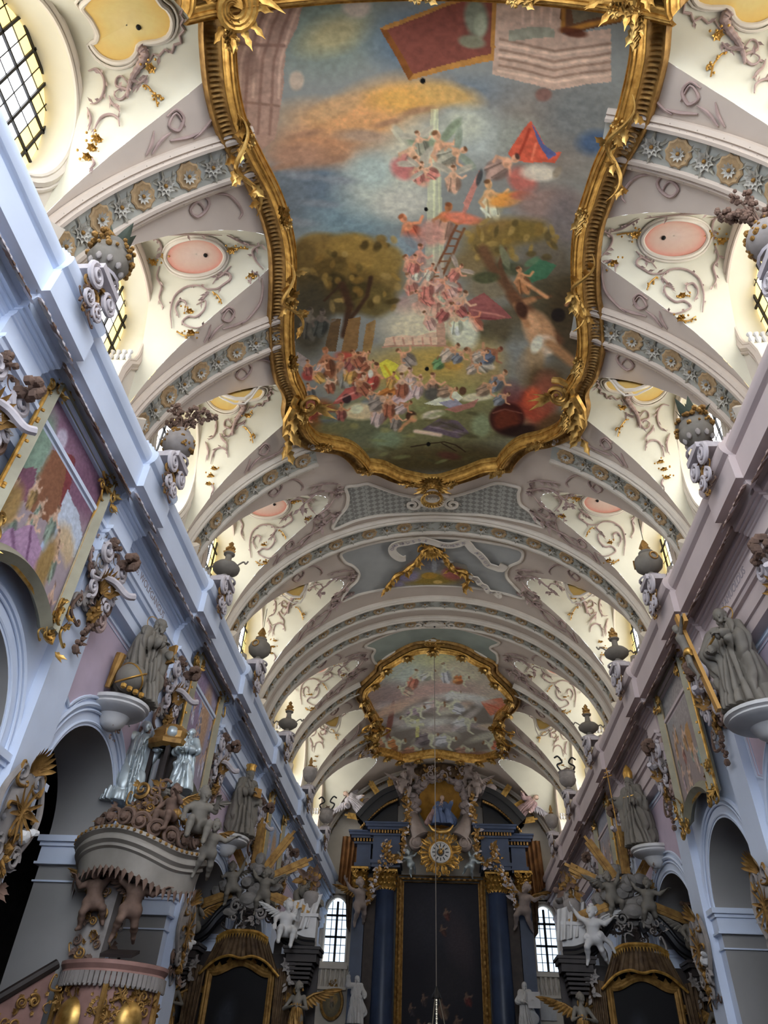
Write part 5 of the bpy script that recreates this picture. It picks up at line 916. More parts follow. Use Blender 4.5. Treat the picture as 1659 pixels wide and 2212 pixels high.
for sgn in (-1, 1):
    mb = MB()
    for r in (.5, .38, .26): mb.tube(spiral(r, 1.1, 20, sgn, .4) + np.array([0, 0, .1]), .07, 6)
    for j in range(14):
        a = rng.uniform(0, 6.28); leaf(mb, (.35 * math.cos(a), .35 * math.sin(a)), a + rng.uniform(-.5, .5), .42, .07, .6, 0, .1, 3)
    for a in (.0, .5, 1., 1.5): leaf(mb, (sgn * -.35, .3), (PI if sgn > 0 else 0) + (a - .7) * -sgn, .7, .08, .8, 0, .1, 2)
    on_frame('frame_scroll', mb, sgn * .575, .575, .4, 0, 'gold', FR)
# wreath with shell at the near end of the frame
mb = MB(); t = np.linspace(0, 2 * PI, 33)[:-1]
mb.tube(np.stack([.33 * np.cos(t), .33 * np.sin(t) - .28, 0 * t + .2], -1), .06, 7, True)
for i in range(22): leaf(mb, (.33 * math.cos(i * .2856), .33 * math.sin(i * .2856) - .28), i * .2856 + 1.2, .2, .06, .5, 0, .22, 2, 5)
for sg in (-1, 1):
    for j in range(5): leaf(mb, (sg * .1, .2 + .05 * j), PI / 2 - sg * (1.5 - .3 * j), .6, .1, .5, 0, .15, 3)
    scroll(mb, (sg * .4, .1), .2, sg, PI / 2, 1.5, .22, 0, .1); cscroll(mb, (sg * .15, .15), (sg * .3, .65), sg * .4, .08, 0, .1)
for j in range(9): leaf(mb, (0, .4), PI / 2 + (j - 4) * .22, .62, .09, .3, 0, .12, 2)
for i in range(12): mb.ball((rng.uniform(-.3, .3), rng.uniform(.2, .8), .15), .06, 6)
on_frame('frame_wreath', mb, -.004, 2.765, .5, 0, 'gold_bright', FR)

F2 = empty('ceiling_painting', vpt(0, 5.4, 0), 'smaller gold-framed ceiling painting of clouds and figures above the high altar', 'painting')
painted_vault('painted_surface', OUT2, FRESCO2, (.62, .58, .53), F2, .0062, 8)
cove2 = [(0, 0, 0), (0, .14, 0), (.08, .18, 0), (.16, .12, .5), (.3, .14, 1), (.42, .24, .4), (.5, .26, 0)]
vault_frame(F2, OUT2, [0, 5, 10, 12, 14, 16, 18, 20], .082, [cove2, flut], .014, .03, ['frame_cove', 'frame_moulding'], ['gold_old', 'gold'])
p2 = resample(OUT2, .02)
first = None
for i in range(26):
    q = p2[int(i / 26 * len(p2))] * np.array([.94, 1]) + np.array([0, (5.4 - p2[int(i / 26 * len(p2))][1]) * .04])
    if first is None:
        mb = MB()
        for j in range(10): leaf(mb, (0, 0), j * .63, .4, .12, .5, 0, .05, 3)
        mb.ball((0, 0, .15), .1, 8); first = on_frame('frame_foliage', mb, q[0], q[1], .42, i, 'gold_bright', F2)
    else:
        c = first.copy(); COL.objects.link(c); c.matrix_basis = vframe(q[0], q[1], .42, i)
for sg in (-1, 1):
    mb = cluster(40 + sg, 1.6, 1.6, 14, (0,)); on_frame('frame_scroll', mb, sg * .57, 5.62, .3, 0, 'gold', F2)
    mb = cluster(44 + sg, 1.2, 1.2, 10, (0, 1)); on_frame('frame_shell', mb, sg * .63, 5.95, .3, 0, ['gold_bright', 'orn_white'], F2)
mb = cluster(48, .9, 1.2, 8, (0,)); on_frame('frame_crest', mb, -.02, 4.40, .35, 0, 'gold', F2)
# ================================================================ figures: one continuous surface grown from round cones
def _smin(a, b, k):
    h = np.maximum(k - np.abs(a - b), 0) / k
    return np.minimum(a, b) - h * h * k * .25
def sdf_mesh(prims, h, k=.03, fold=None, pad=.05, zmin=None):
    P_ = []
    for p in prims:
        a, b, ra, rb = p[:4]; P_.append((np.array(a, float), np.array(b, float), ra, rb, p[4] if len(p) > 4 else k))
    lo = np.min([np.minimum(a, b) - max(ra, rb) for a, b, ra, rb, _ in P_], 0) - pad; hi = np.max([np.maximum(a, b) + max(ra, rb) for a, b, ra, rb, _ in P_], 0) + pad
    n = np.ceil((hi - lo) / h).astype(int) + 1
    G = np.full(n, 1., np.float32); ax = [lo[i] + h * np.arange(n[i]) for i in range(3)]
    for a, b, ra, rb, kk in P_:
        R = max(ra, rb) + kk + 3 * h
        i0 = np.maximum(((np.minimum(a, b) - R - lo) / h).astype(int), 0); i1 = np.minimum(((np.maximum(a, b) + R - lo) / h).astype(int) + 2, n)
        sl = tuple(slice(i0[i], i1[i]) for i in range(3))
        X = ax[0][sl[0]][:, None, None]; Y = ax[1][sl[1]][None, :, None]; Z = ax[2][sl[2]][None, None, :]
        d = b - a; L2 = d @ d + 1e-12
        t = np.clip(((X - a[0]) * d[0] + (Y - a[1]) * d[1] + (Z - a[2]) * d[2]) / L2, 0, 1)
        q = np.sqrt((X - a[0] - t * d[0]) ** 2 + (Y - a[1] - t * d[1]) ** 2 + (Z - a[2] - t * d[2]) ** 2) - (ra + (rb - ra) * t)
        G[sl] = _smin(G[sl], q.astype(np.float32), kk)
    if fold is not None:
        near = np.abs(G) < .12; I = np.argwhere(near); G[near] += fold(lo + I * h).astype(np.float32)
    if zmin is not None: G = np.maximum(G, (zmin - ax[2]).astype(np.float32)[None, None, :])
    s = G < 0
    c = [s[i:n[0] - 1 + i, j:n[1] - 1 + j, k_:n[2] - 1 + k_] for i in (0, 1) for j in (0, 1) for k_ in (0, 1)]
    cnt = sum(x.astype(np.int8) for x in c); mix = (cnt > 0) & (cnt < 8); I = np.argwhere(mix)
    idx = np.full(mix.shape, -1); idx[mix] = np.arange(len(I))
    V = np.zeros((len(I), 3)); N = np.zeros(len(I)); off = np.array([(i, j, k_) for i in (0, 1) for j in (0, 1) for k_ in (0, 1)])
    g = [G[tuple((I + o).T)] for o in off]
    for e0 in range(8):
        for bit in (4, 2, 1):
            if e0 & bit: continue
            e1 = e0 | bit; m = (g[e0] < 0) != (g[e1] < 0)
            t = g[e0][m] / (g[e0][m] - g[e1][m]); V[m] += I[m] + off[e0] + t[:, None] * (off[e1] - off[e0]); N[m] += 1
    V = lo + h * V / N[:, None]
    F = []
    for ax_ in range(3):
        o = [0, 0, 0]; o[ax_] = 1; b_, c_ = [(1, 2), (2, 0), (0, 1)][ax_]
        A0 = s[:-1 if ax_ == 0 else None, :-1 if ax_ == 1 else None, :-1 if ax_ == 2 else None]; A1 = s[o[0]:, o[1]:, o[2]:]
        E = np.argwhere(A0 != A1); ok = (E[:, b_] > 0) & (E[:, c_] > 0) & (E[:, b_] < n[b_] - 1) & (E[:, c_] < n[c_] - 1); E = E[ok]
        db = np.zeros(3, int); db[b_] = 1; dc = np.zeros(3, int); dc[c_] = 1
        q = np.stack([idx[tuple((E - db - dc).T)], idx[tuple((E - dc).T)], idx[tuple(E.T)], idx[tuple((E - db).T)]], -1)
        flip = ~s[tuple(E.T)]; q[flip] = q[flip][:, ::-1]; F.append(q)
    mb = MB(); mb.add(V, np.concatenate(F).tolist()); return mb
def _v(*a): return np.array(a, float)
def hand(wrist, d, up, s, curl=.5, side=1):
    """palm, four fingers of different lengths and a thumb leaving the side of the palm; d: direction of the hand, up: back of the hand"""
    d = d / np.linalg.norm(d); up = up - d * (up @ d); up /= np.linalg.norm(up) + 1e-9; r = np.cross(d, up) * side; pr = []
    for j in range(4):
        o = (j - 1.5) * .021 * s; kn = wrist + d * .09 * s + r * o
        pr.append((wrist + r * o * .55, kn, .016 * s, .0125 * s, .012 * s))
        L = (.068, .08, .075, .058)[j] * s; a = curl * (.5 + .15 * j)
        m = kn + (d * math.cos(a) - up * math.sin(a)) * L * .55; e = m + (d * math.cos(2 * a) - up * math.sin(2 * a)) * L * .5
        pr += [(kn, m, .0115 * s, .010 * s, .006 * s), (m, e, .010 * s, .008 * s, .006 * s)]
    b = wrist + d * .025 * s - r * .03 * s; m = b + (d * .7 - r * .7) * .045 * s - up * .012 * s; e = m + (d * .95 - r * .1 - up * .3) * .035 * s
    pr += [(wrist + d * .015 * s - r * .012 * s, b, .017 * s, .014 * s, .01 * s), (b, m, .014 * s, .011 * s, .006 * s), (m, e, .011 * s, .009 * s, .006 * s)]
    return pr
def head_prims(c, s, f, up):
    """cranium, brow, nose, cheeks, lips, chin, ears; f looks forward"""
    f = f / np.linalg.norm(f); up = up - f * (up @ f); up /= np.linalg.norm(up); r = np.cross(f, up)
    q = lambda x, y, z: c + s * (x * r + y * f + z * up)
    pr = [(q(0, -.02, .03), q(0, .01, .02), .092 * s, .086 * s, .03 * s), (q(0, .03, -.03), q(0, .062, -.092), .066 * s, .034 * s, .03 * s),
          (q(-.03, .078, .012), q(.03, .078, .012), .017 * s, .017 * s, .02 * s), (q(0, .088, .005), q(0, .112, -.036), .009 * s, .014 * s, .012 * s),
          (q(-.018, .08, -.066), q(.018, .08, -.066), .010 * s, .010 * s, .008 * s), (q(0, .078, -.098), q(0, .076, -.1), .018 * s, .018 * s, .015 * s)]
    for g in (-1, 1):
        pr += [(q(g * .036, .062, -.03), q(g * .04, .058, -.04), .024 * s, .022 * s, .02 * s), (q(g * .034, .074, -.004), q(g * .035, .074, -.005), .013 * s, .013 * s, .004 * s), (q(g * .088, -.005, -.005), q(g * .09, -.01, -.035), .016 * s, .01 * s, .008 * s)]
    return pr
POSE = dict(pel=(0, 0, .95), che=(0, .01, 1.30), nek=(0, .01, 1.50), hed=(0, -.02, 1.66), look=(0, -1, -.1),
            sl=(-.19, .02, 1.43), sr=(.19, .02, 1.43), el=(-.27, .04, 1.14), er=(.27, .04, 1.14), wl=(-.24, -.10, .90), wr=(.24, -.10, .90),
            hl=(-.10, 0, .92), hr=(.10, 0, .92), kl=(-.11, -.05, .50), kr=(.12, -.03, .50), al=(-.12, .02, .08), ar=(.13, .0, .08), tl=(-.14, -.17, .03), tr=(.15, -.18, .03), curl=.5)
def body_prims(p, fat=1., headk=1.):
    g = {k: (_v(*v) if isinstance(v, tuple) else v) for k, v in {**POSE, **p}.items()}
    f = fat; L = [(g['pel'], g['che'] * .5 + g['pel'] * .5, .135 * f, .125 * f, .06), (g['che'] * .5 + g['pel'] * .5, g['che'], .125 * f, .145 * f, .06),
         (g['sl'] * .75 + g['che'] * .25, g['sr'] * .75 + g['che'] * .25, .075 * f, .075 * f, .07), (g['che'], g['nek'], .11 * f, .055 * f, .05), (g['nek'], g['hed'], .056 * f, .05 * f, .03)]
    L += [(g['hl'], g['hr'], .12 * f, .12 * f, .06)]
    for s in 'lr':
        L += [(g['s' + s], g['e' + s], .062 * f, .046 * f, .04), (g['e' + s], g['e' + s] * .6 + g['w' + s] * .4, .046 * f, .044 * f, .03), (g['e' + s] * .6 + g['w' + s] * .4, g['w' + s], .044 * f, .028 * f, .02)]
        L += [(g['h' + s], g['k' + s], .098 * f, .062 * f, .05), (g['k' + s], g['k' + s] * .65 + g['a' + s] * .35 + _v(0, .02, 0), .060 * f, .062 * f, .03), (g['k' + s] * .65 + g['a' + s] * .35 + _v(0, .02, 0), g['a' + s], .060 * f, .038 * f, .03), (g['a' + s], g['t' + s], .042 * f, .028 * f, .03)]
        d = g.get('d' + s, g['w' + s] - g['e' + s]); d = d / np.linalg.norm(d)
        L += hand(g['w' + s] + d * .01, d, g.get('u' + s, _v(0, 0, 1) if abs(d[2]) < .8 else _v(1 if s == 'r' else -1, -.3, 0)), fat * (1.15 if fat < 1.2 else 1.0), g['curl'], -1 if s == 'l' else 1)
    up = g.get('hup', g['hed'] - g['nek']); L += head_prims(g['hed'] + _v(0, 0, .03), 1.15 * headk, g['look'], up / np.linalg.norm(up) + _v(0, 0, .6))
    return L, g
def folds(amp, n, c=(0, 0), seed=0, twist=1.2, z0=.1, z1=1.5, drop=.8):
    def fn(p):
        ph = np.arctan2(p[:, 1] - c[1], p[:, 0] - c[0]); z = p[:, 2]
        w = np.clip((z1 - z) / (z1 - z0), 0, 1) ** drop
        q = n * ph + twist * 3 * z + 2.2 * fbm(ph * 1.3 + 9, z * 1.1, seed, 2) * 2
        r = .9 - 2.6 * (1 - np.abs(np.sin(q * .5))) ** 2.2
        o = .45 - 1.5 * (1 - np.abs(np.sin(5.5 * z + 1.6 * np.cos(ph * 2 + seed) + 1.6 * fbm(ph, z * 2, seed + 3, 2)))) ** 2.5
        return -amp * (r * (.25 + .75 * w) + o * (.9 - .5 * w))
    return fn
def robed(name, pose, robe, mats, amp=.034, n=17, seed=0, hair=None, fat=1., twist=1.2, h=.013, robe_m=None, hem=.03, hk=1.):
    """Empty > body (head, arms, hands, legs in one surface), robe, hair"""
    e = empty(name, (0, 0, 0)); pr, g = body_prims(pose, fat, hk)
    sdf_mesh(pr, .0105, .02).build('body', mats[0], e)
    rp = []
    for a in robe: rp.append(tuple(g[q] if isinstance(q, str) else q for q in a))
    sdf_mesh(rp, h, .06, folds(amp, n, g['pel'][:2], seed, twist), zmin=hem).build('robe', mats[1], e)
    if hair:
        hp = [(g['hed'] + _v(*a), g['hed'] + _v(*b), r0, r1, .02) for a, b, r0, r1 in hair]
        sdf_mesh(hp, .011, .02, lambda q: -.006 * np.sin(q[:, 2] * 90 + q[:, 0] * 60)).build('hair', mats[2 if len(mats) > 2 else 0], e)
    return e, g
HAIR = [((0, .03, .06), (0, .045, .0), .105, .10), ((-.07, .02, .03), (-.085, .03, -.09), .045, .03), ((.07, .02, .03), (.085, .03, -.09), .045, .03)]
BEARD = [((-.035, -.07, -.07), (0, -.085, -.15), .04, .03), ((.035, -.07, -.07), (0, -.085, -.16), .04, .028)]
CURLS = [((.09 * math.cos(a) * .9, .03 + .07 * math.sin(a), .05 + .05 * math.sin(a * 3)), (.09 * math.cos(a), .04 + .08 * math.sin(a), .03), .042, .04) for a in np.linspace(-.2, PI + .2, 8)] + [((0, .02, .12), (0, .05, .09), .07, .07)]
def wing(mb, root, tip, n=11, w=.3, m=0):
    """fan of overlapping feathers from the shoulder to the tip"""
    root = np.array(root, float); tip = np.array(tip, float); d = tip - root; L = np.linalg.norm(d); d /= L; dn = np.array([0, 0, -1.]); dn = dn - d * (dn @ d); dn /= np.linalg.norm(dn); nn = np.cross(d, dn)
    for row, (s0, ln, wd) in enumerate(((0, .62, .07), (.02, .36, .075))):
        for i in range(n):
            t = i / (n - 1); b = root + d * L * (.08 + .86 * t) * 1. + dn * L * .06 * math.sin(PI * t) * -1
            fd = d * (.25 + .9 * t) + dn * (1.05 - .75 * t); fd /= np.linalg.norm(fd); sd = np.cross(nn, fd)
            l = L * ln * (.55 + .6 * t); u = np.linspace(0, 1, 6); hw = wd * L * np.sin(PI * np.clip(u * .9 + .08, 0, 1)) ** .6
            v = np.array([-1, 0, 1.])
            pts = b + fd * (u * l)[:, None, None] + sd * (hw[:, None] * v)[..., None] + nn * ((.02 * row + .014 * (i % 2)) * L + .03 * L * (1 - np.abs(v)) + .1 * L * u[:, None] ** 2)[..., None]
            mb.grid(pts, m)
    mb.tube([root, root + d * L * .5 - dn * L * .07, tip - d * L * .1], [.05 * L, .05 * L, .02 * L], 6, m=m)
# cherub bodies: large head, short limbs
PUT = dict(fat=1.32, headk=1.25)
PUTTI = {
 'seated': dict(pel=(0, .05, .52), che=(0, .03, .80), nek=(0, .0, .95), hed=(0.02, -.03, 1.10), sl=(-.17, .02, .90), sr=(.17, .02, .90), el=(-.33, -.02, .78), er=(.32, -.08, .80), wl=(-.36, -.2, .62), wr=(.30, -.28, .95),
                hl=(-.10, .02, .48), hr=(.10, .02, .48), kl=(-.20, -.32, .52), kr=(.20, -.34, .46), al=(-.24, -.36, .16), ar=(.14, -.30, .10), tl=(-.26, -.48, .12), tr=(.12, -.42, .04), look=(.25, -1, -.2)),
 'flying': dict(pel=(0, .0, .60), che=(.03, -.05, .88), nek=(.05, -.08, 1.03), hed=(.07, -.13, 1.18), sl=(-.13, -.03, .99), sr=(.21, -.05, .97), el=(-.33, -.06, 1.10), er=(.40, -.10, .90), wl=(-.45, -.12, 1.30), wr=(.60, -.16, 1.0),
                hl=(-.10, 0, .56), hr=(.10, 0, .56), kl=(-.18, -.16, .34), kr=(.16, .10, .30), al=(-.24, .06, .08), ar=(.20, .34, .10), tl=(-.28, .04, -.06), tr=(.22, .46, .02), look=(-.3, -1, .1)),
 'climbing': dict(pel=(0, .0, .58), che=(-.04, -.02, .86), nek=(-.06, -.02, 1.0), hed=(-.10, -.06, 1.15), sl=(-.22, .0, .95), sr=(.12, .0, .97), el=(-.40, -.06, .86), er=(.26, -.06, 1.16), wl=(-.50, -.18, .98), wr=(.30, -.14, 1.40),
                hl=(-.10, 0, .54), hr=(.10, 0, .54), kl=(-.16, -.20, .30), kr=(.26, -.16, .44), al=(-.16, .0, .02), ar=(.30, .08, .20), tl=(-.2, -.12, -.04), tr=(.34, -.04, .12), look=(-.4, -1, .2)),
}
PROTO = {}
def putto(kind, bm='stone_grey', hm=None, wm=None, cloth=None):
    """a cherub: body, hair, two wings, loin drapery"""
    key = (kind, bm, hm, wm, cloth)
    if key in PROTO: return copy_tree(PROTO[key])
    e = empty('cherub', (0, 0, 0)); pr, g = body_prims({**PUTTI[kind], 'curl': .45}, PUT['fat'], PUT['headk'])
    sdf_mesh(pr, .012, .025).build('body', bm, e)
    hp = [(g['hed'] + _v(*a) * 1.3 + _v(0, 0, .02), g['hed'] + _v(*b) * 1.3 + _v(0, 0, .02), r0 * 1.3, r1 * 1.3, .02) for a, b, r0, r1 in CURLS]
    sdf_mesh(hp, .014, .02, lambda q: -.01 * np.sin(q[:, 0] * 70) * np.sin(q[:, 2] * 70)).build('hair', hm or bm, e)
    for sg, s in ((-1, 'l'), (1, 'r')):
        mb = MB(); r0 = g['che'] + _v(sg * .07, .12, .06); wing(mb, r0, r0 + _v(sg * .42, .22, .30), 8, m=0); mb.build('wing', wm or bm, e)
    if cloth:
        pel = g['pel']; sdf_mesh([(pel + _v(-.16, -.06, -.02), pel + _v(.18, -.03, .03), .11, .12), (pel + _v(.18, 0, .03), pel + _v(.42, .16, -.14), .09, .04), (pel + _v(.42, .16, -.14), pel + _v(.5, .2, -.36), .05, .03)], .014, .05, folds(.012, 9, pel[:2], 3, 2, 0, 1)).build('drapery', cloth, e)
    PROTO[key] = e; return e
def place(e, loc, face, sc=1., lean=0., roll=0., label=None, cat=None, group=None):
    """face: direction (x, y) the figure looks towards"""
    rz = math.atan2(face[1], face[0]) + PI / 2
    e.matrix_basis = Matrix.Translation(Vector(loc)) @ Matrix.Rotation(rz, 4, 'Z') @ Matrix.Rotation(lean, 4, 'X') @ Matrix.Rotation(roll, 4, 'Y') @ Matrix.Scale(sc, 4)
    return tag(e, label, cat, group)
# ================================================================ rosettes on the transverse arches
def ros(kind):
    mb = MB()
    if kind == 0:
        mb.lathe([(.30, 0), (.30, .03), (.26, .05), (.20, .03), (.0, .03)], (0, 0, 0), 20, 0, lobes=10, amp=.06)
        for i in range(10): leaf(mb, (.0, .0), i * .628, .17, .05, .35, 1, .03, 2, 4)
        mb.ball((0, 0, .06), .045, 8, 2)
    else:
        rosette(mb, (0, 0), .24, 8, 1, 2, .01, 2)
        for i in range(6): leaf(mb, (0, 0), i * 1.047 + .5, .36, .05, .2, 3, 0, 2, 4)
    for i in range(7): leaf(mb, (.28 + .02 * (i % 3), -.36 + .12 * i), (i - 3) * .5 + PI * (i % 2), .2, .05, .3, 3, 0, 2, 4)
    for i in range(4):
        sg = 1 if i % 2 else -1; y = (i // 2 - .5) * .6
        leaf(mb, (sg * .05, y), PI / 2 * (1 if y > 0 else -1) + sg * .7, .22, .05, .3, 3, 0, 2, 4)
    return mb
MR = [mat('rosette_ochre', (.70, .59, .44), .7, .1, var=.2, scale=8.), mat('rosette_pale', (.74, .72, .67), .75, var=.12, scale=6.), 'gold_old', mat('rosette_leaf', (.60, .58, .52), .8, var=.15, scale=6.)]
RO = None
nb = 0
for i, (yb, hb) in enumerate(BANDS):
    first = {}
    arcs = []
    step = .088
    for sg in (-1, 1):
        j = 0
        th_ = .06 if i > 3 and i not in (7, 8) else .62
        while th_ < 1.36:
            arcs.append((sg * th_, (j + (i > 3)) % 2)); j += 1; th_ += step * (1.0 if i < 4 else 1.08)
    for th_, kd in arcs:
        x = A * math.sin(th_); M = vframe(x, yb, .10, 0) @ Matrix.Scale(min(1., hb / .082), 4)
        if kd not in first:
            o = ros(kd).build('rosette', MR) if RO is None or kd not in RO else RO[kd].copy()
            if o.name not in COL.objects: COL.objects.link(o)
            RO = RO or {}; RO.setdefault(kd, o); first[kd] = o
        else: o = first[kd].copy(); COL.objects.link(o)
        o.parent = BANDM[i]; o.matrix_basis = M; o['kind'] = 'structure'

# ================================================================ medallions and tendrils in the window vaults
ORD = ['nearest', 'second', 'third', 'fourth', 'fifth', 'sixth', 'seventh']
SIDE = {-1: 'left', 1: 'right'}
HREF = (BAYS[0][1], BAYS[1][1])
for k in range(7):
    even = k % 2 == 1; T_ = EVEN if even else ODD
    for side in (-1, 1):
        fd = BAYS[k][1] / HREF[1 if even else 0]
        mp = lambda q, off: lpt(k, side, q[0], q[1] * fd, off)
        F = smooth_path(T_['field'], 72, True); cen = F.mean(0)
        e = empty('stucco_medallion', mp(cen, 0), ('pink oval' if even else 'yellow trefoil') + f' stucco medallion above the {ORD[k]} clerestory window on the {SIDE[side]}', 'medallion', 'medallions of the window vaults')
        mb = MB(); rings = [0.02, .3, .55, .75, .9, 1.]
        cols = [(.84, .76, .70), (.85, .74, .68), (.84, .72, .65), (.84, .68, .61), (.85, .60, .53), (.83, .56, .49)] if even else [(.86, .78, .56), (.86, .77, .53), (.85, .76, .50), (.86, .74, .46), (.86, .72, .42), (.84, .68, .38)]
        mb.grid([[mp(cen + (q - cen) * r, .03 + .05 * r) for q in F] for r in rings], cv=True, col=[[c] * len(F) for c in cols])
        child(mb.build('field', 'painted'), e)
        mb = MB(); mb.tube([mp(cen + (q - cen) * 1.02, .07) for q in F], .055, 7, True); mb.tube([mp(cen + (q - cen) * 1.13, .04) for q in F], .03, 6, True)
        child(mb.build('rim', 'stucco_white'), e)
        mb = MB(); c = mp(cen * np.array([1, 1]) + np.array([-.035, .005]), .06); mb.ball(c, .055, 10); child(mb.build('vent_hole', 'lead'), e)
        e = empty('stucco_scrollwork', mp((.95, .1), 0), f'stucco tendrils with gilt sprigs around the {"pink oval" if even else "yellow trefoil"} above the {ORD[k]} window on the {SIDE[side]}', 'stucco ornament', 'stucco tendrils of the window vaults')
        rg = random.Random(k * 7 + side)
        for S_ in T_['scroll']:
            if len(S_) < 2: continue
            mb = MB()
            s2 = smooth_path(S_, 28); L3 = np.array([mp(q, .04) for q in s2]); n = len(L3)
            mb.tube(L3, .009 + .021 * np.sin(np.linspace(.15, PI, n)), 6)
            for j in range(2, n - 1, 4):   # buds and leaves growing from the tendril
                t = L3[min(j + 1, n - 1)] - L3[j - 1]; t /= np.linalg.norm(t); Z = np.array([0, 0, -1.]); Y = np.cross(Z, t); 
                if rg.random() < .75:
                    q = MB(); leaf(q, (0, 0), rg.choice((-1, 1)) * rg.uniform(.5, 1.3), rg.uniform(.12, .24), .03, .4, 0, 0, 2, 5); mb.join(q, frame_M(L3[j], t, Y, Z))
            child(mb.build('tendril', 'orn_mauve'), e)
        if not even:   # ribbed horn and scalloped fringe
            mb = MB(); H_ = np.array([mp(q, .07) for q in smooth_path(T_['horn'], 40)]); n = len(H_)
            mb.tube(H_, np.linspace(.10, .025, n) * (1 + .22 * (np.arange(n) % 4 < 2)), 8)
            child(mb.build('ribbed_horn', 'orn_mauve'), e)
        mb = MB()
        for S_ in T_['gold']:
            if len(S_) < 2: continue
            L3 = np.array([mp(q, .05) for q in smooth_path(S_, 16)]); mb.tube(L3, .02, 6)
            for j in range(1, len(L3) - 1, 3): mb.ball(L3[j] + np.array([rg.uniform(-.06, .06), rg.uniform(-.06, .06), -.03]), .03, 6)
        for b in T_['bud']:
            c = mp(b, .06); q = MB(); rosette(q, (0, 0), .13, 6, 0, 0, 0, 2); mb.join(q, frame_M(c, (1, 0, 0), (0, -1, 0), (0, 0, -1)))
            for j in range(5): mb.ball(c + np.array([rg.uniform(-.2, .2), rg.uniform(-.2, .2), -.02]), .03, 6)
        child(mb.build('gilt_sprigs', 'gold'), e)
# strapwork of the mauve vault spandrels
for k in range(7):
    for side in (-1, 1):
        fd = (BAYS[k][1] + .04) / (HREF[1] + .04); yc = BAYS[k][0]
        for flank, sgn in (('near', -1), ('far', 1)):
            mb = MB()
            for S_ in STRAP:
                if (np.mean([q[1] for q in S_]) > 0) != (sgn > 0): continue
                s2 = smooth_path(S_, 26); L3 = [vpt(-side * x, yc + d * fd, .03) for x, d in s2 if abs(d * fd) < BAYS[k][1] + .05]
                if len(L3) > 3: mb.tube(L3, .012 + .026 * np.sin(np.linspace(.2, PI, len(L3))), 6)
            tag(mb.build('stucco_strapwork', 'orn_mauve'), f'mauve stucco strapwork on the {flank} flank of the {ORD[k]} window vault on the {SIDE[side]}', 'stucco ornament', 'strapwork of the vault')
# floral tendrils on the lobed fields between window vaults and ridge panels (ridge_tendrils)
TEND = [[(.50, -.02), (.54, -.07), (.60, -.09), (.66, -.06), (.68, -.11), (.74, -.13)], [(.52, .0), (.56, .05), (.62, .08), (.60, .12), (.55, .10), (.57, .06)], [(.48, -.09), (.52, -.12), (.57, -.14), (.63, -.16)], [(.50, .12), (.56, .15), (.62, .19), (.70, .20), (.76, .23)], [(.54, -.07), (.51, -.05), (.49, -.08)], [(.62, .19), (.60, .16), (.64, .14)], [(.66, -.06), (.69, -.03), (.66, -.01)]]
for k in (3, 4, 5):
    for side in (-1, 1):
        mb = MB(); rg = random.Random(k * 3 + side); yc = BAYS[k][0]
        for S_ in TEND:
            L3 = [vpt(side * x, yc + d, .05) for x, d in smooth_path(S_, 26)]; n = len(L3); mb.tube(L3, .010 + .028 * np.sin(np.linspace(.2, PI, n)), 6)
            for j in range(3, n - 2, 4):
                t = L3[j + 1] - L3[j - 1]; t /= np.linalg.norm(t); q = MB(); leaf(q, (0, 0), rg.choice((-1, 1)) * rg.uniform(.5, 1.2), rg.uniform(.2, .34), .06, .4, 0, 0, 2, 5); mb.join(q, frame_M(L3[j], t, np.cross((0, 0, -1.), t), (0, 0, -1.)))
        for x, d in ((.50, -.02), (.62, .08), (.52, .12)):
            q = MB(); rosette(q, (0, 0), .18, 7); mb.join(q, vframe(side * x, yc + d, .06))
        tag(mb.build('stucco_tendrils', 'orn_mauve'), f'mauve floral stucco between the ridge and the {ORD[k]} window vault on the {SIDE[side]}', 'stucco ornament', 'floral stucco near the ridge')
# ================================================================ grey trellis panels at the ridge
def patch(name, poly, m, off, par=None, step=.02, hole=None):
    p = np.asarray(poly); x0, y0 = p.min(0); x1, y1 = p.max(0)
    X, Y = np.meshgrid(np.arange(x0, x1 + step, step), np.arange(y0, y1 + step, step), indexing='ij'); ok = inpoly(X, Y, p)
    if hole is not None: ok &= ~inpoly(X, Y, hole)
    pts = vpts(X, Y, np.full(X.shape, off)); nu, nv = X.shape; idx = np.arange(nu * nv).reshape(nu, nv)
    q = np.stack([idx[:-1, :-1], idx[1:, :-1], idx[1:, 1:], idx[:-1, 1:]], -1).reshape(-1, 4); q = q[ok.ravel()[q].all(1)]
    use = np.unique(q); mpx = np.zeros(nu * nv, int); mpx[use] = np.arange(len(use)); mb = MB(); mb.add(pts.reshape(-1, 3)[use], mpx[q].tolist())
    return mb.build(name, m)
def trellis_mat():
    m = mat('trellis_grey', (.62, .61, .58), .85, var=.08, scale=1.5); nt = m.node_tree; N = nt.nodes; L = nt.links; b = N['Principled BSDF']
    tc = N.new('ShaderNodeTexCoord'); mpn = N.new('ShaderNodeMapping'); mpn.inputs['Rotation'].default_value = (0, 0, PI / 4); mpn.inputs['Scale'].default_value = (6, 6, 6)
    br = N.new('ShaderNodeTexChecker'); br.inputs['Scale'].default_value = 1.; br.inputs['Color1'].default_value = (*lin((.67, .66, .62)), 1); br.inputs['Color2'].default_value = (*lin((.53, .52, .49)), 1)
    L.new(tc.outputs['Object'], mpn.inputs['Vector']); L.new(mpn.outputs['Vector'], br.inputs['Vector']); L.new(br.outputs['Color'], b.inputs['Base Color'])
trellis_mat()
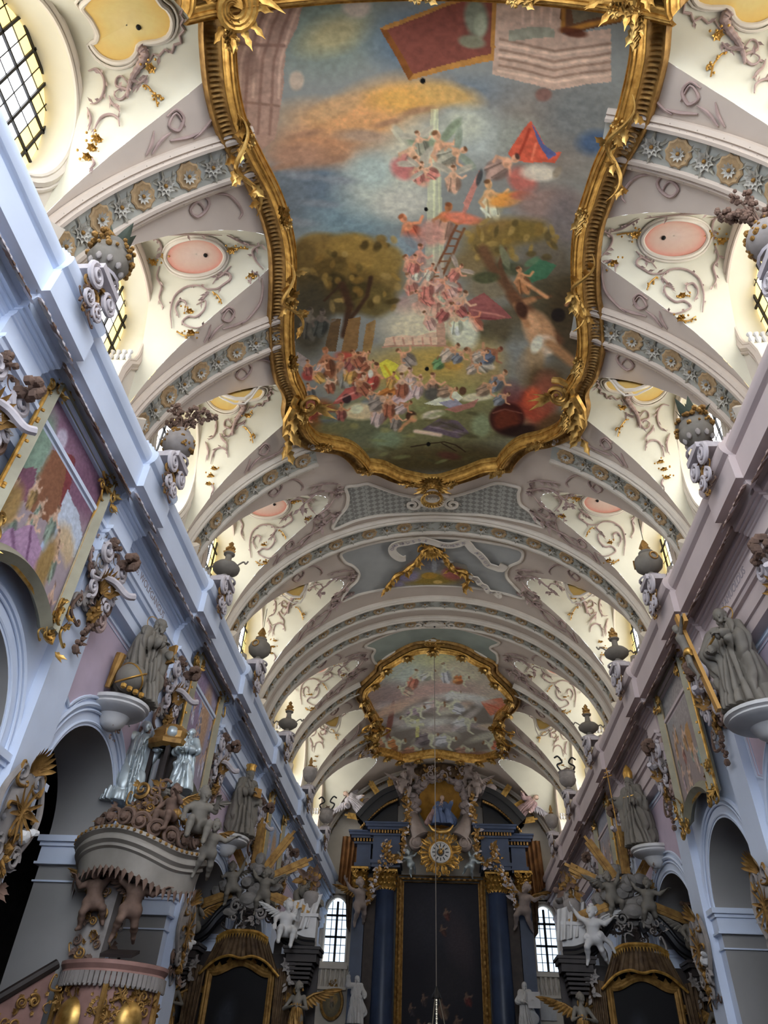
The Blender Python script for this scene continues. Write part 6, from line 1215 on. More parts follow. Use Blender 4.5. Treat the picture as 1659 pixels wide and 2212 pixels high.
# mirror-average the outlines
for i, (g, m) in enumerate(((GREY4, 'trellis_grey'), (GREY5, mat('grey_wash', (.64, .64, .62), .85, var=.08, scale=1.2)), (GREY6, mat('green_wash', (.62, .65, .60), .85, var=.1, scale=1.2)))):
    o = patch('ridge_panel', smooth_path(g, 120, True), m, .035, step=.008); struct(child(o, ceil))
    mb = MB(); sp = smooth_path(g, 160, True)
    mb.tube([vpt(x, y, .05) for x, y in sp], .065, 6, True); struct(child(mb.build('panel_moulding', 'stucco_white'), ceil))
# lobed cartouche rims left and right of the panels, with scrolled shells at the ridge
e = None
for yy, lab in ((2.985, 'white stucco volutes at the ridge in front of the wreath of the big painting'), (4.245, 'white stucco volutes at the ridge before the smaller ceiling painting')):
    mb = MB()
    for sg in (-1, 1):
        scroll(mb, (sg * .75, .05), .32, sg, PI / 2, 1.5, .26, 0); cscroll(mb, (sg * .2, .1), (sg * .75, .35), sg * .5, .1); cscroll(mb, (sg * 1.1, -.05), (sg * 1.7, .3), sg * -.3, .05)
    mb.lathe([(.5, 0), (.5, .08), (.35, .16), (0, .18)], (0, .12, 0), 18, sx=1.1, sy=.55); mb.ball((0, .1, .18), .05, 8, 1)
    for j in range(7): leaf(mb, (0, .25), PI / 2 + (j - 3) * .4, .4, .08, .3, 0, .1, 2)
    o = mb.build('stucco_volutes', ['stucco_white', 'lead']); o.matrix_basis = vframe(-.005, yy - .03, .06, 0) @ Matrix.Scale(1.0, 4); tag(o, lab, 'stucco ornament')
# ================================================================ painted cartouche with lettered ribbon
CT = empty('ridge_cartouche', vpt(-.02, 3.5, 0), 'gilt armorial cartouche with painted figures on the grey ridge panel', 'cartouche')
gx, gy = np.meshgrid(np.linspace(-.33, .24, 150), np.linspace(3.30, 3.735, 120), indexing='ij')
shape = [(-.31, 3.72), (-.27, 3.62), (-.2, 3.52), (-.12, 3.45), (-.08, 3.38), (-.02, 3.31), (.05, 3.39), (.1, 3.47), (.2, 3.5), (.225, 3.62), (.2, 3.735), (0, 3.735)]
st = [el(-.02, 3.50, .07, .08, 0, (.50, .49, .50), .5), el(-.02, 3.67, .16, .06, 0, (.60, .50, .22), .6), el(.12, 3.60, .07, .07, 20, (.72, .42, .38), .5), el(-.17, 3.62, .08, .06, 20, (.60, .56, .66), .6), el(.09, 3.46, .05, .03, -30, (.93, .92, .90), .4), el(-.17, 3.47, .07, .03, 10, (.66, .54, .48), .6),
      el(.07, 3.43, .06, .03, -20, (.30, .28, .36), .5), el(.15, 3.45, .03, .03, 0, (.74, .60, .52), .4), el(-.03, 3.63, .05, .035, 0, (.72, .56, .24), .3), el(-.25, 3.68, .06, .03, 30, (.62, .58, .68), .5), el(.0, 3.53, .015, .07, 0, (.66, .66, .66), .5), el(.02, 3.70, .03, .02, 0, (.84, .70, .40), .3)]
C_ = paint(gx, gy, st, (.58, .55, .50), 4, .3, .01); ok = inpoly(gx, gy, shape); nu, nv = gx.shape; idx = np.arange(nu * nv).reshape(nu, nv)
q = np.stack([idx[:-1, :-1], idx[1:, :-1], idx[1:, 1:], idx[:-1, 1:]], -1).reshape(-1, 4); q = q[ok.ravel()[q].all(1)]
mb = MB(); mb.add(vpts(gx, gy, np.full(gx.shape, .09)).reshape(-1, 3), q.tolist(), 0, C_.reshape(-1, 3)); child(mb.build('painted_shield', 'painted'), CT)
mb = MB(); rg = random.Random(4)
for a, b in zip(CART[:-1], CART[1:]): pass
edge = smooth_path([(-.31, 3.72), (-.25, 3.60), (-.17, 3.54), (-.10, 3.45), (-.065, 3.37), (-.018, 3.33), (.03, 3.37), (.075, 3.46), (.11, 3.55), (.19, 3.56), (.21, 3.64), (.19, 3.72)], 60)
mb.tube([vpt(x, y, .16) for x, y in edge], .10 + .03 * np.sin(np.arange(len(edge)) * 1.3), 7)
for i in range(0, len(edge), 1):
    M = vframe(edge[i][0] + rg.uniform(-.012, .012), edge[i][1] + rg.uniform(-.012, .012), .2, rg.uniform(0, 6.28)); q_ = MB(); leaf(q_, (0, 0), 0, .32, .09, .6, 0, 0, 2, 5); mb.join(q_, M)
q_ = MB()
for j in range(9): leaf(q_, (0, -.1), PI / 2 + (j - 4) * .3, .55, .1, .4, 0, .1, 2)
for sg in (-1, 1): cscroll(q_, (sg * .1, -.2), (sg * .55, .1), -sg * .4, .08); scroll(q_, (sg * .2, -.35), .2, sg, 0, 1.3)
q_.ball((0, -.15, .15), .14, 8); mb.join(q_, vframe(-.017, 3.35, .12, PI))
child(mb.build('gilt_frame', 'gold'), CT)
RB = empty('inscribed_ribbon', vpt(.1, 3.3, 0), 'white stucco ribbon lettered in capitals winding round the gilt cartouche', 'ribbon')
def ribbon(path, w, nm):
    sp = smooth_path(path, 90); t = np.gradient(sp, axis=0); t /= np.linalg.norm(t, axis=1)[:, None]; nn = np.stack([-t[:, 1], t[:, 0]], -1)
    wave = .16 + .05 * np.sin(np.arange(len(sp)) * .25)
    rows = [vpts(*(sp + nn * w * a).T, wave + .03 * abs(a)) for a in (-1, -.5, 0, .5, 1)]; back = [vpts(*(sp + nn * w * a).T, wave - .03) for a in (1, 0, -1)]
    mb = MB(); mb.grid(np.array(rows + back), cu=True); child(mb.build(nm, 'stucco_white'), RB); return sp, t, wave
def letters_on(sp, t, wave, a, b, text, size, flip=True):
    n = len(text)
    for i, ch in enumerate(text):
        if ch == ' ': continue
        f = a + (b - a) * (i + .5) / n; j = int(f * (len(sp) - 1)); tx = t[j]; x, y = sp[j]
        glyph(ch, size, vframe(x, y, wave[j] + .035, math.atan2(tx[1], tx[0])), RB)
def glyph(ch, size, M, par, depth=.006, m='letters'):
    cu = D.curves.new('letters', 'FONT'); cu.body = ch; cu.size = size; cu.extrude = depth; cu.align_x = 'CENTER'; cu.align_y = 'CENTER'
    o = D.objects.new('letters', cu); dg = bpy.context.evaluated_depsgraph_get(); me = D.meshes.new_from_object(o); D.objects.remove(o); D.curves.remove(cu)
    me.materials.clear(); me.materials.append(MATS[m]); r = D.objects.new('letter' if len(ch) == 1 else 'lettering', me); COL.objects.link(r); r.parent = par; r.matrix_parent_inverse = world_of(par).inverted(); r.matrix_basis = M
    return r
sp, t, w_ = ribbon(RIB1, .024, 'ribbon_band')
def ribtext(sp, t, w_, a, b, text, size):
    letters_on(sp, t, w_, a, b, text, size)
ribtext(sp, t, w_, .14, .40, 'OMNIBUS S.E', .22); ribtext(sp, t, w_, .50, .66, 'MUNERA', .20); ribtext(sp, t, w_, .76, .89, 'ALBUS', .22)
sp, t, w_ = ribbon(RIB2, .020, 'ribbon_tail'); ribtext(sp, t, w_, .1, .75, 'DOCET', .19)
# ================================================================ ornament of the nave walls
def WF(side, y, z, x=1.0, sc=1.):
    """frame on a nave wall: X along the wall, Y up, Z into the nave"""
    return frame_M(P(side * x, y, z), (0, -side, 0), (0, 0, 1), (-side, 0, 0)) @ Matrix.Scale(sc, 4)
def hang(mb, nm, mats, e):
    o = mb.build(nm, mats, e); return o
def repeat(proto, M, label, group=None):
    c = proto if not proto.get('_used') else copy_tree(proto)
    proto['_used'] = 1; c.matrix_basis = M; c['label'] = label
    if group: c['group'] = group
    return c
NTH = ['', 'nearest', 'second', 'third', 'fourth', 'fifth', 'sixth', 'farthest']
# --- pilaster capitals
cap = empty('pilaster_capital', (0, 0, 0), cat='capital')
mb = MB(); rng = random.Random(21)
for i in range(4): cscroll(mb, (-.48, .1 + .12 * i), (.0, .35 + .12 * i), .35, .05, 0, .05)
for sg in (-1, 1):
    scroll(mb, (sg * .42, .62), .26, sg, PI / 2, 1.7, .26, 0, .18); scroll(mb, (sg * .36, -.25), .2, -sg, -PI / 2, 1.5, .26, 0, .12); cscroll(mb, (sg * .5, -.1), (sg * .3, .55), sg * .4, .08, 0, .15)
mb.tube(smooth_path([(-.2, .15, .15), (.15, .2, .3), (.4, .05, .5), (.55, .1, .62)], 20), [.09] * 19 if False else .08, 7)
hang(mb, 'volutes', 'orn_white', cap)
c1 = cluster(5, 1.1, 1.7, 52, (0, 1, 2)); hang(c1, 'foliage', ['orn_grey', 'orn_mauve', 'orn_brown'], cap)
mb = MB()
for j in range(7): leaf(mb, (0, -.15), PI / 2 + (j - 3) * .35, .55, .1, .4, 0, .15, 2)
rosette(mb, (.12, -.45), .22, 7, 0, 0, .12); festoon(mb, rng, [(0, -.5, .08), (.02, -.9, .08)], .13, (0,), 16)
hang(mb, 'gilt_shell', 'gold_old', cap)
for c, r in (((.22, .78, .42), .24), ((-.3, .86, .3), .16)):
    mb = MB()
    for i in range(16): q = np.array([rng.gauss(0, 1) for _ in range(3)]); q /= np.linalg.norm(q); mb.ball(np.array(c) + q * r * .7, r * .42, 6)
    hang(mb, 'flower_ball', 'orn_brown', cap)
mb = MB(); festoon(mb, rng, [(.05, -.85, .06), (.0, -1.25, .06), (-.03, -1.6, .03)], .12, (0,), 26)
hang(mb, 'flower_drop', 'orn_brown', cap)
for k in range(1, 8):
    for s in (-1, 1): repeat(cap, WF(s, PIL[k], 1.155, .995), f'rocaille capital with volutes, shell and flower drop on the {NTH[k]} {SIDE[s]} pilaster', 'pilaster capitals')
# --- gilt cartouches lower on the pilasters
ca = empty('pilaster_cartouche', (0, 0, 0), cat='cartouche')
mb = MB(); mb.lathe([(.34, 0), (.36, .05), (.30, .12), (.2, .15), (0, .17)], (0, .1, 0), 16, sx=1., sy=1.9)
for sg in (-1, 1): cscroll(mb, (sg * .38, -.5), (sg * .38, .7), -sg * .25, .05, 0, .08); scroll(mb, (sg * .28, -.6), .2, sg, 0, 1.5, .24, 0, .1)
hang(mb, 'shield', 'orn_grey', ca)
mb = MB()
for j in range(9): leaf(mb, (0, .72), PI / 2 + (j - 4) * .3, .42, .075, .5, 0, .1, 1)
for j in range(11): leaf(mb, (0, .05), j * .571, .5, .05, .15, 0, .17, 1)
for sg in (-1, 1): cscroll(mb, (sg * .05, -.3), (sg * .42, .1), sg * .5, .06, 0, .15); cscroll(mb, (sg * .1, .45), (sg * .42, .75), -sg * .5, .07, 0, .12)
festoon(mb, rng, [(0, -.5, .08), (.0, -.95, .06)], .14, (0,), 20)
hang(mb, 'gilt_relief', 'gold_old', ca)
mb = cluster(31, .8, 1.0, 16, (0, 1)); q = MB(); q.join(mb, Matrix.Translation((0, -.55, 0))); hang(q, 'foliage', ['orn_brown', 'orn_grey'], ca)
mb = MB(); mb.lathe([(.05, 0), (.05, .16), (.07, .17), (.05, .26), (.0, .3)], (.32, -.15, .1), 8, X=(0, 0, 1), Y=(0, 1, 0), Z=(.8, .1, .6)); mb.ball((.3, -.25, .16), .13, 8); hang(mb, 'sconce', 'marble_white', ca)
for k in range(1, 7):
    for s in (-1, 1): repeat(ca, WF(s, PIL[k], .50, .998), f'gilt and white rocaille cartouche low on the {NTH[k]} {SIDE[s]} pilaster', 'pilaster cartouches')
# --- inscriptions on the frieze
for s, (l1, l2) in ((1, ('B. RAMUOLDUS', 'ABBAS S. EM.')), (-1, ('S. WOLFGANGUS', 'EPISC. RATISB.'))):
    e = empty('frieze_inscription', P(s * .99, 2.05, 1.345), f'two-line inscription in grey capitals on the {SIDE[s]} frieze', 'inscription')
    glyph(l1, .27, WF(s, 2.05, 1.369, .9965), e, .003); glyph(l2, .17, WF(s, 2.03, 1.335, .9965), e, .003)
# --- wall paintings
def wall_painting(s, k, strokes, base, seed, label):
    yc = (PIL[k] + PIL[k + 1]) / 2; w = .192 * (1.12 if k == 5 else 1); z0, z1 = .905, 1.432; X0 = .984
    e = empty('wall_painting', P(s * X0, yc, z0), label, 'painting', 'framed paintings of the nave walls')
    bot = lambda a: z0 + .062 * math.cos(min(1, abs(a) / (w * .82)) * PI / 2) ** .7
    nu, nv = 90, 130; a = np.linspace(-w, w, nu); C = np.zeros((nu, nv, 3)); v = np.linspace(0, 1, nv)
    Uu, Vv = np.meshgrid(a / w, v, indexing='ij'); C = paint(Uu, Vv * 1.5, strokes, base, seed, 1., .03)
    pts = np.array([[P(s * X0, yc + q * -s, bot(q) + (z1 - bot(q)) * t) for t in v] for q in a])   # u runs to the viewer's right
    mb = MB(); mb.grid(pts, 0, col=C); child(mb.build('canvas', 'painted'), e)
    ol = [(-w, z1)] + [(-w, z1 + (z0 - z1) * t) for t in (.33, .66)] + [(q, bot(q)) for q in np.linspace(-w, w, 25)] + [(w, z0 + (z1 - z0) * t) for t in (.33, .66)] + [(w, z1)]
    ol = np.array(ol)
    for nm, mt, rs in (('frame', mat('frame_stone', (.60, .58, .50), .5, .2, var=.1), [(0, .15)]), ('gilt_edges', 'gold', [(-.016, .03), (.019, .04)])):
        mb = MB()
        for off, r in rs:
            c = ol.mean(0); p = ol + np.sign(ol - [0, (z0 + z1) / 2]) * off
            p = np.concatenate([p, p[:1]]); mb.tube([P(s * (X0 - .006), yc - s * q[0], q[1]) for q in p], r * np.ones(len(p)), 4 if r > .05 else 6, flat=1., up=(1, 0, 0) if r > .05 else None)
        if nm == 'gilt_edges':
            rg = random.Random(seed)
            for i in range(70):
                j = rg.randrange(len(ol) - 1); t = rg.random(); q = ol[j] * (1 - t) + ol[j + 1] * t; q = q * np.array([1.06, 1]); mb.ball(P(s * (X0 - .012), yc - s * q[0], q[1]), .05, 6)
        child(mb.build(nm, mt), e)
    for i, (cx, cz) in enumerate(((-w, z1), (w, z1), (-w, z0 + .03), (w, z0 + .03))):
        m2 = cluster(seed * 10 + i, .75, .95, 18, (0,)); o = m2.build('corner_ornament', 'gold_bright'); child(o, e); o.matrix_basis = WF(s, yc - s * cx, cz, X0 - .012, .95)
    return e
def crowd(seed, n, pal, v0=.05, v1=.75):
    rg = random.Random(seed); out = []
    for i in range(n):
        u = rg.uniform(-.9, .9); v = v1 - (v1 - v0) * i / n + rg.uniform(-.05, .05); sz = rg.uniform(.16, .26); a = rg.uniform(-.5, .5)
        c, d = math.cos(a) * sz, math.sin(a) * sz
        out.append(('f', u, v * 1.5, c, d, d, -c, (.86, .72, .62), rg.choice(pal), (.42, .32, .26), 0))
    return out
PURP = [(.72, .56, .66), (.58, .42, .50), (.80, .78, .84), (.66, .54, .36), (.56, .62, .56), (.74, .60, .58)]
st = [el(.2, 1.35, 1.2, .4, 0, (.56, .42, .50), .8), el(.5, 1.15, .5, .25, 20, (.50, .36, .44), .7), ('p', [(-.5, 1.05), (.0, 1.25), (.25, .75), (.05, .5), (-.35, .45), (-.55, .75)], (.54, .36, .26), .95), ('p', [(-.15, 1.2), (.05, 1.25), (.3, .8), (.2, .7)], (.50, .24, .26), .9), ('p', [(.15, .95), (.9, .9), (.95, .65), (.5, .6), (.2, .5)], (.78, .82, .88), .95), ('p', [(.15, .5), (.4, .7), (.25, .3), (.1, .3)], (.70, .76, .86), .95),
      el(-.75, .95, .25, .35, 0, (.54, .64, .56), .5), ('p', [(-.9, .7), (-.6, .8), (-.45, .5), (-.8, .35)], (.50, .32, .40), .9), el(.6, .62, .3, .12, 0, (.80, .70, .56), .6), el(-.4, 1.22, .12, .1, 0, (.78, .74, .80), .5)]
st += crowd(3, 14, PURP, .12, .42) + [('p', [(-.7, .12), (-.2, .38), (.15, .3), (.3, 0), (-.5, -.05)], (.70, .56, .68), .95), el(-.75, .38, .2, .2, 0, (.66, .54, .34), .5), el(.35, .2, .16, .3, 0, (.62, .50, .30), .6), ('l', [(-.2, .34), (-.05, .1), (.05, .0)], .05, (.46, .32, .44), .9), ('l', [(-.5, .2), (-.25, .05)], .05, (.50, .36, .48), .9)]
wall_painting(-1, 1, st, (.66, .60, .62), 3, 'gold-framed wall painting in purple and brown at the far left edge')
BROWN = [(.72, .56, .40), (.62, .44, .40), (.70, .62, .64), (.60, .62, .58), (.76, .66, .60)]; BLUE = [(.62, .66, .80), (.74, .66, .72), (.82, .80, .86), (.72, .60, .46), (.54, .58, .74)]
wall_painting(1, 3, [el(-.2, 1.3, 1.2, .5, 0, (.60, .59, .58), .8), el(.2, 1.1, .6, .3, 0, (.66, .62, .60), .8), ('p', [(.1, .75), (.35, .8), (.4, .35), (.15, .35)], (.74, .56, .36), .9), el(.6, .35, .3, .1, 0, (.60, .68, .66), .5)] + crowd(8, 16, BROWN, .08, .55), (.62, .56, .54), 5, 'gold-framed brownish wall painting on the right, behind the saint holding a cross')
wall_painting(-1, 3, [el(0, 1.35, 1.1, .4, 0, (.66, .62, .70), .8), el(-.3, 1.0, .5, .4, 30, (.60, .52, .62), .7), el(.3, .9, .3, .5, 0, (.74, .60, .48), .6)] + crowd(12, 18, BLUE, .1, .7), (.64, .60, .66), 7, 'gold-framed lilac wall painting on the left above the pulpit')
wall_painting(-1, 5, [el(0, 1.2, 1.1, .5, 0, (.62, .70, .82), .8), el(.3, .6, .3, .4, 0, (.76, .62, .48), .6)] + crowd(15, 10, BLUE, .1, .6), (.62, .66, .76), 9, 'pale blue wall painting far down the left wall in the choir')
wall_painting(1, 5, [el(0, 1.3, 1.1, .4, 0, (.62, .62, .66), .8)] + crowd(18, 12, BROWN + BLUE, .1, .6), (.66, .60, .58), 11, 'narrow gold-framed painting far down the right wall beside the bishop statue')
# --- rose infill fields with white borders in the statue bays, and stucco corner pieces
for k in (2, 4, 6):
    for s in (-1, 1):
        a, b = PIL[k] + .085, PIL[k + 1] - .085; ol = [(a, .905), (a + .02, .89), (a + .05, .93)]
        yc = (a + b) / 2; w = (b - a) / 2
        pts = [(a, 1.165), (b, 1.165), (b, .86)] + [(yc + w * .98 * math.cos(t), .72 + .225 * math.sin(t)) for t in np.linspace(.55, PI - .55, 17)] + [(a, .86)]
        mb = MB(); mb.add([P(s * (XF - .003), *q) for q in pts], [tuple(range(len(pts)))]); struct(mb.build('trim_%d' % (20 + 2 * k + (s > 0)), 'infill_pink', smooth=False))
        mb = MB(); mb.tube([P(s * (XF - .004), *q) for q in pts + pts[:1]], .035, 6); mb.tube([P(s * (XF - .004), yc + (q[0] - yc) * .93, q[1] if q[1] < 1.1 else q[1] - .015) for q in pts + pts[:1]], .018, 5); struct(mb.build('trim_%d' % (40 + 2 * k + (s > 0)), 'wall_white'))
# --- attic scrolls beside the windows
for k in range(6):
    for s in (-1, 1):
        mb = MB(); rg = random.Random(k)
        for sg in (-1, 1):
            t = np.linspace(0, 1, 12); yy = BAYS[k][0] + sg * (.10 + .17 * t); zz = 1.683 + .10 * t ** 2
            mb.grid(np.array([[P(s * .985, y, 1.675), P(s * .985, y, z + .02), P(s * 1.0, y, z + .03), P(s * 1.06, y, z + .03)] for y, z in zip(yy, zz)]))
            for j in range(2, 11, 2): mb.ball(P(s * .983, yy[j], 1.694), (.05, .09, .09), 6, 1)
        tag(mb.build('attic_scroll', ['stucco_white', 'orn_brown']), f'curved stucco parapet with flower buds under the {ORD[k]} {SIDE[s]} window', 'stucco ornament', 'parapets under the windows')
# ================================================================ brackets and urns on the cornice
br = empty('volute_bracket', (0, 0, 0), cat='bracket')
mb = MB()
for sg in (-1, 1): scroll(mb, (sg * .30, -.12), .27, -sg, PI / 2, 1.9, .24, 0, .12)
for sg in (-1, 1): scroll(mb, (sg * .2, -.62), .2, sg, PI / 2, 1.8, .24, 0, .1)
mb.box((-.38, .06, -.3), (.38, .22, .28)); mb.lathe([(.34, .22), (.38, .26), (.30, .32)], (0, 0, 0), 16, X=(1, 0, 0), Y=(0, 0, -1), Z=(0, 1, 0))
hang(mb, 'volutes', 'orn_white', br)
c1 = cluster(61, .75, 1.0, 20, (0, 1)); q = MB(); q.join(c1, Matrix.Translation((0, -.45, .05))); hang(q, 'foliage', ['orn_brown', 'gold_old'], br)
for k in range(1, 8):
    for s in (-1, 1): repeat(br, WF(s, PIL[k], 1.642, .880, .95), f'double volute bracket under the urn at the {NTH[k]} {SIDE[s]} pilaster', 'urn brackets')
UR = {}
BOWL = [(.0, 0), (.22, 0), (.24, .04), (.12, .1), (.10, .17), (.2, .22), (.36, .36), (.44, .52), (.45, .60), (.40, .64), (.42, .72), (.40, .92), (.44, .97), (.46, 1.0), (.38, 1.0), (.34, .9)]
ROUND = [(.0, 0), (.2, 0), (.22, .04), (.11, .1), (.1, .16), (.26, .22), (.41, .38), (.45, .56), (.40, .74), (.26, .88), (.2, .92), (.24, .97), (.24, 1.0), (.0, 1.0)]
SQUAT = [(.0, 0), (.2, 0), (.21, .04), (.1, .09), (.1, .16), (.28, .22), (.44, .36), (.46, .46), (.36, .58), (.16, .66), (.11, .82), (.11, .98), (.19, 1.03), (.19, 1.07), (.08, 1.08)]
EGG = [(.0, 0), (.2, 0), (.2, .04), (.09, .1), (.1, .18), (.26, .3), (.38, .55), (.42, .8), (.36, .95), (.28, 1.0), (.12, 1.05), (.05, 1.1)]
def urn(kind):
    e = empty('urn', (0, 0, 0), cat='urn'); rg = random.Random(len(kind))
    pr = {'agave': BOWL, 'bouquet': ROUND, 'necked': SQUAT, 'ringed': ROUND, 'egg': EGG, 'handled': BOWL}[kind]
    body = {'agave': 'stone_grey', 'bouquet': 'orn_grey', 'necked': 'stone_grey', 'ringed': 'stone_grey', 'egg': 'orn_grey', 'handled': 'orn_grey'}[kind]
    mb = MB(); mb.lathe(pr, (0, 0, 0), 24, lobes=8 if kind in ('agave', 'egg') else 0, amp=.03); mb.build('vase', body, e)
    if kind == 'agave':
        mb = MB()
        for i in range(9):
            a = i * .698; q = MB(); leaf(q, (0, 0), PI / 2, .85, .10, .35, 0, 0, 0, 8); mb.join(q, Matrix.Translation((0, 0, .92)) @ Matrix.Rotation(a, 4, 'Z') @ Matrix.Rotation(.5 + .35 * (i % 3), 4, 'X'))
        mb.build('leaves', 'leaf_green', e)
        mb = MB()
        for i in range(40):
            a = rg.uniform(0, 6.28); z = rg.uniform(.6, 1.05); r = .46 + .04 * rg.random(); mb.ball((r * math.cos(a), r * math.sin(a), z), rg.uniform(.04, .08), 6)
        for i in range(16): mb.ball((rg.uniform(-.2, .2), -.35 + rg.uniform(-.2, .1), 1.0 + rg.uniform(-.1, .25)), .075, 6)
        mb.build('gilt_fruit', 'gold_old', e)
        mb = MB()
        for i in range(9): a = i * .698; mb.ball((.34 * math.cos(a), .34 * math.sin(a), .34), (.07, .07, .12), 8)
        mb.build('gadroons', 'orn_grey', e)
    elif kind == 'bouquet':
        mb = MB()
        for i in range(9):
            tip = np.array([rg.uniform(-.75, .75), rg.uniform(-.4, .4), rg.uniform(1.5, 2.1)]); t = np.linspace(0, 1, 7); c = np.array([0, 0, .95]) + (tip - [0, 0, .95]) * t[:, None] + np.array([0, 0, .25]) * np.sin(PI * t)[:, None]
            mb.tube(c, .02, 5)
            for q in c[2:]:
                for _ in range(4): mb.ball(q + np.array([rg.uniform(-.1, .1) for _ in range(3)]), rg.uniform(.04, .08), 5)
        mb.build('flowers', 'orn_brown', e)
        mb = MB()
        for i in range(60):
            a = rg.uniform(0, 6.28); z = rg.uniform(.3, .8); r = float(np.interp(z, [.22, .38, .56, .74], [.28, .42, .46, .41])); mb.ball((r * math.cos(a), r * math.sin(a), z), rg.uniform(.03, .07), 5)
        mb.build('gilt_garland', 'gold_old', e)
    elif kind == 'necked':
        mb = MB()
        for sg in (-1, 1): mb.tube(smooth_path([(sg * .40, 0, .5), (sg * .62, 0, .62), (sg * .72, 0, .52), (sg * .80, 0, .62)], 20), .03, 6)
        mb.build('handle', body, e)
        mb = MB(); mb.lathe([(.17, 1.06), (.2, 1.14), (.12, 1.2), (.15, 1.3), (.06, 1.42), (.09, 1.5), (0, 1.62)], n=10, lobes=5, amp=.2)
        for i in range(10): mb.ball((.13 * math.cos(i), .13 * math.sin(i), 1.12 + .03 * i), .06, 6)
        mb.build('gilt_finial', 'gold_old', e)
    elif kind == 'ringed':
        mb = MB(); t = np.linspace(0, 2 * PI, 20)[:-1]
        for a in (-PI / 2, -PI / 2 + 2.1, -PI / 2 - 2.1): 
            c = np.array([.44 * math.cos(a), .44 * math.sin(a), .6]); X_ = np.array([-math.sin(a), math.cos(a), 0]); mb.tube(c + .13 * (np.cos(t)[:, None] * X_ + np.sin(t)[:, None] * np.array([0, 0, 1])), .035, 6, True)
        mb.lathe([(.14, 1.0), (.2, 1.08), (.1, 1.16), (.16, 1.24), (.1, 1.4), (.03, 1.55)], n=10, lobes=5, amp=.2)
        mb.build('gilt_rings', 'gold_old', e)
        mb = MB(); mb.tube([(.02, 0, 1.4), (.03, 0, 2.5)], .012, 5); mb.build('rod', 'lead', e)
    elif kind == 'egg':
        mb = MB(); mb.lathe([(.1, 1.05), (.16, 1.12), (.07, 1.22), (.12, 1.32), (.04, 1.6)], n=8); mb.build('gilt_finial', 'gold_old', e)
    else:
        mb = MB()
        for sg in (-1, 1): mb.tube(smooth_path([(sg * .3, 0, 1.0), (sg * .5, 0, 1.35), (sg * .2, 0, 1.55), (sg * .4, 0, 1.85), (sg * .62, 0, 1.75)], 30), .05, 6)
        mb.build('handle', 'lead', e)
        mb = MB(); festoon(mb, rg, [(-.2, 0, 1.0), (.0, 0, 1.2), (.2, 0, 1.05)], .12, (0,), 16); mb.build('flowers', 'orn_brown', e)
    return e
DESC = {'agave': 'urn of agave leaves and gilt fruit', 'bouquet': 'round urn with dark flower sprays', 'necked': 'squat long-necked urn with curled handles', 'ringed': 'ball-shaped urn with gilt rings and finial', 'egg': 'egg-shaped urn with gilt finial', 'handled': 'urn with dark twisting handles'}
for s, seq in ((-1, ['agave', 'bouquet', 'necked', 'ringed', 'necked', 'egg', 'handled']), (1, ['bouquet', 'agave', 'ringed', 'necked', 'necked', 'handled', 'egg'])):
    for k, kd in enumerate(seq, 1):
        if kd not in UR: UR[kd] = urn(kd)
        M = Matrix.Translation(P(s * .882, PIL[k], 1.690)) @ Matrix.Rotation(s * .5 + (.3 if s < 0 else -.3), 4, 'Z') @ Matrix.Scale(.86, 4)
        repeat(UR[kd], M, f'{DESC[kd]} on the {SIDE[s]} cornice above the {NTH[k]} pilaster', 'cornice urns')
# ================================================================ saints on consoles in the statue bays
def console(s, y, z, label, k=1.):
    mb = MB()
    mb.lathe([(0, .0), (.58, 0), (.62, -.03), (.62, -.10), (.56, -.13), (.58, -.18), (.53, -.23), (.30, -.30), (.22, -.48), (.1, -.60), (.0, -.62)], P(s * 1.0, y, z), 32, sx=1.15 * k, sy=1.1 * k)
    c1 = cluster(int(y * 10), .4, .5, 6, (1,)); mb.join(c1, WF(s, y, z - .085, .985), 1)
    return tag(mb.build('statue_console', ['marble_white', 'orn_brown']), label, 'console', 'consoles of the wall statues')
ROBE = [('che', 'pel', .16, .18), ('pel', (0, 0, .06), .19, .33), ('hl', (-.12, -.06, .08), .14, .2), ('hr', (.12, -.04, .08), .14, .2), ('sl', 'el', .085, .10), ('el', 'wl', .10, .072), ('sr', 'er', .085, .10), ('er', 'wr', .10, .072), ('sl', 'sr', .10, .10)]
MANTLE = ROBE + [((-.16, .08, 1.44), (-.24, .16, .3), .12, .18), ((.16, .08, 1.44), (.24, .16, .3), .12, .18), ((0, .12, 1.42), (0, .2, .2), .14, .22), ('er', (.30, -.02, .5), .11, .10), ('el', (-.30, -.02, .55), .11, .09)]
def saint(x, y, z, s, face, label, pose, robe=MANTLE, m='stone_grey', sc=1.22, hair=HAIR + BEARD, seed=0, amp=.05, n=17, name='saint_statue', lean=0., mats=None):
    e, g = robed(name, pose, robe, mats or [m, m, m], amp, n, seed, hair)
    place(e, P(s * x, y, z), face, sc, lean, 0., label, 'statue'); return e, g
def part(mb, nm, m, e):
    o = mb.build(nm, m); o.parent = e; return o
def held(mb, nm, m, e, label, cat):
    """a separate thing placed in the statue's frame"""
    o = mb.build(nm, m); o.matrix_basis = e.matrix_basis.copy(); return tag(o, label, cat)
T_ = np.linspace(0, 2 * PI, 28)[:-1]
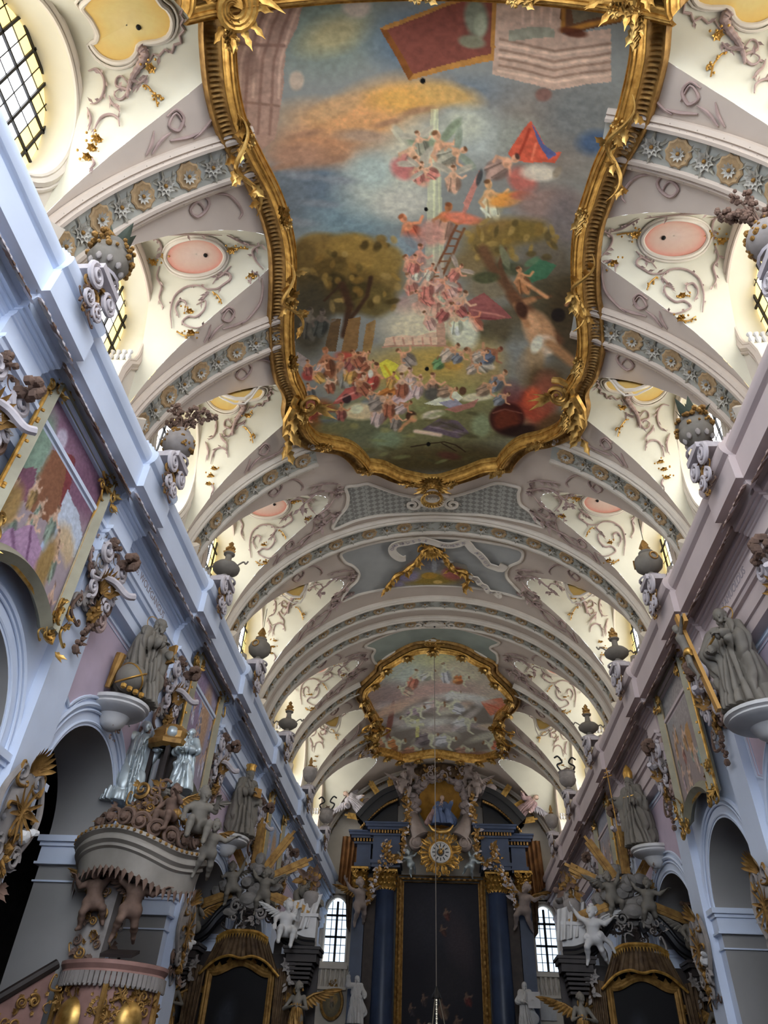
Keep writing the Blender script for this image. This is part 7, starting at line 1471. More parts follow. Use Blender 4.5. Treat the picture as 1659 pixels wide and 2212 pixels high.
# left, bay of the globe
console(-1, 2.056, .953, 'white half-round console under the left statue with the globe')
e, g = saint(.945, 2.066, .955, -1, (.85, -.45), 'grey statue of a hooded saint with a globe at his feet, on the left', dict(wl=(-.06, -.30, 1.18), el=(-.30, -.12, 1.12), wr=(.34, -.22, 1.10), er=(.33, .0, 1.16), look=(.6, -1, .1), hed=(.03, -.05, 1.66), curl=.8), seed=4)
mb = MB(); mb.tube(np.stack([.15 * np.cos(T_), .06 + 0 * T_ + .1, 1.76 + .15 * np.sin(T_)], -1), .009, 5, True); part(mb, 'halo', 'gold', e)
mb = MB(); mb.box((.30, -.32, .95), (.36, -.12, 1.32)); part(mb, 'book', 'gold_old', e)
mb = MB(); mb.ball((-.42, -.22, .30), .27, 20); held(mb, 'globe', 'stone_grey', e, 'grey stone globe with a gilt band beside the hooded saint', 'globe')
mb = MB()
for a in (.6, -.9):
    X_ = np.array([math.cos(a), 0, math.sin(a)]); Y_ = np.array([0, 1, 0]); mb.tube(np.array([-.42, -.22, .30]) + .272 * (np.cos(T_)[:, None] * X_ + np.sin(T_)[:, None] * Y_), .018, 5, True)
for i in range(4): mb.ball((-.62 + .14 * i, -.34, .04), .06, 6)
held(mb, 'globe_band', 'gold', e, 'gilt bands and feet of the grey globe on the left console', 'ornament')
mb = MB(); mb.tube([(-.62, .10, .1), (-.60, .02, .75)], [.05, .10], 8); scroll(mb, (-.60, .92), .16, 1, 0, 1.5, .3); q = MB(); q.join(mb); held(q, 'horn', ['gold_old'], e, 'gilt scroll-headed horn standing behind the grey globe', 'ornament')
# right, saint embracing a crucifix
console(1, 2.075, .953, 'white half-round console under the right statue with the cross', 1.25)
e, g = saint(.94, 2.06, .955, 1, (-.85, -.50), 'grey statue of a caped saint bending over a gold cross, on the right', dict(wr=(.20, -.38, 1.16), er=(.34, -.12, 1.12), wl=(-.12, -.34, 1.02), el=(-.32, -.10, 1.10), hed=(.10, -.14, 1.62), nek=(.03, -.04, 1.48), look=(.6, -1, -.35), curl=.9), seed=9, hair=HAIR, n=15, sc=1.32,
             robe=MANTLE + [((-.2, -.02, 1.42), (-.28, -.1, 1.06), .14, .17), ((.2, -.02, 1.42), (.28, -.1, 1.10), .13, .15)])
mb = MB(); mb.tube(np.stack([.10 + .15 * np.cos(T_), .02 + 0 * T_, 1.72 + .15 * np.sin(T_)], -1), .010, 5, True); part(mb, 'halo', 'gold', e)
mb = MB(); mb.tube([(-.2, -.28, 1.13), (.14, -.42, 1.2)], .02, 6); part(mb, 'baton', 'gold_bright', e)
cr = empty('crucifix', (0, 0, 0), 'tall gold cross with a grey figure nailed to it, held by the caped saint', 'crucifix')
d = np.array([-.10, -.10, .98]); d /= np.linalg.norm(d); sd = np.array([.80, -.58, -.1]); sd -= d * (sd @ d); sd /= np.linalg.norm(sd); nn = np.cross(sd, d); b0 = np.array([-.26, -.36, .02])
mb = MB(); mb.cbox(b0 + d * .90, (.075, .90, .03), sd, d, nn); mb.cbox(b0 + d * 1.55, (.36, .075, .032), sd, d, nn); o = mb.build('cross', mat('cross_gilt', (.74, .56, .30), .5, .3, var=.1), cr)
cp = dict(pel=b0 + d * 1.12 + nn * .08, che=b0 + d * 1.34 + nn * .10, nek=b0 + d * 1.47 + nn * .08, hed=b0 + d * 1.55 + nn * .12)
k_ = .55
pr = []
J_ = lambda u, v, w: b0 + sd * u + d * v + nn * w
pr = [(J_(0, 1.10, .08), J_(0, 1.22, .08), .07, .065), (J_(0, 1.22, .08), J_(0, 1.36, .09), .065, .085), (J_(0, 1.38, .09), J_(0, 1.48, .09), .05, .03), (J_(.01, 1.52, .10), J_(.01, 1.55, .10), .055, .058), (J_(-.09, 1.42, .08), J_(-.20, 1.50, .06), .032, .026), (J_(-.20, 1.50, .06), J_(-.33, 1.57, .05), .026, .018), (J_(.09, 1.42, .08), J_(.20, 1.50, .06), .032, .026), (J_(.20, 1.50, .06), J_(.33, 1.57, .05), .026, .018),
      (J_(-.04, 1.08, .08), J_(-.05, .86, .12), .052, .036), (J_(-.05, .86, .12), J_(-.01, .64, .06), .036, .022), (J_(.04, 1.08, .08), J_(.05, .86, .12), .052, .036), (J_(.05, .86, .12), J_(.01, .64, .07), .036, .022), (J_(0, .64, .07), J_(0, .57, .11), .025, .016)]
for q in (-1, 1): pr += hand(J_(q * .33, 1.57, .05), sd * q + d * .2, nn, .55, .5, q)
pr += head_prims(J_(.01, 1.56, .11), .55, nn - d * .3, d)
sdf_mesh(pr, .009, .02).build('corpus', 'stone_grey', cr)
sdf_mesh([(J_(-.07, 1.08, .09), J_(.07, 1.06, .09), .06, .065), (J_(.08, 1.07, .08), J_(.15, .95, .08), .035, .015)], .01, .02, folds(.006, 9, (0, 0), 1, 1, 0, 2)).build('loincloth', 'gold', cr)
cr.matrix_basis = e.matrix_basis.copy()
# left, crowned figure
console(-1, 3.57, .978, 'white half-round console under the crowned left statue')
e, g = saint(.945, 3.575, .98, -1, (.75, -.65), 'grey statue of a gold-crowned saint in a wide mantle, on the left', dict(wl=(-.10, -.30, 1.12), el=(-.30, -.10, 1.12), wr=(.30, -.18, .96), look=(.3, -1, -.2), curl=.7), seed=14, sc=1.26, n=14)
mb = MB(); mb.lathe([(.11, 1.76), (.13, 1.80), (.12, 1.86), (.15, 1.95), (.13, 1.93), (.10, 1.80)], (0, .0, 0), 16, lobes=8, amp=.08); mb.ball((0, 0, 1.94), .03, 8); part(mb, 'crown', 'gold', e)
mb = MB(); mb.box((-.02, -.40, 1.0), (.20, -.33, 1.24)); rosette(mb, (.1, 1.1), .02, 6); part(mb, 'book', 'gold_old', e)
# right, bishop with archbishop's cross
console(1, 3.575, .978, 'white half-round console under the right bishop statue')
e, g = saint(.945, 3.58, .98, 1, (-.75, -.66), 'grey bishop statue with gold mitre and thin double-barred staff, on the right', dict(wl=(-.40, -.22, 1.22), el=(-.36, -.02, 1.16), wr=(.22, -.28, 1.05), er=(.33, -.06, 1.12), look=(-.1, -1, 0), curl=1.0), seed=19, sc=1.26, robe=MANTLE + [((0, .02, 1.36), (0, .0, .75), .2, .26)], n=15)
mb = MB(); mb.lathe([(.115, 1.74), (.135, 1.84), (.14, 1.92), (.10, 2.02), (.02, 2.14), (0, 2.15)], (0, 0, 0), 18, sx=1., sy=.8); part(mb, 'mitre', 'gold', e)
mb = MB()
for x in np.linspace(-.17, .17, 7): mb.ball((x, -.19 + .6 * abs(x), 1.30), .022, 6)
mb.tube([(-.16, -.14, 1.26), (0, -.22, 1.22), (.16, -.14, 1.26)], .02, 6); part(mb, 'gilt_trim', 'gold_bright', e)
mb = MB(); mb.tube([(-.34, -.36, .02), (-.44, -.30, 2.05)], .014, 6)
for z, w in ((1.86, .13), (1.98, .09)): mb.tube([(-.44 - w, -.30, z), (-.43 + w, -.31, z)], .013, 6)
for a, b in ((-.44, 2.08), (-.57, 1.86), (-.31, 1.86)): mb.ball((a, -.3, b), .024, 6)
held(mb, 'cross_staff', 'gold', e, 'thin gold staff with double cross held by the bishop statue', 'staff')
# tall pair standing beyond the side altars
for s, nm in ((-1, 'left'), (1, 'right')):
    px = s * .715
    mb = MB(); c = P(px, 4.32, 0)
    mb.box((c[0] - .55, c[1] - .5, 0), (c[0] + .55, c[1] + .5, EYE + U * .60)); mb.box((c[0] - .65, c[1] - .6, EYE + U * .60), (c[0] + .65, c[1] + .6, EYE + U * .63)); mb.box((c[0] - .6, c[1] - .55, EYE + U * .63), (c[0] + .6, c[1] + .55, EYE + U * .665))
    tag(mb.build('statue_pedestal', 'wall_white', smooth=False), f'tall pale pedestal of the big robed statue beyond the {nm} side altar', 'pedestal')
    e, g = saint(.715, 4.32, .665, s, (-s * .55, -.85), f'big {"silvery" if s < 0 else "rosy grey"} robed statue rising beyond the {nm} side altar', dict(wl=(-.2, -.34, 1.3), el=(-.34, -.12, 1.2), wr=(.32, -.24, 1.02), look=(-s * .4, -1, 0), hed=(-s * .05, -.04, 1.66)), m='stone_grey' if s < 0 else 'orn_grey', sc=1.30, seed=30 + s, n=13)
    mb = MB(); mb.lathe([(.10, 1.76), (.13, 1.82), (.06, 1.98), (0, 2.04)], n=12); part(mb, 'mitre', 'gold_old', e)
# ================================================================ the pulpit on the left
PX, PY_, PZ = -.905, 2.33, 0
def pl(a, r, z, rb=1.):
    """plan of the pulpit: rippling half round, a from -pi/2 (towards the viewer's left) round the front"""
    return (U * PX + r * math.cos(a), U * PY_ + rb * r * math.sin(a), z)
def ring(n, r, z, ripple=.0, ph=0., a0=-PI * 1.05, a1=PI * .25): 
    return [pl(a, r * (1 + ripple * math.cos(5 * a + ph)), z(a) if callable(z) else z) for a in np.linspace(a0, a1, n)]
CN = empty('pulpit_canopy', P(PX, PY_, .5), 'heavy grey and gilt pulpit canopy with a toothed fringe, on the left', 'canopy')
wave = lambda a: .16 * math.cos(2.4 * (a + 1.9)) 
prof = [(.95, 4.98), (1.18, 4.98), (1.20, 5.10), (1.24, 5.34), (1.30, 5.38), (1.28, 5.44), (1.36, 5.50), (1.36, 5.56), (1.32, 5.62), (1.42, 5.68), (1.40, 5.76), (1.1, 5.80), (.3, 5.95)]
mb = MB(); mb.grid(np.array([ring(64, r, (lambda z: lambda a: z + wave(a))(z), .035) for r, z in prof]), flip=True); child(mb.build('cornice', mat('pulpit_grey', (.60, .57, .53), .55, .1, var=.15, scale=2.), ang=35), CN)
mb = MB(); mb.add([pl(0, 0, 5.12)] + ring(40, 1.0, lambda a: 5.0 + wave(a), .035), [(0, i, i + 1) for i in range(1, 40)]); child(mb.build('soffit', 'dark_wood'), CN)
mb = MB()
for a in np.linspace(-PI * 1.03, PI * .23, 34):
    r = 1.2 * (1 + .035 * math.cos(5 * a)); c = np.array(pl(a, r, 4.98 + wave(a))); t = np.array([-math.sin(a), math.cos(a), 0]); o = np.array([math.cos(a), math.sin(a), 0])
    mb.add([c - t * .055 + o * .02, c + t * .055 + o * .02, c + t * .03 + o * .03 - [0, 0, .1], c + o * .03 - [0, 0, .19], c - t * .03 + o * .03 - [0, 0, .1], c + [0, 0, .05] + o * .05], [(0, 5, 4), (4, 5, 3), (3, 5, 2), (2, 5, 1), (0, 4, 3, 2, 1)])
child(mb.build('fringe', 'orn_brown', smooth=False), CN)
mb = MB()
for a in np.linspace(-PI * 1.0, PI * .2, 40): mb.ball(pl(a, 1.41 * (1 + .035 * math.cos(5 * a)), 5.72 + wave(a)), .04, 6)
child(mb.build('bead_moulding', 'gold_old'), CN)
# heaped rocaille over the cornice
mb = MB(); rg = random.Random(77)
for i in range(46):
    a = rg.uniform(-PI, .2); r = rg.uniform(.35, 1.15); z = 5.9 + .55 * (1.2 - r) + rg.uniform(-.05, .2) + wave(a) * .8
    q = cluster(200 + i, .55, .55, 3, (0, 1)); mb.join(q, frame_M(pl(a, r, z), (-math.sin(a), math.cos(a), 0), (-.3 * math.cos(a), -.3 * math.sin(a), .95), (.95 * math.cos(a), .95 * math.sin(a), .3)))
child(mb.build('rocaille', ['gold_old', 'orn_brown']), CN)
mb = MB()
for i in range(9):
    a = -2.6 + .3 * i; q = MB(); scroll(q, (0, 0), .2, 1, 0, 1.6, .26); q.ball((0, 0, .1), .1, 8); mb.join(q, frame_M(pl(a, 1.1, 5.98 + wave(a)), (-math.sin(a), math.cos(a), 0), (0, 0, 1), (math.cos(a), math.sin(a), 0)))
child(mb.build('volutes', 'orn_brown'), CN)
# lantern above the canopy
LT = empty('canopy_lantern', P(PX, PY_, .75), 'open dark lantern with gilt dome on top of the pulpit canopy', 'lantern')
cx, cy = U * -.905, U * 2.33
mb = MB(); mb.lathe([(.62, 5.9), (.42, 6.1), (.34, 6.5), (.36, 6.75), (.55, 6.85), (.58, 6.92), (.50, 6.98), (.0, 7.0)], (cx, cy, 0), 8); child(mb.build('pedestal', 'pulpit_grey', ang=20), LT)
mb = MB()
for a in np.arange(4) * PI / 2 + .3: mb.box((cx + .36 * math.cos(a) - .05, cy + .36 * math.sin(a) - .05, 6.98), (cx + .36 * math.cos(a) + .05, cy + .36 * math.sin(a) + .05, 8.05))
mb.box((cx - .15, cy - .05, 6.98), (cx + .15, cy + .28, 8.0)); child(mb.build('posts', 'dark_wood', smooth=False), LT)
mb = MB(); mb.lathe([(.40, 7.95), (.52, 8.02), (.54, 8.12), (.44, 8.2), (.46, 8.35), (.30, 8.52), (.12, 8.62), (.0, 8.66)], (cx, cy, 0), 16, lobes=8, amp=.06); child(mb.build('dome', 'gold_old'), LT)
mb = MB()
for i in range(5): mb.ball((cx + .35 * math.cos(i * 1.25), cy + .35 * math.sin(i * 1.25), 8.3), .16, 10)
child(mb.build('clouds', 'silver_white'), LT)
mb = MB(); mb.join(cluster(88, .8, 1.0, 24, (0, 1)), frame_M((cx, cy - .5, 6.5), (1, 0, 0), (0, 0, 1), (0, -1, 0))); child(mb.build('rocaille', ['gold_old', 'orn_brown']), LT)
# figures round the lantern
e, g = robed('robed_figure', dict(wl=(-.36, -.2, 1.42), el=(-.42, .02, 1.24), wr=(.42, -.16, 1.22), er=(.36, .0, 1.22), look=(.5, -1, .1), hed=(.05, -.04, 1.66), kl=(-.1, -.16, .5)), MANTLE + [((.2, .1, 1.4), (.5, .2, 1.25), .10, .05), ((-.2, .1, 1.3), (-.5, .15, .9), .12, .07)], ['silver_white', 'silver_white', 'orn_brown'], .045, 13, 41, HAIR)
place(e, (U * -1.02, U * 2.30, 6.62), (.5, -1), 1.12, 0, .06, 'silvery figure in swirling robes standing left of the pulpit lantern', 'statue')
e, g = robed('robed_figure', dict(wl=(-.1, -.34, 1.1), wr=(.1, -.36, 1.1), el=(-.32, -.1, 1.12), er=(.32, -.1, 1.12), look=(-.5, -1, -.3), kl=(-.14, -.3, .7), kr=(.14, -.3, .7)), ROBE, ['silver_white', 'silver_white', 'orn_grey'], .04, 12, 43, HAIR)
place(e, (U * -.83, U * 2.31, 6.98), (-.2, -1), .82, 0, 0, 'small silvery figure leaning at the right of the pulpit lantern', 'statue')
# pulpit body
PB = empty('pulpit', P(PX, PY_, .2), 'gilded pulpit basket with two big gold ovals, at the lower left', 'pulpit')
prof = [(.2, 1.2), (.7, 1.5), (.95, 1.9), (1.0, 2.6), (.98, 3.2), (1.04, 3.26), (1.02, 3.34), (1.08, 3.40), (1.06, 3.44), (1.12, 3.52), (1.12, 3.58), (1.02, 3.60), (.9, 3.55)]
mb = MB(); mb.grid(np.array([ring(60, r * .92, z, .02, .6) for r, z in prof]), flip=True); child(mb.build('basket', mat('pulpit_rose', (.60, .46, .42), .6, .1, var=.2, scale=3.), ang=30), PB)
mb = MB()
for a in np.linspace(-PI, .2, 34):
    q = MB(); q.box((-.04, -.14, 0), (.04, .06, .05)); q.ball((0, -.15, .02), .04, 6); mb.join(q, frame_M(pl(a, .97, 3.34), (-math.sin(a), math.cos(a), 0), (0, 0, 1), (math.cos(a), math.sin(a), 0)))
child(mb.build('lambrequin', 'orn_grey'), PB)
mb = MB(); rg = random.Random(5)
for i in range(60):
    a = rg.uniform(-PI, .2); z = rg.uniform(1.9, 3.15); q = cluster(400 + i % 9, .42, .42, 3, (0,)); mb.join(q, frame_M(pl(a, .915, z), (-math.sin(a), math.cos(a), 0), (0, 0, 1), (math.cos(a), math.sin(a), 0)))
child(mb.build('gilt_relief', 'gold_old'), PB)
for a in (-1.95, -.72):
    mb = MB(); mb.lathe([(.0, .16), (.14, .14), (.24, .08), (.28, 0)], pl(a, .93, 2.62), 20, X=(-math.sin(a), math.cos(a), 0), Y=(0, 0, 1), Z=(math.cos(a), math.sin(a), 0), sy=1.35); child(mb.build('gold_oval', 'gold_bright'), PB)
mb = MB(); 
for a in (-2.6, -1.32, -.1): mb.tube([pl(a, .96, 1.9), pl(a, .97, 3.2)], .06, 6)
child(mb.build('ribs', 'gold_old'), PB)
mb = MB(); mb.cbox(pl(-1.2, .75, 3.72), (.3, .22, .03), (1, .1, 0), (0, .9, .3), (0, -.3, .9)); mb.tube([pl(-1.2, .75, 3.4), pl(-1.2, .75, 3.7)], .03, 6); child(mb.build('reading_desk', 'dark_wood', smooth=False), PB)
ST = empty('pulpit_stair', P(-1.15, 2.2, .1), 'sloping stair parapet with gilt relief running down left from the pulpit', 'stair')
a, b = np.array(P(-1.03, 2.22, .272)), np.array(P(-1.22, 2.02, .07)); d = (b - a) / np.linalg.norm(b - a)
mb = MB(); n_ = np.array([.72, -.69, 0]); mb.add([a, b, b - [0, 0, 1.5], a - [0, 0, 1.5], a - n_ * .12, b - n_ * .12, b - [0, 0, 1.5] - n_ * .12, a - [0, 0, 1.5] - n_ * .12], [(0, 3, 2, 1), (4, 5, 6, 7), (0, 1, 5, 4), (3, 7, 6, 2)]); child(mb.build('parapet', 'pulpit_rose', smooth=False), ST)
mb = MB(); mb.tube([a, b], .09, 8); child(mb.build('handrail', 'dark_wood'), ST)
mb = MB()
for i in range(12):
    q = cluster(430 + i, .5, .5, 3, (0,)); t = (i + .5) / 12; hx = d.copy(); hx[2] = 0; hx /= np.linalg.norm(hx); mb.join(q, frame_M(a + (b - a) * t - [0, 0, .45 + .5 * (i % 2)] + n_ * .02, hx, (0, 0, 1), n_))
child(mb.build('gilt_relief', 'gold_old'), ST)
# back panel between basket and canopy with supporting figures
BK = empty('relief_panel', P(-.98, 2.42, .4), 'gilt and grey back panel joining pulpit and canopy', 'panel')
mb = MB(); mb.add([P(-1.03, 2.27, .27), P(-.94, 2.27, .27), P(-.93, 2.27, .50), P(-1.02, 2.27, .50), P(-1.03, 2.31, .27), P(-.94, 2.31, .27), P(-.93, 2.31, .50), P(-1.02, 2.31, .50)], [(0, 1, 2, 3), (5, 4, 7, 6), (1, 5, 6, 2), (4, 0, 3, 7)]); child(mb.build('panel', 'orn_grey', smooth=False), BK)
mb = MB(); mb.join(cluster(91, .5, 1.5, 24, (0, 1)), frame_M(P(-.985, 2.265, .39), (1, 0, 0), (0, 0, 1), (0, -1, 0))); child(mb.build('rocaille', ['gold_old', 'orn_brown']), BK)
def cherub(kind, loc, face, sc, label, bm='stone_grey', wm=None, cloth=None, hm=None, roll=0., lean=0., group=None):
    e = putto(kind, bm, hm, wm, cloth); return place(e, loc, face, sc, lean, roll, label, 'cherub', group)
cherub('flying', P(-.862, 2.22, .335), (.4, -1), .9, 'grey cherub flying in front of the pale pier below the pulpit canopy', 'orn_brown')
cherub('climbing', P(-.985, 2.24, .36), (.3, -1), .85, 'brownish cherub clinging to the gilt panel behind the pulpit', 'orn_brown', 'gold_old')
cherub('seated', P(-.73, 2.26, .585), (.5, -1), .98, 'pale cherub sitting on the right end of the pulpit canopy', 'stone_grey')
cherub('flying', P(-.695, 2.30, .52), (.6, -1), .8, 'cherub tumbling from the right corner of the pulpit canopy', 'stone_grey', 'gold_old')
cherub('seated', P(-.81, 2.22, .61), (-.3, -1), .8, 'dark cherub with gilt drapery sitting amid the canopy rocaille', 'orn_brown', 'gold_old', 'gold_old')
# ================================================================ side altars at the choir arch
def ray(mb, c, a, r0, r1, w, m=0, z=0.):
    d = np.array([math.cos(a), math.sin(a), 0]); n = np.array([-d[1], d[0], 0]); c = np.array([c[0], c[1], z])
    for k in (-1, 0, 1): mb.cbox(c + d * (r0 + r1 - abs(k) * .12 * (r1 - r0)) / 2 + n * k * w * .62 + [0, 0, .02 * (1 - abs(k))], ((r1 - r0) / 2 * (1 - .12 * abs(k)), w * .30, .02), d, n, (0, 0, 1), m)
def drape(pts_top, pts_bot, folds_, amp, m, nm, par, M=None, n=60, k=14):
    """hanging cloth between an upper and a lower edge"""
    a = resample(pts_top, .01, False); b = resample(pts_bot, .01, False); t = np.linspace(0, 1, n)
    A_ = np.array([a[int(q * (len(a) - 1))] for q in t]); B2 = np.array([b[int(q * (len(b) - 1))] for q in t]); v = np.linspace(0, 1, k)
    g = A_[:, None] * (1 - v)[None, :, None] + B2[:, None] * v[None, :, None]; g[..., 2] += amp * np.sin(t * folds_ * 2 * PI)[:, None] * (.3 + .7 * v)[None, :]
    bk = g.copy(); bk[..., 2] -= .05
    mb = MB(); mb.grid(g); mb.grid(bk, flip=True); o = mb.build(nm, m, par, ang=60); return o
def side_altar(s):
    nm = SIDE[s]; AF = frame_M(P(s * .90, 3.80, -EYE / U), (1, 0, 0), (0, 0, 1), (0, -1, 0)) @ Matrix.Diagonal((.975, .985, .975, 1))
    e = empty('side_altar', None, f'{nm} side altar of black columns, gilt curtains and a rayed cloud', 'altar', M=AF)
    def B(nm_, mb, m, **k): return mb.build(nm_, m, e, **k)
    mb = MB(); mb.box((-2.5, 0, -.5), (2.5, 5.5, -.35)); mb.box((-1.7, 0, -.35), (1.7, 1.2, .6)); B('retable', mb, 'dark_wood', smooth=False)
    for sg in (-1, 1):
        mb = MB(); t = np.linspace(0, 1, 60); mb.tube(np.stack([sg * 2.02 + .06 * np.cos(t * 18), 1.4 + 3.2 * t, .06 * np.sin(t * 18)], -1), .22, 12); o = B('column', mb, 'altar_black')
        mb = MB()
        for z in (4.62, 4.74, 4.86, 4.98, 5.10): mb.box((sg * 2.02 - .28 - (z - 4.6) * .2, z, -.3), (sg * 2.02 + .28 + (z - 4.6) * .2, z + .07, .3 + (z - 4.6) * .2))
        o2 = mb.build('capital', 'dark_wood', o, False)
        mb = MB(); scroll(mb, (sg * 2.0, 4.42), .16, sg, 0, 1.5, .26, 0, .25); mb.ball((sg * 2.0, 4.42, .3), .06, 6); mb.build('volute', 'gold_old', o)
        mb = MB(); mb.box((sg * 2.02 - .5, 5.2, -.4), (sg * 2.02 + .5, 5.42, .42)); mb.box((sg * 2.02 - .58, 5.42, -.45), (sg * 2.02 + .58, 5.54, .5)); mb.box((sg * 2.02 - .62, 5.54, -.45), (sg * 2.02 + .62, 5.62, .55)); B('cornice_block', mb, 'dark_wood', smooth=False)
        # swept pediment half with a volute
        mb = MB(); p = smooth_path([(sg * 2.4, 5.66, .2), (sg * 1.9, 5.7, .25), (sg * 1.35, 5.95, .3), (sg * 1.0, 6.4, .3), (sg * .62, 6.72, .28), (sg * .3, 6.6, .25), (sg * .36, 6.38, .25)], 40)
        for o_, r in ((0, .15), (.16, .09), (-.15, .08)): mb.tube(p + [0, o_, o_ * .3], r, 8)
        B('pediment_scroll', mb, 'altar_black')
        drape([(sg * 1.18, 5.0, .15), (sg * 1.85, 5.15, .1)], [(sg * 1.3, 1.6, .2), (sg * 1.75, 1.6, .1)], 5, .10, 'curtain_gold', 'curtain', e)
        mb = MB(); rosette(mb, (sg * 1.62, 5.12), .28, 8, 0, 0, .25); festoon(mb, random.Random(3), [(sg * 1.62, 4.9, .3), (sg * 1.66, 4.5, .25)], .12, (0,), 10); B('curtain_knot', mb, 'orn_grey')
    # painting in its gilt frame with curved top
    t = np.linspace(PI, 0, 25); top = [(1.02 * math.cos(a), 4.72 + .34 * math.sin(a) + .08 * math.cos(4 * a)) for a in t]
    poly = [(-1.02, 1.3)] + top + [(1.02, 1.3)]
    gx, gy = np.meshgrid(np.linspace(-1, 1, 50), np.linspace(0, 1, 80), indexing='ij')
    stk = [el(-.3, .95, .3, .2, 0, (.16, .17, .19), .9), el(.3, .6, .5, .3, 20, (.14, .12, .11), .9)] + [('f', x, y, .16, .03, .03, -.16, (.44, .34, .28), c, (.10, .08, .07), 0) for x, y, c in ((-.4, .22, (.26, .17, .14)), (.1, .28, (.30, .26, .24)), (.45, .2, (.22, .20, .16)), (-.05, .10, (.30, .20, .16)), (.3, .4, (.20, .16, .18)))]
    C = paint(gx, gy * 1.5, stk, (.07, .065, .07), 5, 1., .03)
    topf = np.interp(gx, [q[0] for q in top], [q[1] for q in top]); pts = np.stack([gx * 1.02, 1.3 + (topf - 1.3) * gy, 0 * gx - .05], -1)
    mb = MB(); mb.grid(pts, col=C); B('altarpiece', mb, 'painted_dark')
    mb = MB(); fr = np.array([(x, y, 0) for x, y in poly]); mb.tube(fr, .09, 6); mb.tube(fr * [1.08, 1.01, 1] + [0, .03, .03], .06, 6); mb.tube(fr * [.95, .995, 1] + [0, 0, .03], .035, 6)
    for q in top[::3]: leaf(mb, q, PI / 2, .28, .1, .4, 0, .05, 2)
    B('gilt_frame', mb, 'gold_old')
    # lambrequin canopy
    drape([(-.85, 5.78, .4), (-.5, 5.94, .46), (0, 5.98, .48), (.5, 5.94, .46), (.85, 5.78, .4)], [(-1.32, 4.78, .22), (-.85, 5.16, .28), (-.4, 5.30, .32), (0, 5.24, .32), (.4, 5.30, .32), (.85, 5.16, .28), (1.32, 4.78, .22)], 16, .045, 'curtain_gold', 'canopy_cloth', e)
    mb = MB(); up = np.array([(-.85, 5.78, .46), (-.5, 5.94, .52), (0, 5.98, .54), (.5, 5.94, .52), (.85, 5.78, .46)]); sp = smooth_path(up, 40); mb.tube(sp, .07, 6)
    for q in sp[::2]: mb.add([q + [-.05, 0, .03], q + [.05, 0, .03], q + [0, -.2, .05]], [(0, 1, 2), (2, 1, 0)])
    lo_ = smooth_path([(-1.32, 4.78, .26), (-.85, 5.16, .32), (-.4, 5.30, .36), (0, 5.24, .36), (.4, 5.30, .36), (.85, 5.16, .32), (1.32, 4.78, .26)], 50); mb.tube(lo_, .045, 6)
    B('canopy_fringe', mb, 'gold')
    # cloud with rays
    rg = random.Random(60 + s); mb = MB()
    for i in range(34): a = rg.uniform(0, 6.28); r = rg.uniform(.2, 1.25); mb.ball((r * math.cos(a), 7.35 + .75 * r * math.sin(a), rg.uniform(-.1, .3)), (rg.uniform(.2, .36), rg.uniform(.16, .28), .25), 8)
    mb.lathe([(.3, 0), (.33, .1), (.24, .2), (0, .25)], (0, 6.95, .35), 18, sy=.7); scroll(mb, (-.4, 6.72), .22, 1, 0, 1.5, .25, 0, .4); scroll(mb, (.4, 6.72), .22, -1, PI, 1.5, .25, 0, .4); B('cloud', mb, mat('cloud_dark', (.50, .48, .46), .7, var=.2))
    for a in (.42, .95, 1.55, 2.15, 2.7, -.35, PI + .35): mb = MB(); ray(mb, (0, 7.4), a, .7, 2.25, .16, 0, .25); B('ray', mb, 'gold_old', smooth=False)
    mb = cluster(70 + s, 1.6, .9, 22, (0, 1)); q = MB(); q.join(mb, Matrix.Translation((0, 6.45, .35))); B('rocaille', q, ['orn_grey', 'dark_wood'])
    # pale vase group on the nave side
    mb = MB(); x = -s * 2.0; q = -s
    mb.box((x - .4, 5.62, -.2), (x + .4, 6.5, .3)); mb.box((x - .46, 6.5, -.25), (x + .46, 6.6, .35)); B('attic_block', mb, 'marble_white', smooth=False)
    drape([(x - .45, 6.95, .3), (x + .5, 7.25, .1)], [(x - .6, 6.0, .5), (x + .25, 6.2, .3)], 4, .08, 'marble_white', 'white_cloth', e)
    v = urn('egg'); v.matrix_basis = AF @ Matrix.Translation((x + .1, 6.6, .05)) @ Matrix.Rotation(-PI / 2, 4, 'X') @ Matrix.Scale(.7, 4); tag(v, f'gilt-topped vase on the pale block of the {nm} side altar', 'urn')
    o = MB(); festoon(o, rg, [(x - .3, 7.55, .1), (x + .1, 7.95, .1), (x + .3, 7.5, .1)], .2, (0, 1), 40); o = o.build('flower_crown', ['gold_old', 'orn_brown'], v); o.matrix_parent_inverse = (v.matrix_basis.inverted() @ AF)
    at = lambda X, Y_, Z=.5: tuple(AF @ Vector((X, Y_, Z)))
    cherub('climbing', at(-.62, 6.75), (.3, -1), .95, f'cherub at the left of the cloud on the {nm} side altar', 'stone_grey')
    cherub('flying', at(.52, 6.55), (-.2, -1), .95, f'cherub at the right of the cloud on the {nm} side altar', 'stone_grey')
    cherub('seated', at(s * 1.75, 5.5), (s * .3, -1), 1.1, f'cherub perched on the outer end of the {nm} side altar', 'stone_grey', 'gold_old' if s < 0 else None)
    cherub('flying' if s > 0 else 'seated', at(-s * 1.45, 5.45, .7), (-s * .4, -1), 1.1, f'pale winged child on the inner end of the {nm} side altar', 'marble_white', 'marble_white', 'marble_white')
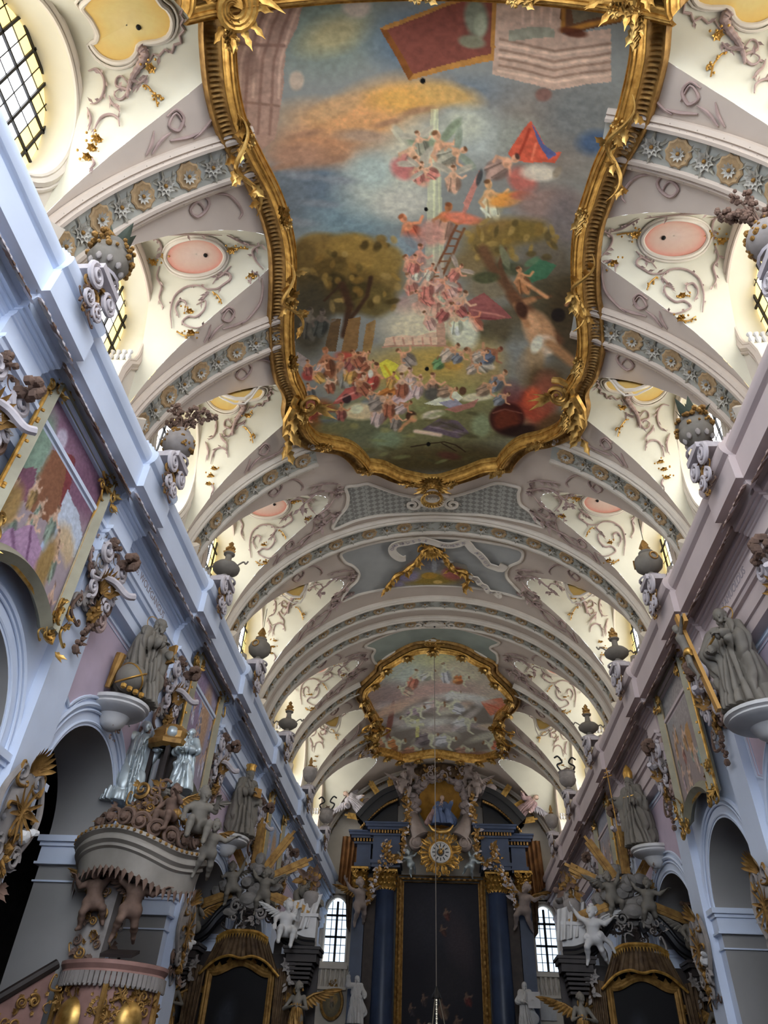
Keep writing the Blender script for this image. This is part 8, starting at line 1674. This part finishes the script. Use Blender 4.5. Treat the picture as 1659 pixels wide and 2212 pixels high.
    for sg in (-1, 1):
        pe = dict(wl=(-.30 if sg < 0 else .05, -.36, 1.18), el=(-.36, -.12, 1.14), wr=(.30 if sg > 0 else -.05, -.36, 1.16), er=(.36, -.12, 1.14), look=(-sg * .5, -1, -.2))
        f, g = robed('angel', pe, [('pel', (0, 0, .1), .18, .30), ('che', 'pel', .12, .17)], ['stone_grey', 'gold_old', 'stone_grey'], .03, 13, 50 + sg, CURLS)
        mb = MB()
        for q in (-1, 1): wing(mb, (q * .1, .12, 1.34), (q * .75, .30, 1.62), 9)
        mb.build('wings', 'gold_old', f); place(f, at(sg * 2.05, 2.72, .45), (-sg * .3, -1), 1.05, 0, 0, f'bare-shouldered angel with gold wings before the {"left" if sg < 0 else "right"} column of the {nm} side altar', 'statue')
        o = MB(); o.box((-.3, -2.75 / 1.05, -.3), (.3, 0, .3)); o = MB(); o.box((-.36, -.3, -2.7 / 1.05), (.36, .3, .08)); o.build('pedestal', 'dark_wood', f, False)
    if s > 0:
        mb = MB(); mb.tube([(1.85, 6.0, .6), (2.0, 7.4, .4)], .05, 6)
        for z in (6.55, 6.9, 7.2): mb.tube([(1.6, z, .5), (2.3, z, .5)], .05, 6); [mb.ball((a, z, .5), .085, 6) for a in (1.6, 2.3)]
        for i in range(14): leaf(mb, (1.95, 6.2 + .07 * i), rg.uniform(0, 6.28), .35, .09, .5, 0, .5, 2)
        o = mb.build('patriarchal_cross', 'orn_brown'); o.matrix_basis = AF; tag(o, 'brown triple-barred cross with foliage held by the outer cherub on the right', 'cross')
for s in (-1, 1): side_altar(s)

# ================================================================ the high altar
HF = frame_M(P(.02, 6.82, -EYE / U), (1, 0, 0), (0, 0, 1), (0, -1, 0))
HA = empty('high_altar', None, 'huge blue-black high altar with gilt capitals and a dark painting', 'altar', M=HF)
def H(nm_, mb, m, par=None, **k): return mb.build(nm_, m, par or HA, **k)
hat = lambda X, Y_, Z=.5: tuple(HF @ Vector((X, Y_, Z)))
mb = MB(); mb.box((-5.3, 0, -.7), (5.3, 12.9, -.5)); mb.box((-5.0, 0, -.5), (5.0, 3.0, 1.2)); H('back_wall', mb, 'altar_black', smooth=False)
mat('altar_brown', (.27, .22, .19), .5, var=.2)
for sg in (-1, 1): mb = MB(); mb.box((sg * 4.15 - .42, 0, -.48), (sg * 4.15 + .42, 12.7, -.1)); H('brown_panel', mb, 'altar_brown', smooth=False)
for sg in (-1, 1):
    mb = MB(); mb.lathe([(.70, 3.0), (.70, 3.25), (.60, 3.4), (.62, 3.6), (.61, 6.), (.54, 11.65), (.58, 11.7), (.54, 11.75)], (sg * 3.35, 0, .35), 28, X=(1, 0, 0), Y=(0, 0, -1), Z=(0, 1, 0)); col_ = H('column', mb, 'altar_blue')
    mb = MB(); mb.box((sg * 4.95 - .36, 0, -.4), (sg * 4.95 + .36, 11.9, .1)); H('pilaster', mb, 'altar_blue', smooth=False)
    for x, zb, w, sd in ((3.35, 11.75, .62, 1), (4.95, 11.9, .42, 2)):
        mb = MB(); rg = random.Random(int(x * 10) + sg)
        for r_ in range(3):
            for i in range(9):
                a = (i + .5 * r_) / 9 * PI; q = MB(); leaf(q, (0, 0), PI / 2, .42, .14, .55, 0, 0, 3); mb.join(q, frame_M((sg * x + w * .85 * math.cos(a), zb + .28 * r_, .3 * (sd == 1) + w * .85 * math.sin(a)), (math.sin(a), 0, -math.cos(a)), (0, 1, 0), (math.cos(a), 0, math.sin(a))))
        for q in (-1, 1): scroll(mb, (sg * x + q * w * .8, zb + .95), .2, q, 0, 1.6, .28, 0, w + .1)
        for i in range(20): mb.ball((sg * x + rg.uniform(-w, w), zb + rg.uniform(.2, 1.1), w + .2), .07, 6)
        mb.box((sg * x - w - .1, zb + 1.0, -.3), (sg * x + w + .1, zb + 1.12, w + .25)); H('capital', mb, 'gold', col_ if x < 4 else None)
    # entablature: tall inner block, lower outer block
    for nm_, (x0, x1), zz, dp in (('inner_block', (2.35, 4.3), (12.9, 13.3, 14.7, 15.5), 1.15), ('outer_block', (4.2, 5.35), (12.9, 13.25, 14.35, 15.0), .55)):
        a, b = sorted((sg * x0, sg * x1)); mb = MB()
        mb.box((a + .1, zz[0], -.5), (b - .1, zz[1] - .2, dp)); mb.box((a + .03, zz[1] - .2, -.5), (b - .03, zz[1], dp + .08)); mb.box((a + .14, zz[1], -.5), (b - .14, zz[2], dp - .05))
        for j, (h0, h1, o_) in enumerate(((0, .12, .05), (.30, .45, .22), (.45, .62, .34), (.62, .72, .40))): mb.box((a - o_, zz[2] + h0, -.5), (b + o_, zz[2] + h1, dp + o_))
        blk = H(nm_, mb, 'altar_blue', smooth=False)
        mb = MB(); n_ = int((b - a) / .17)
        for j in range(n_ + 1): x = a + (b - a) * j / n_; mb.box((x - .05, zz[2] + .12, dp), (x + .05, zz[2] + .30, dp + .14))
        mb.build('dentils', 'gold_old', blk, False)
    mb = MB(); rg = random.Random(7 + sg)
    for i in range(5):
        q = cluster(300 + i, 1.25 - .2 * i, .5, 6, (0, 0, 1)); mb.join(q, Matrix.Translation((sg * 3.3, 12.9 + .32 * i, 1.35)))
    H('gilt_pinnacle', mb, ['gold', 'orn_white'])
    # broken pediment
    arc = smooth_path([(sg * 4.95, 15.55), (sg * 4.3, 16.3), (sg * 3.5, 16.95), (sg * 2.75, 17.3)], 20); mb = MB()
    for o_, r, dpt in ((0, .30, 1.3), (.34, .16, 1.4)):
        n_ = len(arc); tn = np.gradient(arc, axis=0); tn /= np.linalg.norm(tn, axis=1)[:, None]; nr = np.stack([-tn[:, 1], tn[:, 0]], -1) * sg * -1; nr *= np.sign(nr[:, 1])[:, None]
        lo_, hi_ = arc + nr * (o_ - r), arc + nr * (o_ + r); mb.grid(np.array([[(*q, -.4) for q in lo_], [(*q, dpt) for q in lo_], [(*q, dpt) for q in hi_], [(*q, -.4) for q in hi_]]), cu=True); mb.grid(np.array([[(*arc[-1] + nr[-1] * (o_ - r), z) for z in (-.4, dpt)], [(*arc[-1] + nr[-1] * (o_ + r), z) for z in (-.4, dpt)]])); 
    pd = H('broken_pediment', mb, 'altar_black', ang=30)
    mb = MB(); mb.tube([(q[0], q[1] - .42, 1.12) for q in arc], .07, 6); [mb.ball((q[0], q[1] - .42, 1.18), .09, 6) for q in arc]; mb.build('gilt_moulding', 'gold_old', pd)
    mb = MB(); pp = [tuple(q) for q in arc - np.array([0, .3])] + [(sg * 2.75, 15.4), (sg * 4.9, 15.4)]; mb.prism(pp, lambda x, y: (x, y, .5), lambda x, y: (x, y, -.4)); mb.build('tympanum', 'altar_black', pd, False)
    # garlands
    mb = MB(); rg = random.Random(81 + sg); festoon(mb, rg, [(sg * 2.1, 17.5, 1.2), (sg * 2.0, 16.2, 1.3), (sg * 2.25, 14.8, 1.3), (sg * 2.2, 13.6, 1.3), (sg * 2.75, 13.1, 1.35), (sg * 3.3, 13.5, 1.4), (sg * 3.2, 14.2, 1.35)], .2, (0, 0, 0, 0, 1), 150); H('garland', mb, ['gold_old', 'orn_white']); mb = MB()
    festoon(mb, rg, [(sg * 3.6, 12.9, 1.3), (sg * 4.1, 11.9, 1.2), (sg * 4.35, 10.9, .9)], .2, (0, 0, 1), 70); H('garland', mb, ['gold_old', 'orn_white'])
    mb = MB(); mb.tube(smooth_path([(sg * 1.75, 16.0, .9), (sg * 1.5, 15.2, 1.2), (sg * 1.2, 14.6, 1.3)], 16), np.linspace(.32, .55, 17), 12); mb.ball((sg * 1.5, 14.25, 1.2), .46, 14); scroll(mb, (sg * 1.5, 14.25), .4, sg, 0, 1.6, .12, 0, 1.5); H('volute_console', mb, mat('altar_stone', (.58, .52, .49), .6, var=.15))
    for k_, (a, c, r1) in enumerate(((.15, (4.3, 15.9), 1.9), (.55, (3.9, 16.3), 2.0), (.95, (3.5, 16.7), 2.1), (1.3, (2.9, 16.9), 1.7))):
        mb = MB(); ray(mb, (sg * c[0], c[1]), a if sg > 0 else PI - a, .3, r1, .2, 0, .2 + .1 * k_); H('ray', mb, 'gold_bright', smooth=False)
    drape([(sg * 5.1, 15.0, -.3), (sg * 6.2, 14.9, .1)], [(sg * 5.3, 11.6, 0), (sg * 6.3, 12.3, .1)], 4, .16, 'curtain_rust', 'curtain', HA)
    drape([(sg * 5.35, 12.4, -.2), (sg * 5.9, 12.6, -.2)], [(sg * 5.4, 9.6, -.2), (sg * 5.65, 9.9, -.2)], 2, .1, 'curtain_gold', 'curtain_end', HA)
    mb = MB(); rg = random.Random(90 + sg)
    for i in range(30): t = rg.random(); mb.ball((sg * (2.2 + 2.6 * t) + rg.uniform(-.3, .3), 18.6 - 2.2 * t + rg.uniform(-.4, .3), rg.uniform(-.2, .4)), (rg.uniform(.2, .5), rg.uniform(.2, .4), .3), 8)
    H('cloud_bank', mb, 'cloud')
# painting
gx, gy = np.meshgrid(np.linspace(-1, 1, 80), np.linspace(0, 1, 160), indexing='ij')
stk = [el(0, 3.2, 1.0, .8, 0, (.17, .17, .20), .9), el(.45, 2.6, .3, .7, 10, (.23, .20, .22), .9), el(.2, 1.9, .5, .5, 0, (.16, .15, .17), .9)]
stk += [('f', x, y, .2 * sc, .05, .03, -.2 * sc, (.46, .36, .30), c, (.12, .09, .08), 0) for x, y, sc, c in ((.12, 3.35, .9, (.34, .20, .18)), (.02, 3.0, .8, (.30, .20, .18)), (0., 1.45, 1.3, (.42, .34, .28)), (.35, 1.2, 1., (.38, .30, .26)), (-.55, 1.1, 1., (.26, .20, .20)), (-.45, 1.6, .8, (.24, .20, .20)), (.6, 1.65, .9, (.36, .16, .15)), (-.75, 1.4, .8, (.22, .20, .22)), (.1, .8, 1.2, (.36, .28, .24)))]
C = paint(gx, gy * 4, stk, (.115, .11, .14), 6, 1., .03); mb = MB(); mb.grid(np.stack([gx * 2.3, 2.6 + 9.75 * gy, 0 * gx + .1], -1), col=C); H('altarpiece', mb, 'painted_dark')
mb = MB(); fr = np.array([(-2.45, 2.6, .2), (-2.45, 12.5, .2), (2.45, 12.5, .2), (2.45, 2.6, .2)])
for o_, r in ((0, .15), (.17, .07), (-.17, .06)): mb.tube(fr + np.sign(fr - [0, 7, .2]) * [o_, o_, 0], r, 4 if r > .1 else 6)
for y in np.arange(2.8, 12.4, .34):
    for sg in (-1, 1): mb.ball((sg * 2.45, y, .33), (.07, .12, .05), 6)
for x in np.arange(-2.3, 2.4, .34): mb.ball((x, 12.5, .33), (.12, .07, .05), 6)
H('picture_frame', mb, 'gold_old')
# glory with the seated figure
mb = MB(); t = np.linspace(0, 2 * PI, 49)[:-1]; rows = []
for r, z in ((.02, -.35), (.4, -.3), (.75, -.15), (1., .15)): rows.append([(1.42 * r * math.cos(a), 17.0 + 1.55 * r * math.sin(a), z + .02 * (i % 2)) for i, a in enumerate(t)])
mb.grid(np.array(rows), cv=True); H('gold_niche', mb, mat('niche_gold', (.62, .45, .17), .5, .35, var=.25, scale=2.), HA)
mb = MB(); rg = random.Random(100)
for i in range(90): a = rg.uniform(-.4, PI + .4); r = rg.uniform(.98, 1.25); mb.ball((1.5 * r * math.cos(a), 17.0 + 1.6 * r * math.sin(a), rg.uniform(.1, .5)), (rg.uniform(.15, .35), rg.uniform(.15, .3), .25), 8)
H('niche_clouds', mb, 'cloud')
drape([(-2.3, 19.0, .2), (-1, 19.4, .5), (0, 19.5, .6), (1, 19.4, .5), (2.3, 19.0, .2)], [(-2.5, 17.9, .3), (-1.2, 18.55, .6), (0, 18.7, .7), (1.2, 18.55, .6), (2.5, 17.9, .3)], 9, .12, 'curtain_gold', 'baldachin', HA)
mb = MB(); q = cluster(123, 4.2, 1.0, 40, (0, 1)); mb.join(q, Matrix.Translation((0, 18.75, .7))); H('baldachin_relief', mb, ['gold_old', 'cloud'])
e, g = robed('seated_figure', dict(pel=(0, .05, .62), che=(0, .02, .98), nek=(0, .0, 1.18), hed=(.03, -.05, 1.34), sl=(-.19, .02, 1.12), sr=(.19, .02, 1.12), el=(-.32, -.06, .86), er=(.38, -.05, .92), wl=(-.14, -.30, .92), wr=(.46, -.25, 1.10), hl=(-.1, 0, .6), hr=(.1, 0, .6), kl=(-.2, -.42, .62), kr=(.2, -.40, .58), al=(-.18, -.36, .16), ar=(.16, -.34, .12), tl=(-.2, -.5, .1), tr=(.18, -.5, .06), look=(.2, -1, -.3)),
    [('che', 'pel', .15, .18), ('sl', 'el', .085, .09), ('el', 'wl', .09, .07), ('sr', 'er', .085, .09), ('er', 'wr', .09, .07), ('hl', 'kl', .15, .15), ('hr', 'kr', .15, .15), ('kl', (-.22, -.4, .12), .16, .24), ('kr', (.22, -.4, .12), .16, .26), ((.1, .1, 1.1), (.5, .0, .3), .12, .25), ((-.1, .1, 1.1), (-.45, .0, .3), .12, .22)], ['flesh', 'robe_blue', 'orn_brown'], .04, 14, 61, HAIR, hem=.02)
sdf_mesh([((-.16, .06, 1.1), (-.55, -.1, .35), .12, .16), ((-.5, -.1, .4), (-.75, -.2, .1), .16, .12), ((0, .08, 1.1), (-.2, .1, .7), .13, .15)], .016, .06, folds(.03, 12, (-.4, 0), 2, 2, 0, 1)).build('mantle', 'robe_rose', e)
place(e, hat(.1, 15.35, .9), (.1, -1), 1.28, 0, 0, 'seated figure in blue and rose robes before the gold niche of the high altar', 'statue')
mb = MB(); mb.tube(smooth_path([(-.7, 15.3, 1.5), (-.4, 14.95, 1.6), (0.05, 14.85, 1.65), (.5, 14.95, 1.6), (.8, 15.3, 1.5)], 30), .05 + .07 * np.sin(np.linspace(0, PI, len(smooth_path([(0, 0, 0)] * 5, 30)))), 8); o = mb.build('crescent', 'gold_bright'); o.matrix_basis = HF; tag(o, 'thin gilt crescent under the seated blue-robed figure', 'ornament')
# clock
CK = empty('clock', None, 'gilt sunburst clock with pale dial above the high altar painting', 'clock', M=HF @ Matrix.Translation((0, 13.72, 1.35)))
mb = MB(); mb.lathe([(0, .1), (.25, .1), (.27, .14), (.52, .14), (.55, .2), (.61, .16), (.63, 0)], n=36); mb.build('dial', 'marble_white', CK)
mb = MB()
for i in range(12):
    a = i * PI / 6; mb.cbox((.40 * math.cos(a), .40 * math.sin(a), .16), (.09, .03, .012), (math.cos(a), math.sin(a), 0), (-math.sin(a), math.cos(a), 0), (0, 0, 1))
mb.lathe([(0, .125), (.22, .125), (.22, .1)], n=24); mb.build('hour_marks', 'altar_black', CK)
mb = MB(); mb.cbox((.1, .12, .17), (.14, .025, .012), (.6, .8, 0), (-.8, .6, 0), (0, 0, 1)); mb.cbox((-.03, .17, .18), (.22, .02, .012), (-.2, .98, 0), (.98, .2, 0), (0, 0, 1)); q = MB(); rosette(q, (0, 0), .17, 8); mb.join(q, Matrix.Translation((0, 0, .13))); mb.build('hands', 'gold_bright', CK)
mb = MB(); rg = random.Random(9); mb.tube(np.stack([.66 * np.cos(t), .66 * np.sin(t), 0 * t + .1], -1), .06, 7, True)
for i in range(26):
    a = i * .2417; leaf(mb, (.7 * math.cos(a), .7 * math.sin(a)), a + rng.uniform(-.5, .5), .62, .08, .4, 0, .05, 3); cscroll(mb, (.74 * math.cos(a), .74 * math.sin(a)), (1.2 * math.cos(a + .3), 1.2 * math.sin(a + .3)), rng.choice((-.5, .5)), .06, 0, .08)
    if i % 2: scroll(mb, (1.22 * math.cos(a), 1.22 * math.sin(a)), .16, rg.choice((-1, 1)), a, 1.4, .25, 0, .1)
mb.build('gilt_wreath', 'gold', CK)
for sg, nm_ in ((-1, 'left'), (1, 'right')):
    cherub('flying', hat(sg * 1.55, 12.6, 1.0), (-sg * .4, -1), 1.0, f'small silvery cherub at the {nm_} of the clock', 'silver_white', roll=sg * .5)
    cherub('flying', hat(sg * 4.6, 9.9, .9), (-sg * .5, -1), 1.7, f'big cherub hanging below the outer capital on the {nm_} of the high altar', 'altar_stone', 'gold_old', roll=sg * .2)
    cherub('seated', hat(sg * 2.35, 16.9, 1.2), (-sg * .5, -1), 1.35, f'cherub on the {nm_} edge of the gold niche', 'altar_stone')
    cherub('climbing', hat(sg * 1.9, 17.9, .8), (-sg * .5, -1), 1.3, f'upper cherub beside the gold niche on the {nm_}', 'altar_stone')
    f, g = robed('angel', dict(wl=(-.5, -.3, 1.3), el=(-.4, -.05, 1.2), wr=(.4, -.3, 1.0), look=(-sg * .5, -1, -.2)), ROBE, ['flesh', 'robe_rose' if sg > 0 else 'orn_white', 'orn_brown'], .04, 13, 66 + sg, CURLS)
    mb = MB(); [wing(mb, (q * .1, .12, 1.34), (q * .8, .35, 1.6), 9) for q in (-1, 1)]; mb.build('wings', 'orn_white', f)
    place(f, hat(sg * 4.5, 15.9, .6), (-sg * .3, -1), 1.25, 0, -sg * -.9, f'robed angel reclining on the {nm_} half of the broken pediment', 'statue')
# white marble saints at the foot
for sg, ps, lab, sd in ((-1, dict(wl=(-.42, -.20, 1.74), el=(-.40, -.06, 1.42), wr=(.34, -.2, 1.05), er=(.36, .0, 1.16), look=(.3, -1, .1), hr=(.14, 0, .92)), 'white marble saint with raised arm at the left foot of the high altar', 71), (1, dict(wr=(.34, -.3, 1.12), er=(.34, -.06, 1.12), wl=(-.02, -.34, 1.05), el=(-.3, -.14, 1.1), look=(-.4, -1, -.1)), 'white marble bearded figure holding a tablet, right foot of the high altar', 73)):
    f, g = robed('marble_statue', ps, ROBE + [((-.1, .1, 1.2), (.3, .1, .5), .14, .2)], ['marble_white'] * 3, .04, 14, sd, HAIR + (BEARD if sg > 0 else []))
    place(f, hat(sg * 4.55 - .1, 5.05, 1.4), (-sg * .2, -1), 1.22, 0, 0, lab, 'statue')
    mb = MB(); mb.box((sg * 4.55 - .6, 0, 1.21), (sg * 4.55 + .4, 5.05, 1.9)); o = mb.build('statue_plinth', 'altar_black', None, False); o.matrix_basis = HF; tag(o, f'dark plinth under the white marble statue at the {"left" if sg < 0 else "right"} of the high altar', 'plinth')
    if sg > 0:
        mb = MB(); mb.cbox((.42, -.36, 1.12), (.26, .03, .30), (1, .2, 0), (0, 1, 0), (0, .1, 1)); o = mb.build('tablet', 'marble_white', None, False); o.matrix_basis = f.matrix_basis.copy(); tag(o, 'pale stone tablet held by the right marble figure', 'tablet')
# balustrades, memorial and picture on the end wall
for sg, nm_ in ((-1, 'left'), (1, 'right')):
    c = sg * .885; b = empty('balustrade', P(c, 6.95, .76), f'white stone balustrade under the {nm_} window beside the high altar', 'balustrade')
    mb = MB(); mb.box(P(c - .12, 6.93, .89), P(c + .12, 6.975, .915)); mb.box(P(c - .12, 6.93, .745), P(c + .12, 6.975, .765)); child(mb.build('rails', 'stucco_white', None, False), b)
    for i in range(6):
        mb = MB(); mb.lathe([(.09, 0), (.05, .1), (.12, .38), (.05, .62), (.09, .86)], P(c - .1 + .04 * i, 6.95, .765), 10); child(mb.build('baluster', 'stucco_white'), b)
e = empty('oval_picture', P(-.878, 6.965, .66), 'oval gold-framed picture low on the wall left of the high altar', 'painting')
gx, gy = np.meshgrid(np.linspace(0, 1, 14), np.linspace(0, 2 * PI, 40), indexing='ij'); X = gx * np.cos(gy); Y_ = gx * np.sin(gy); C = paint(X, Y_, [el(0, -.1, .5, .6, 0, (.56, .50, .38), .7), el(.3, .2, .3, .3, 0, (.66, .54, .34), .6), ('f', 0, .1, .5, 0, 0, -.5, (.66, .54, .44), (.50, .46, .40), (.3, .25, .2), 0)], (.46, .42, .34), 3, 1., .03)
mb = MB(); mb.grid(np.stack([U * -.878 + .55 * X, 0 * X + U * 6.96, EYE + U * .66 + .72 * Y_], -1), col=C); child(mb.build('canvas', 'painted'), e)
mb = MB(); t = np.linspace(0, 2 * PI, 40)[:-1]; mb.tube(np.stack([U * -.878 + .6 * np.cos(t), 0 * t + U * 6.955, EYE + U * .66 + .78 * np.sin(t)], -1), .09, 7, True); mb.join(cluster(140, .5, .4, 8, (0,)), frame_M(P(-.878, 6.94, .785), (1, 0, 0), (0, 0, 1), (0, -1, 0))); child(mb.build('gilt_frame', 'gold_old'), e)
mb = MB(); mb.box(P(.80, 6.95, .60), P(.925, 6.97, .745)); mb.box(P(.79, 6.945, .742), P(.935, 6.972, .752)); tag(mb.build('memorial_tablet', 'marble_white', None, False), 'plain white rectangular tablet on the wall right of the high altar', 'tablet')
# hanging lamp
LX, LY = -.01, 4.55; zt = float(vpt(LX, LY)[2]); zl = 5.0
e = empty('hanging_lamp', P(LX, LY, .48), 'silver sanctuary lamp hanging on a long cable before the high altar', 'lamp')
c = np.array(P(LX, LY, 0)); mb = MB(); mb.tube([(c[0], c[1], zl), (c[0], c[1], zt)], .018, 6); child(mb.build('cable', 'cable'), e)
mb = MB(); mb.lathe([(.02, .25), (.08, .1), (.16, -.02), (.18, -.12), (.04, -.14)], (c[0], c[1], zl), 14); child(mb.build('cap', 'altar_black'), e)
mb = MB(); mb.lathe([(.03, -2.0), (.12, -1.9), (.34, -1.6), (.42, -1.35), (.30, -1.2), (.34, -1.1), (.28, -1.05)], (c[0], c[1], zl), 18, lobes=6, amp=.05)
for i in range(3):
    a = i * 2.094; d = np.array([math.cos(a), math.sin(a), 0]); mb.tube([c * [1, 1, 0] + [0, 0, zl - .1] + d * .1, c * [1, 1, 0] + [0, 0, zl - 1.1] + d * .34], .02, 5); q = MB(); scroll(q, (0, 0), .2, 1, 0, 1.5, .2); mb.join(q, frame_M(c * [1, 1, 0] + [0, 0, zl - 1.1] + d * .42, d, (0, 0, 1), np.cross(d, [0, 0, 1])))
for i in range(12): mb.ball((c[0], c[1], zl - .18 - .07 * i), .045 if i % 2 else .06, 6)
child(mb.build('bowl', mat('lamp_silver', (.72, .68, .60), .3, .7, var=.15)), e)
# window shelf angel and flowers near the choir windows are too small to show
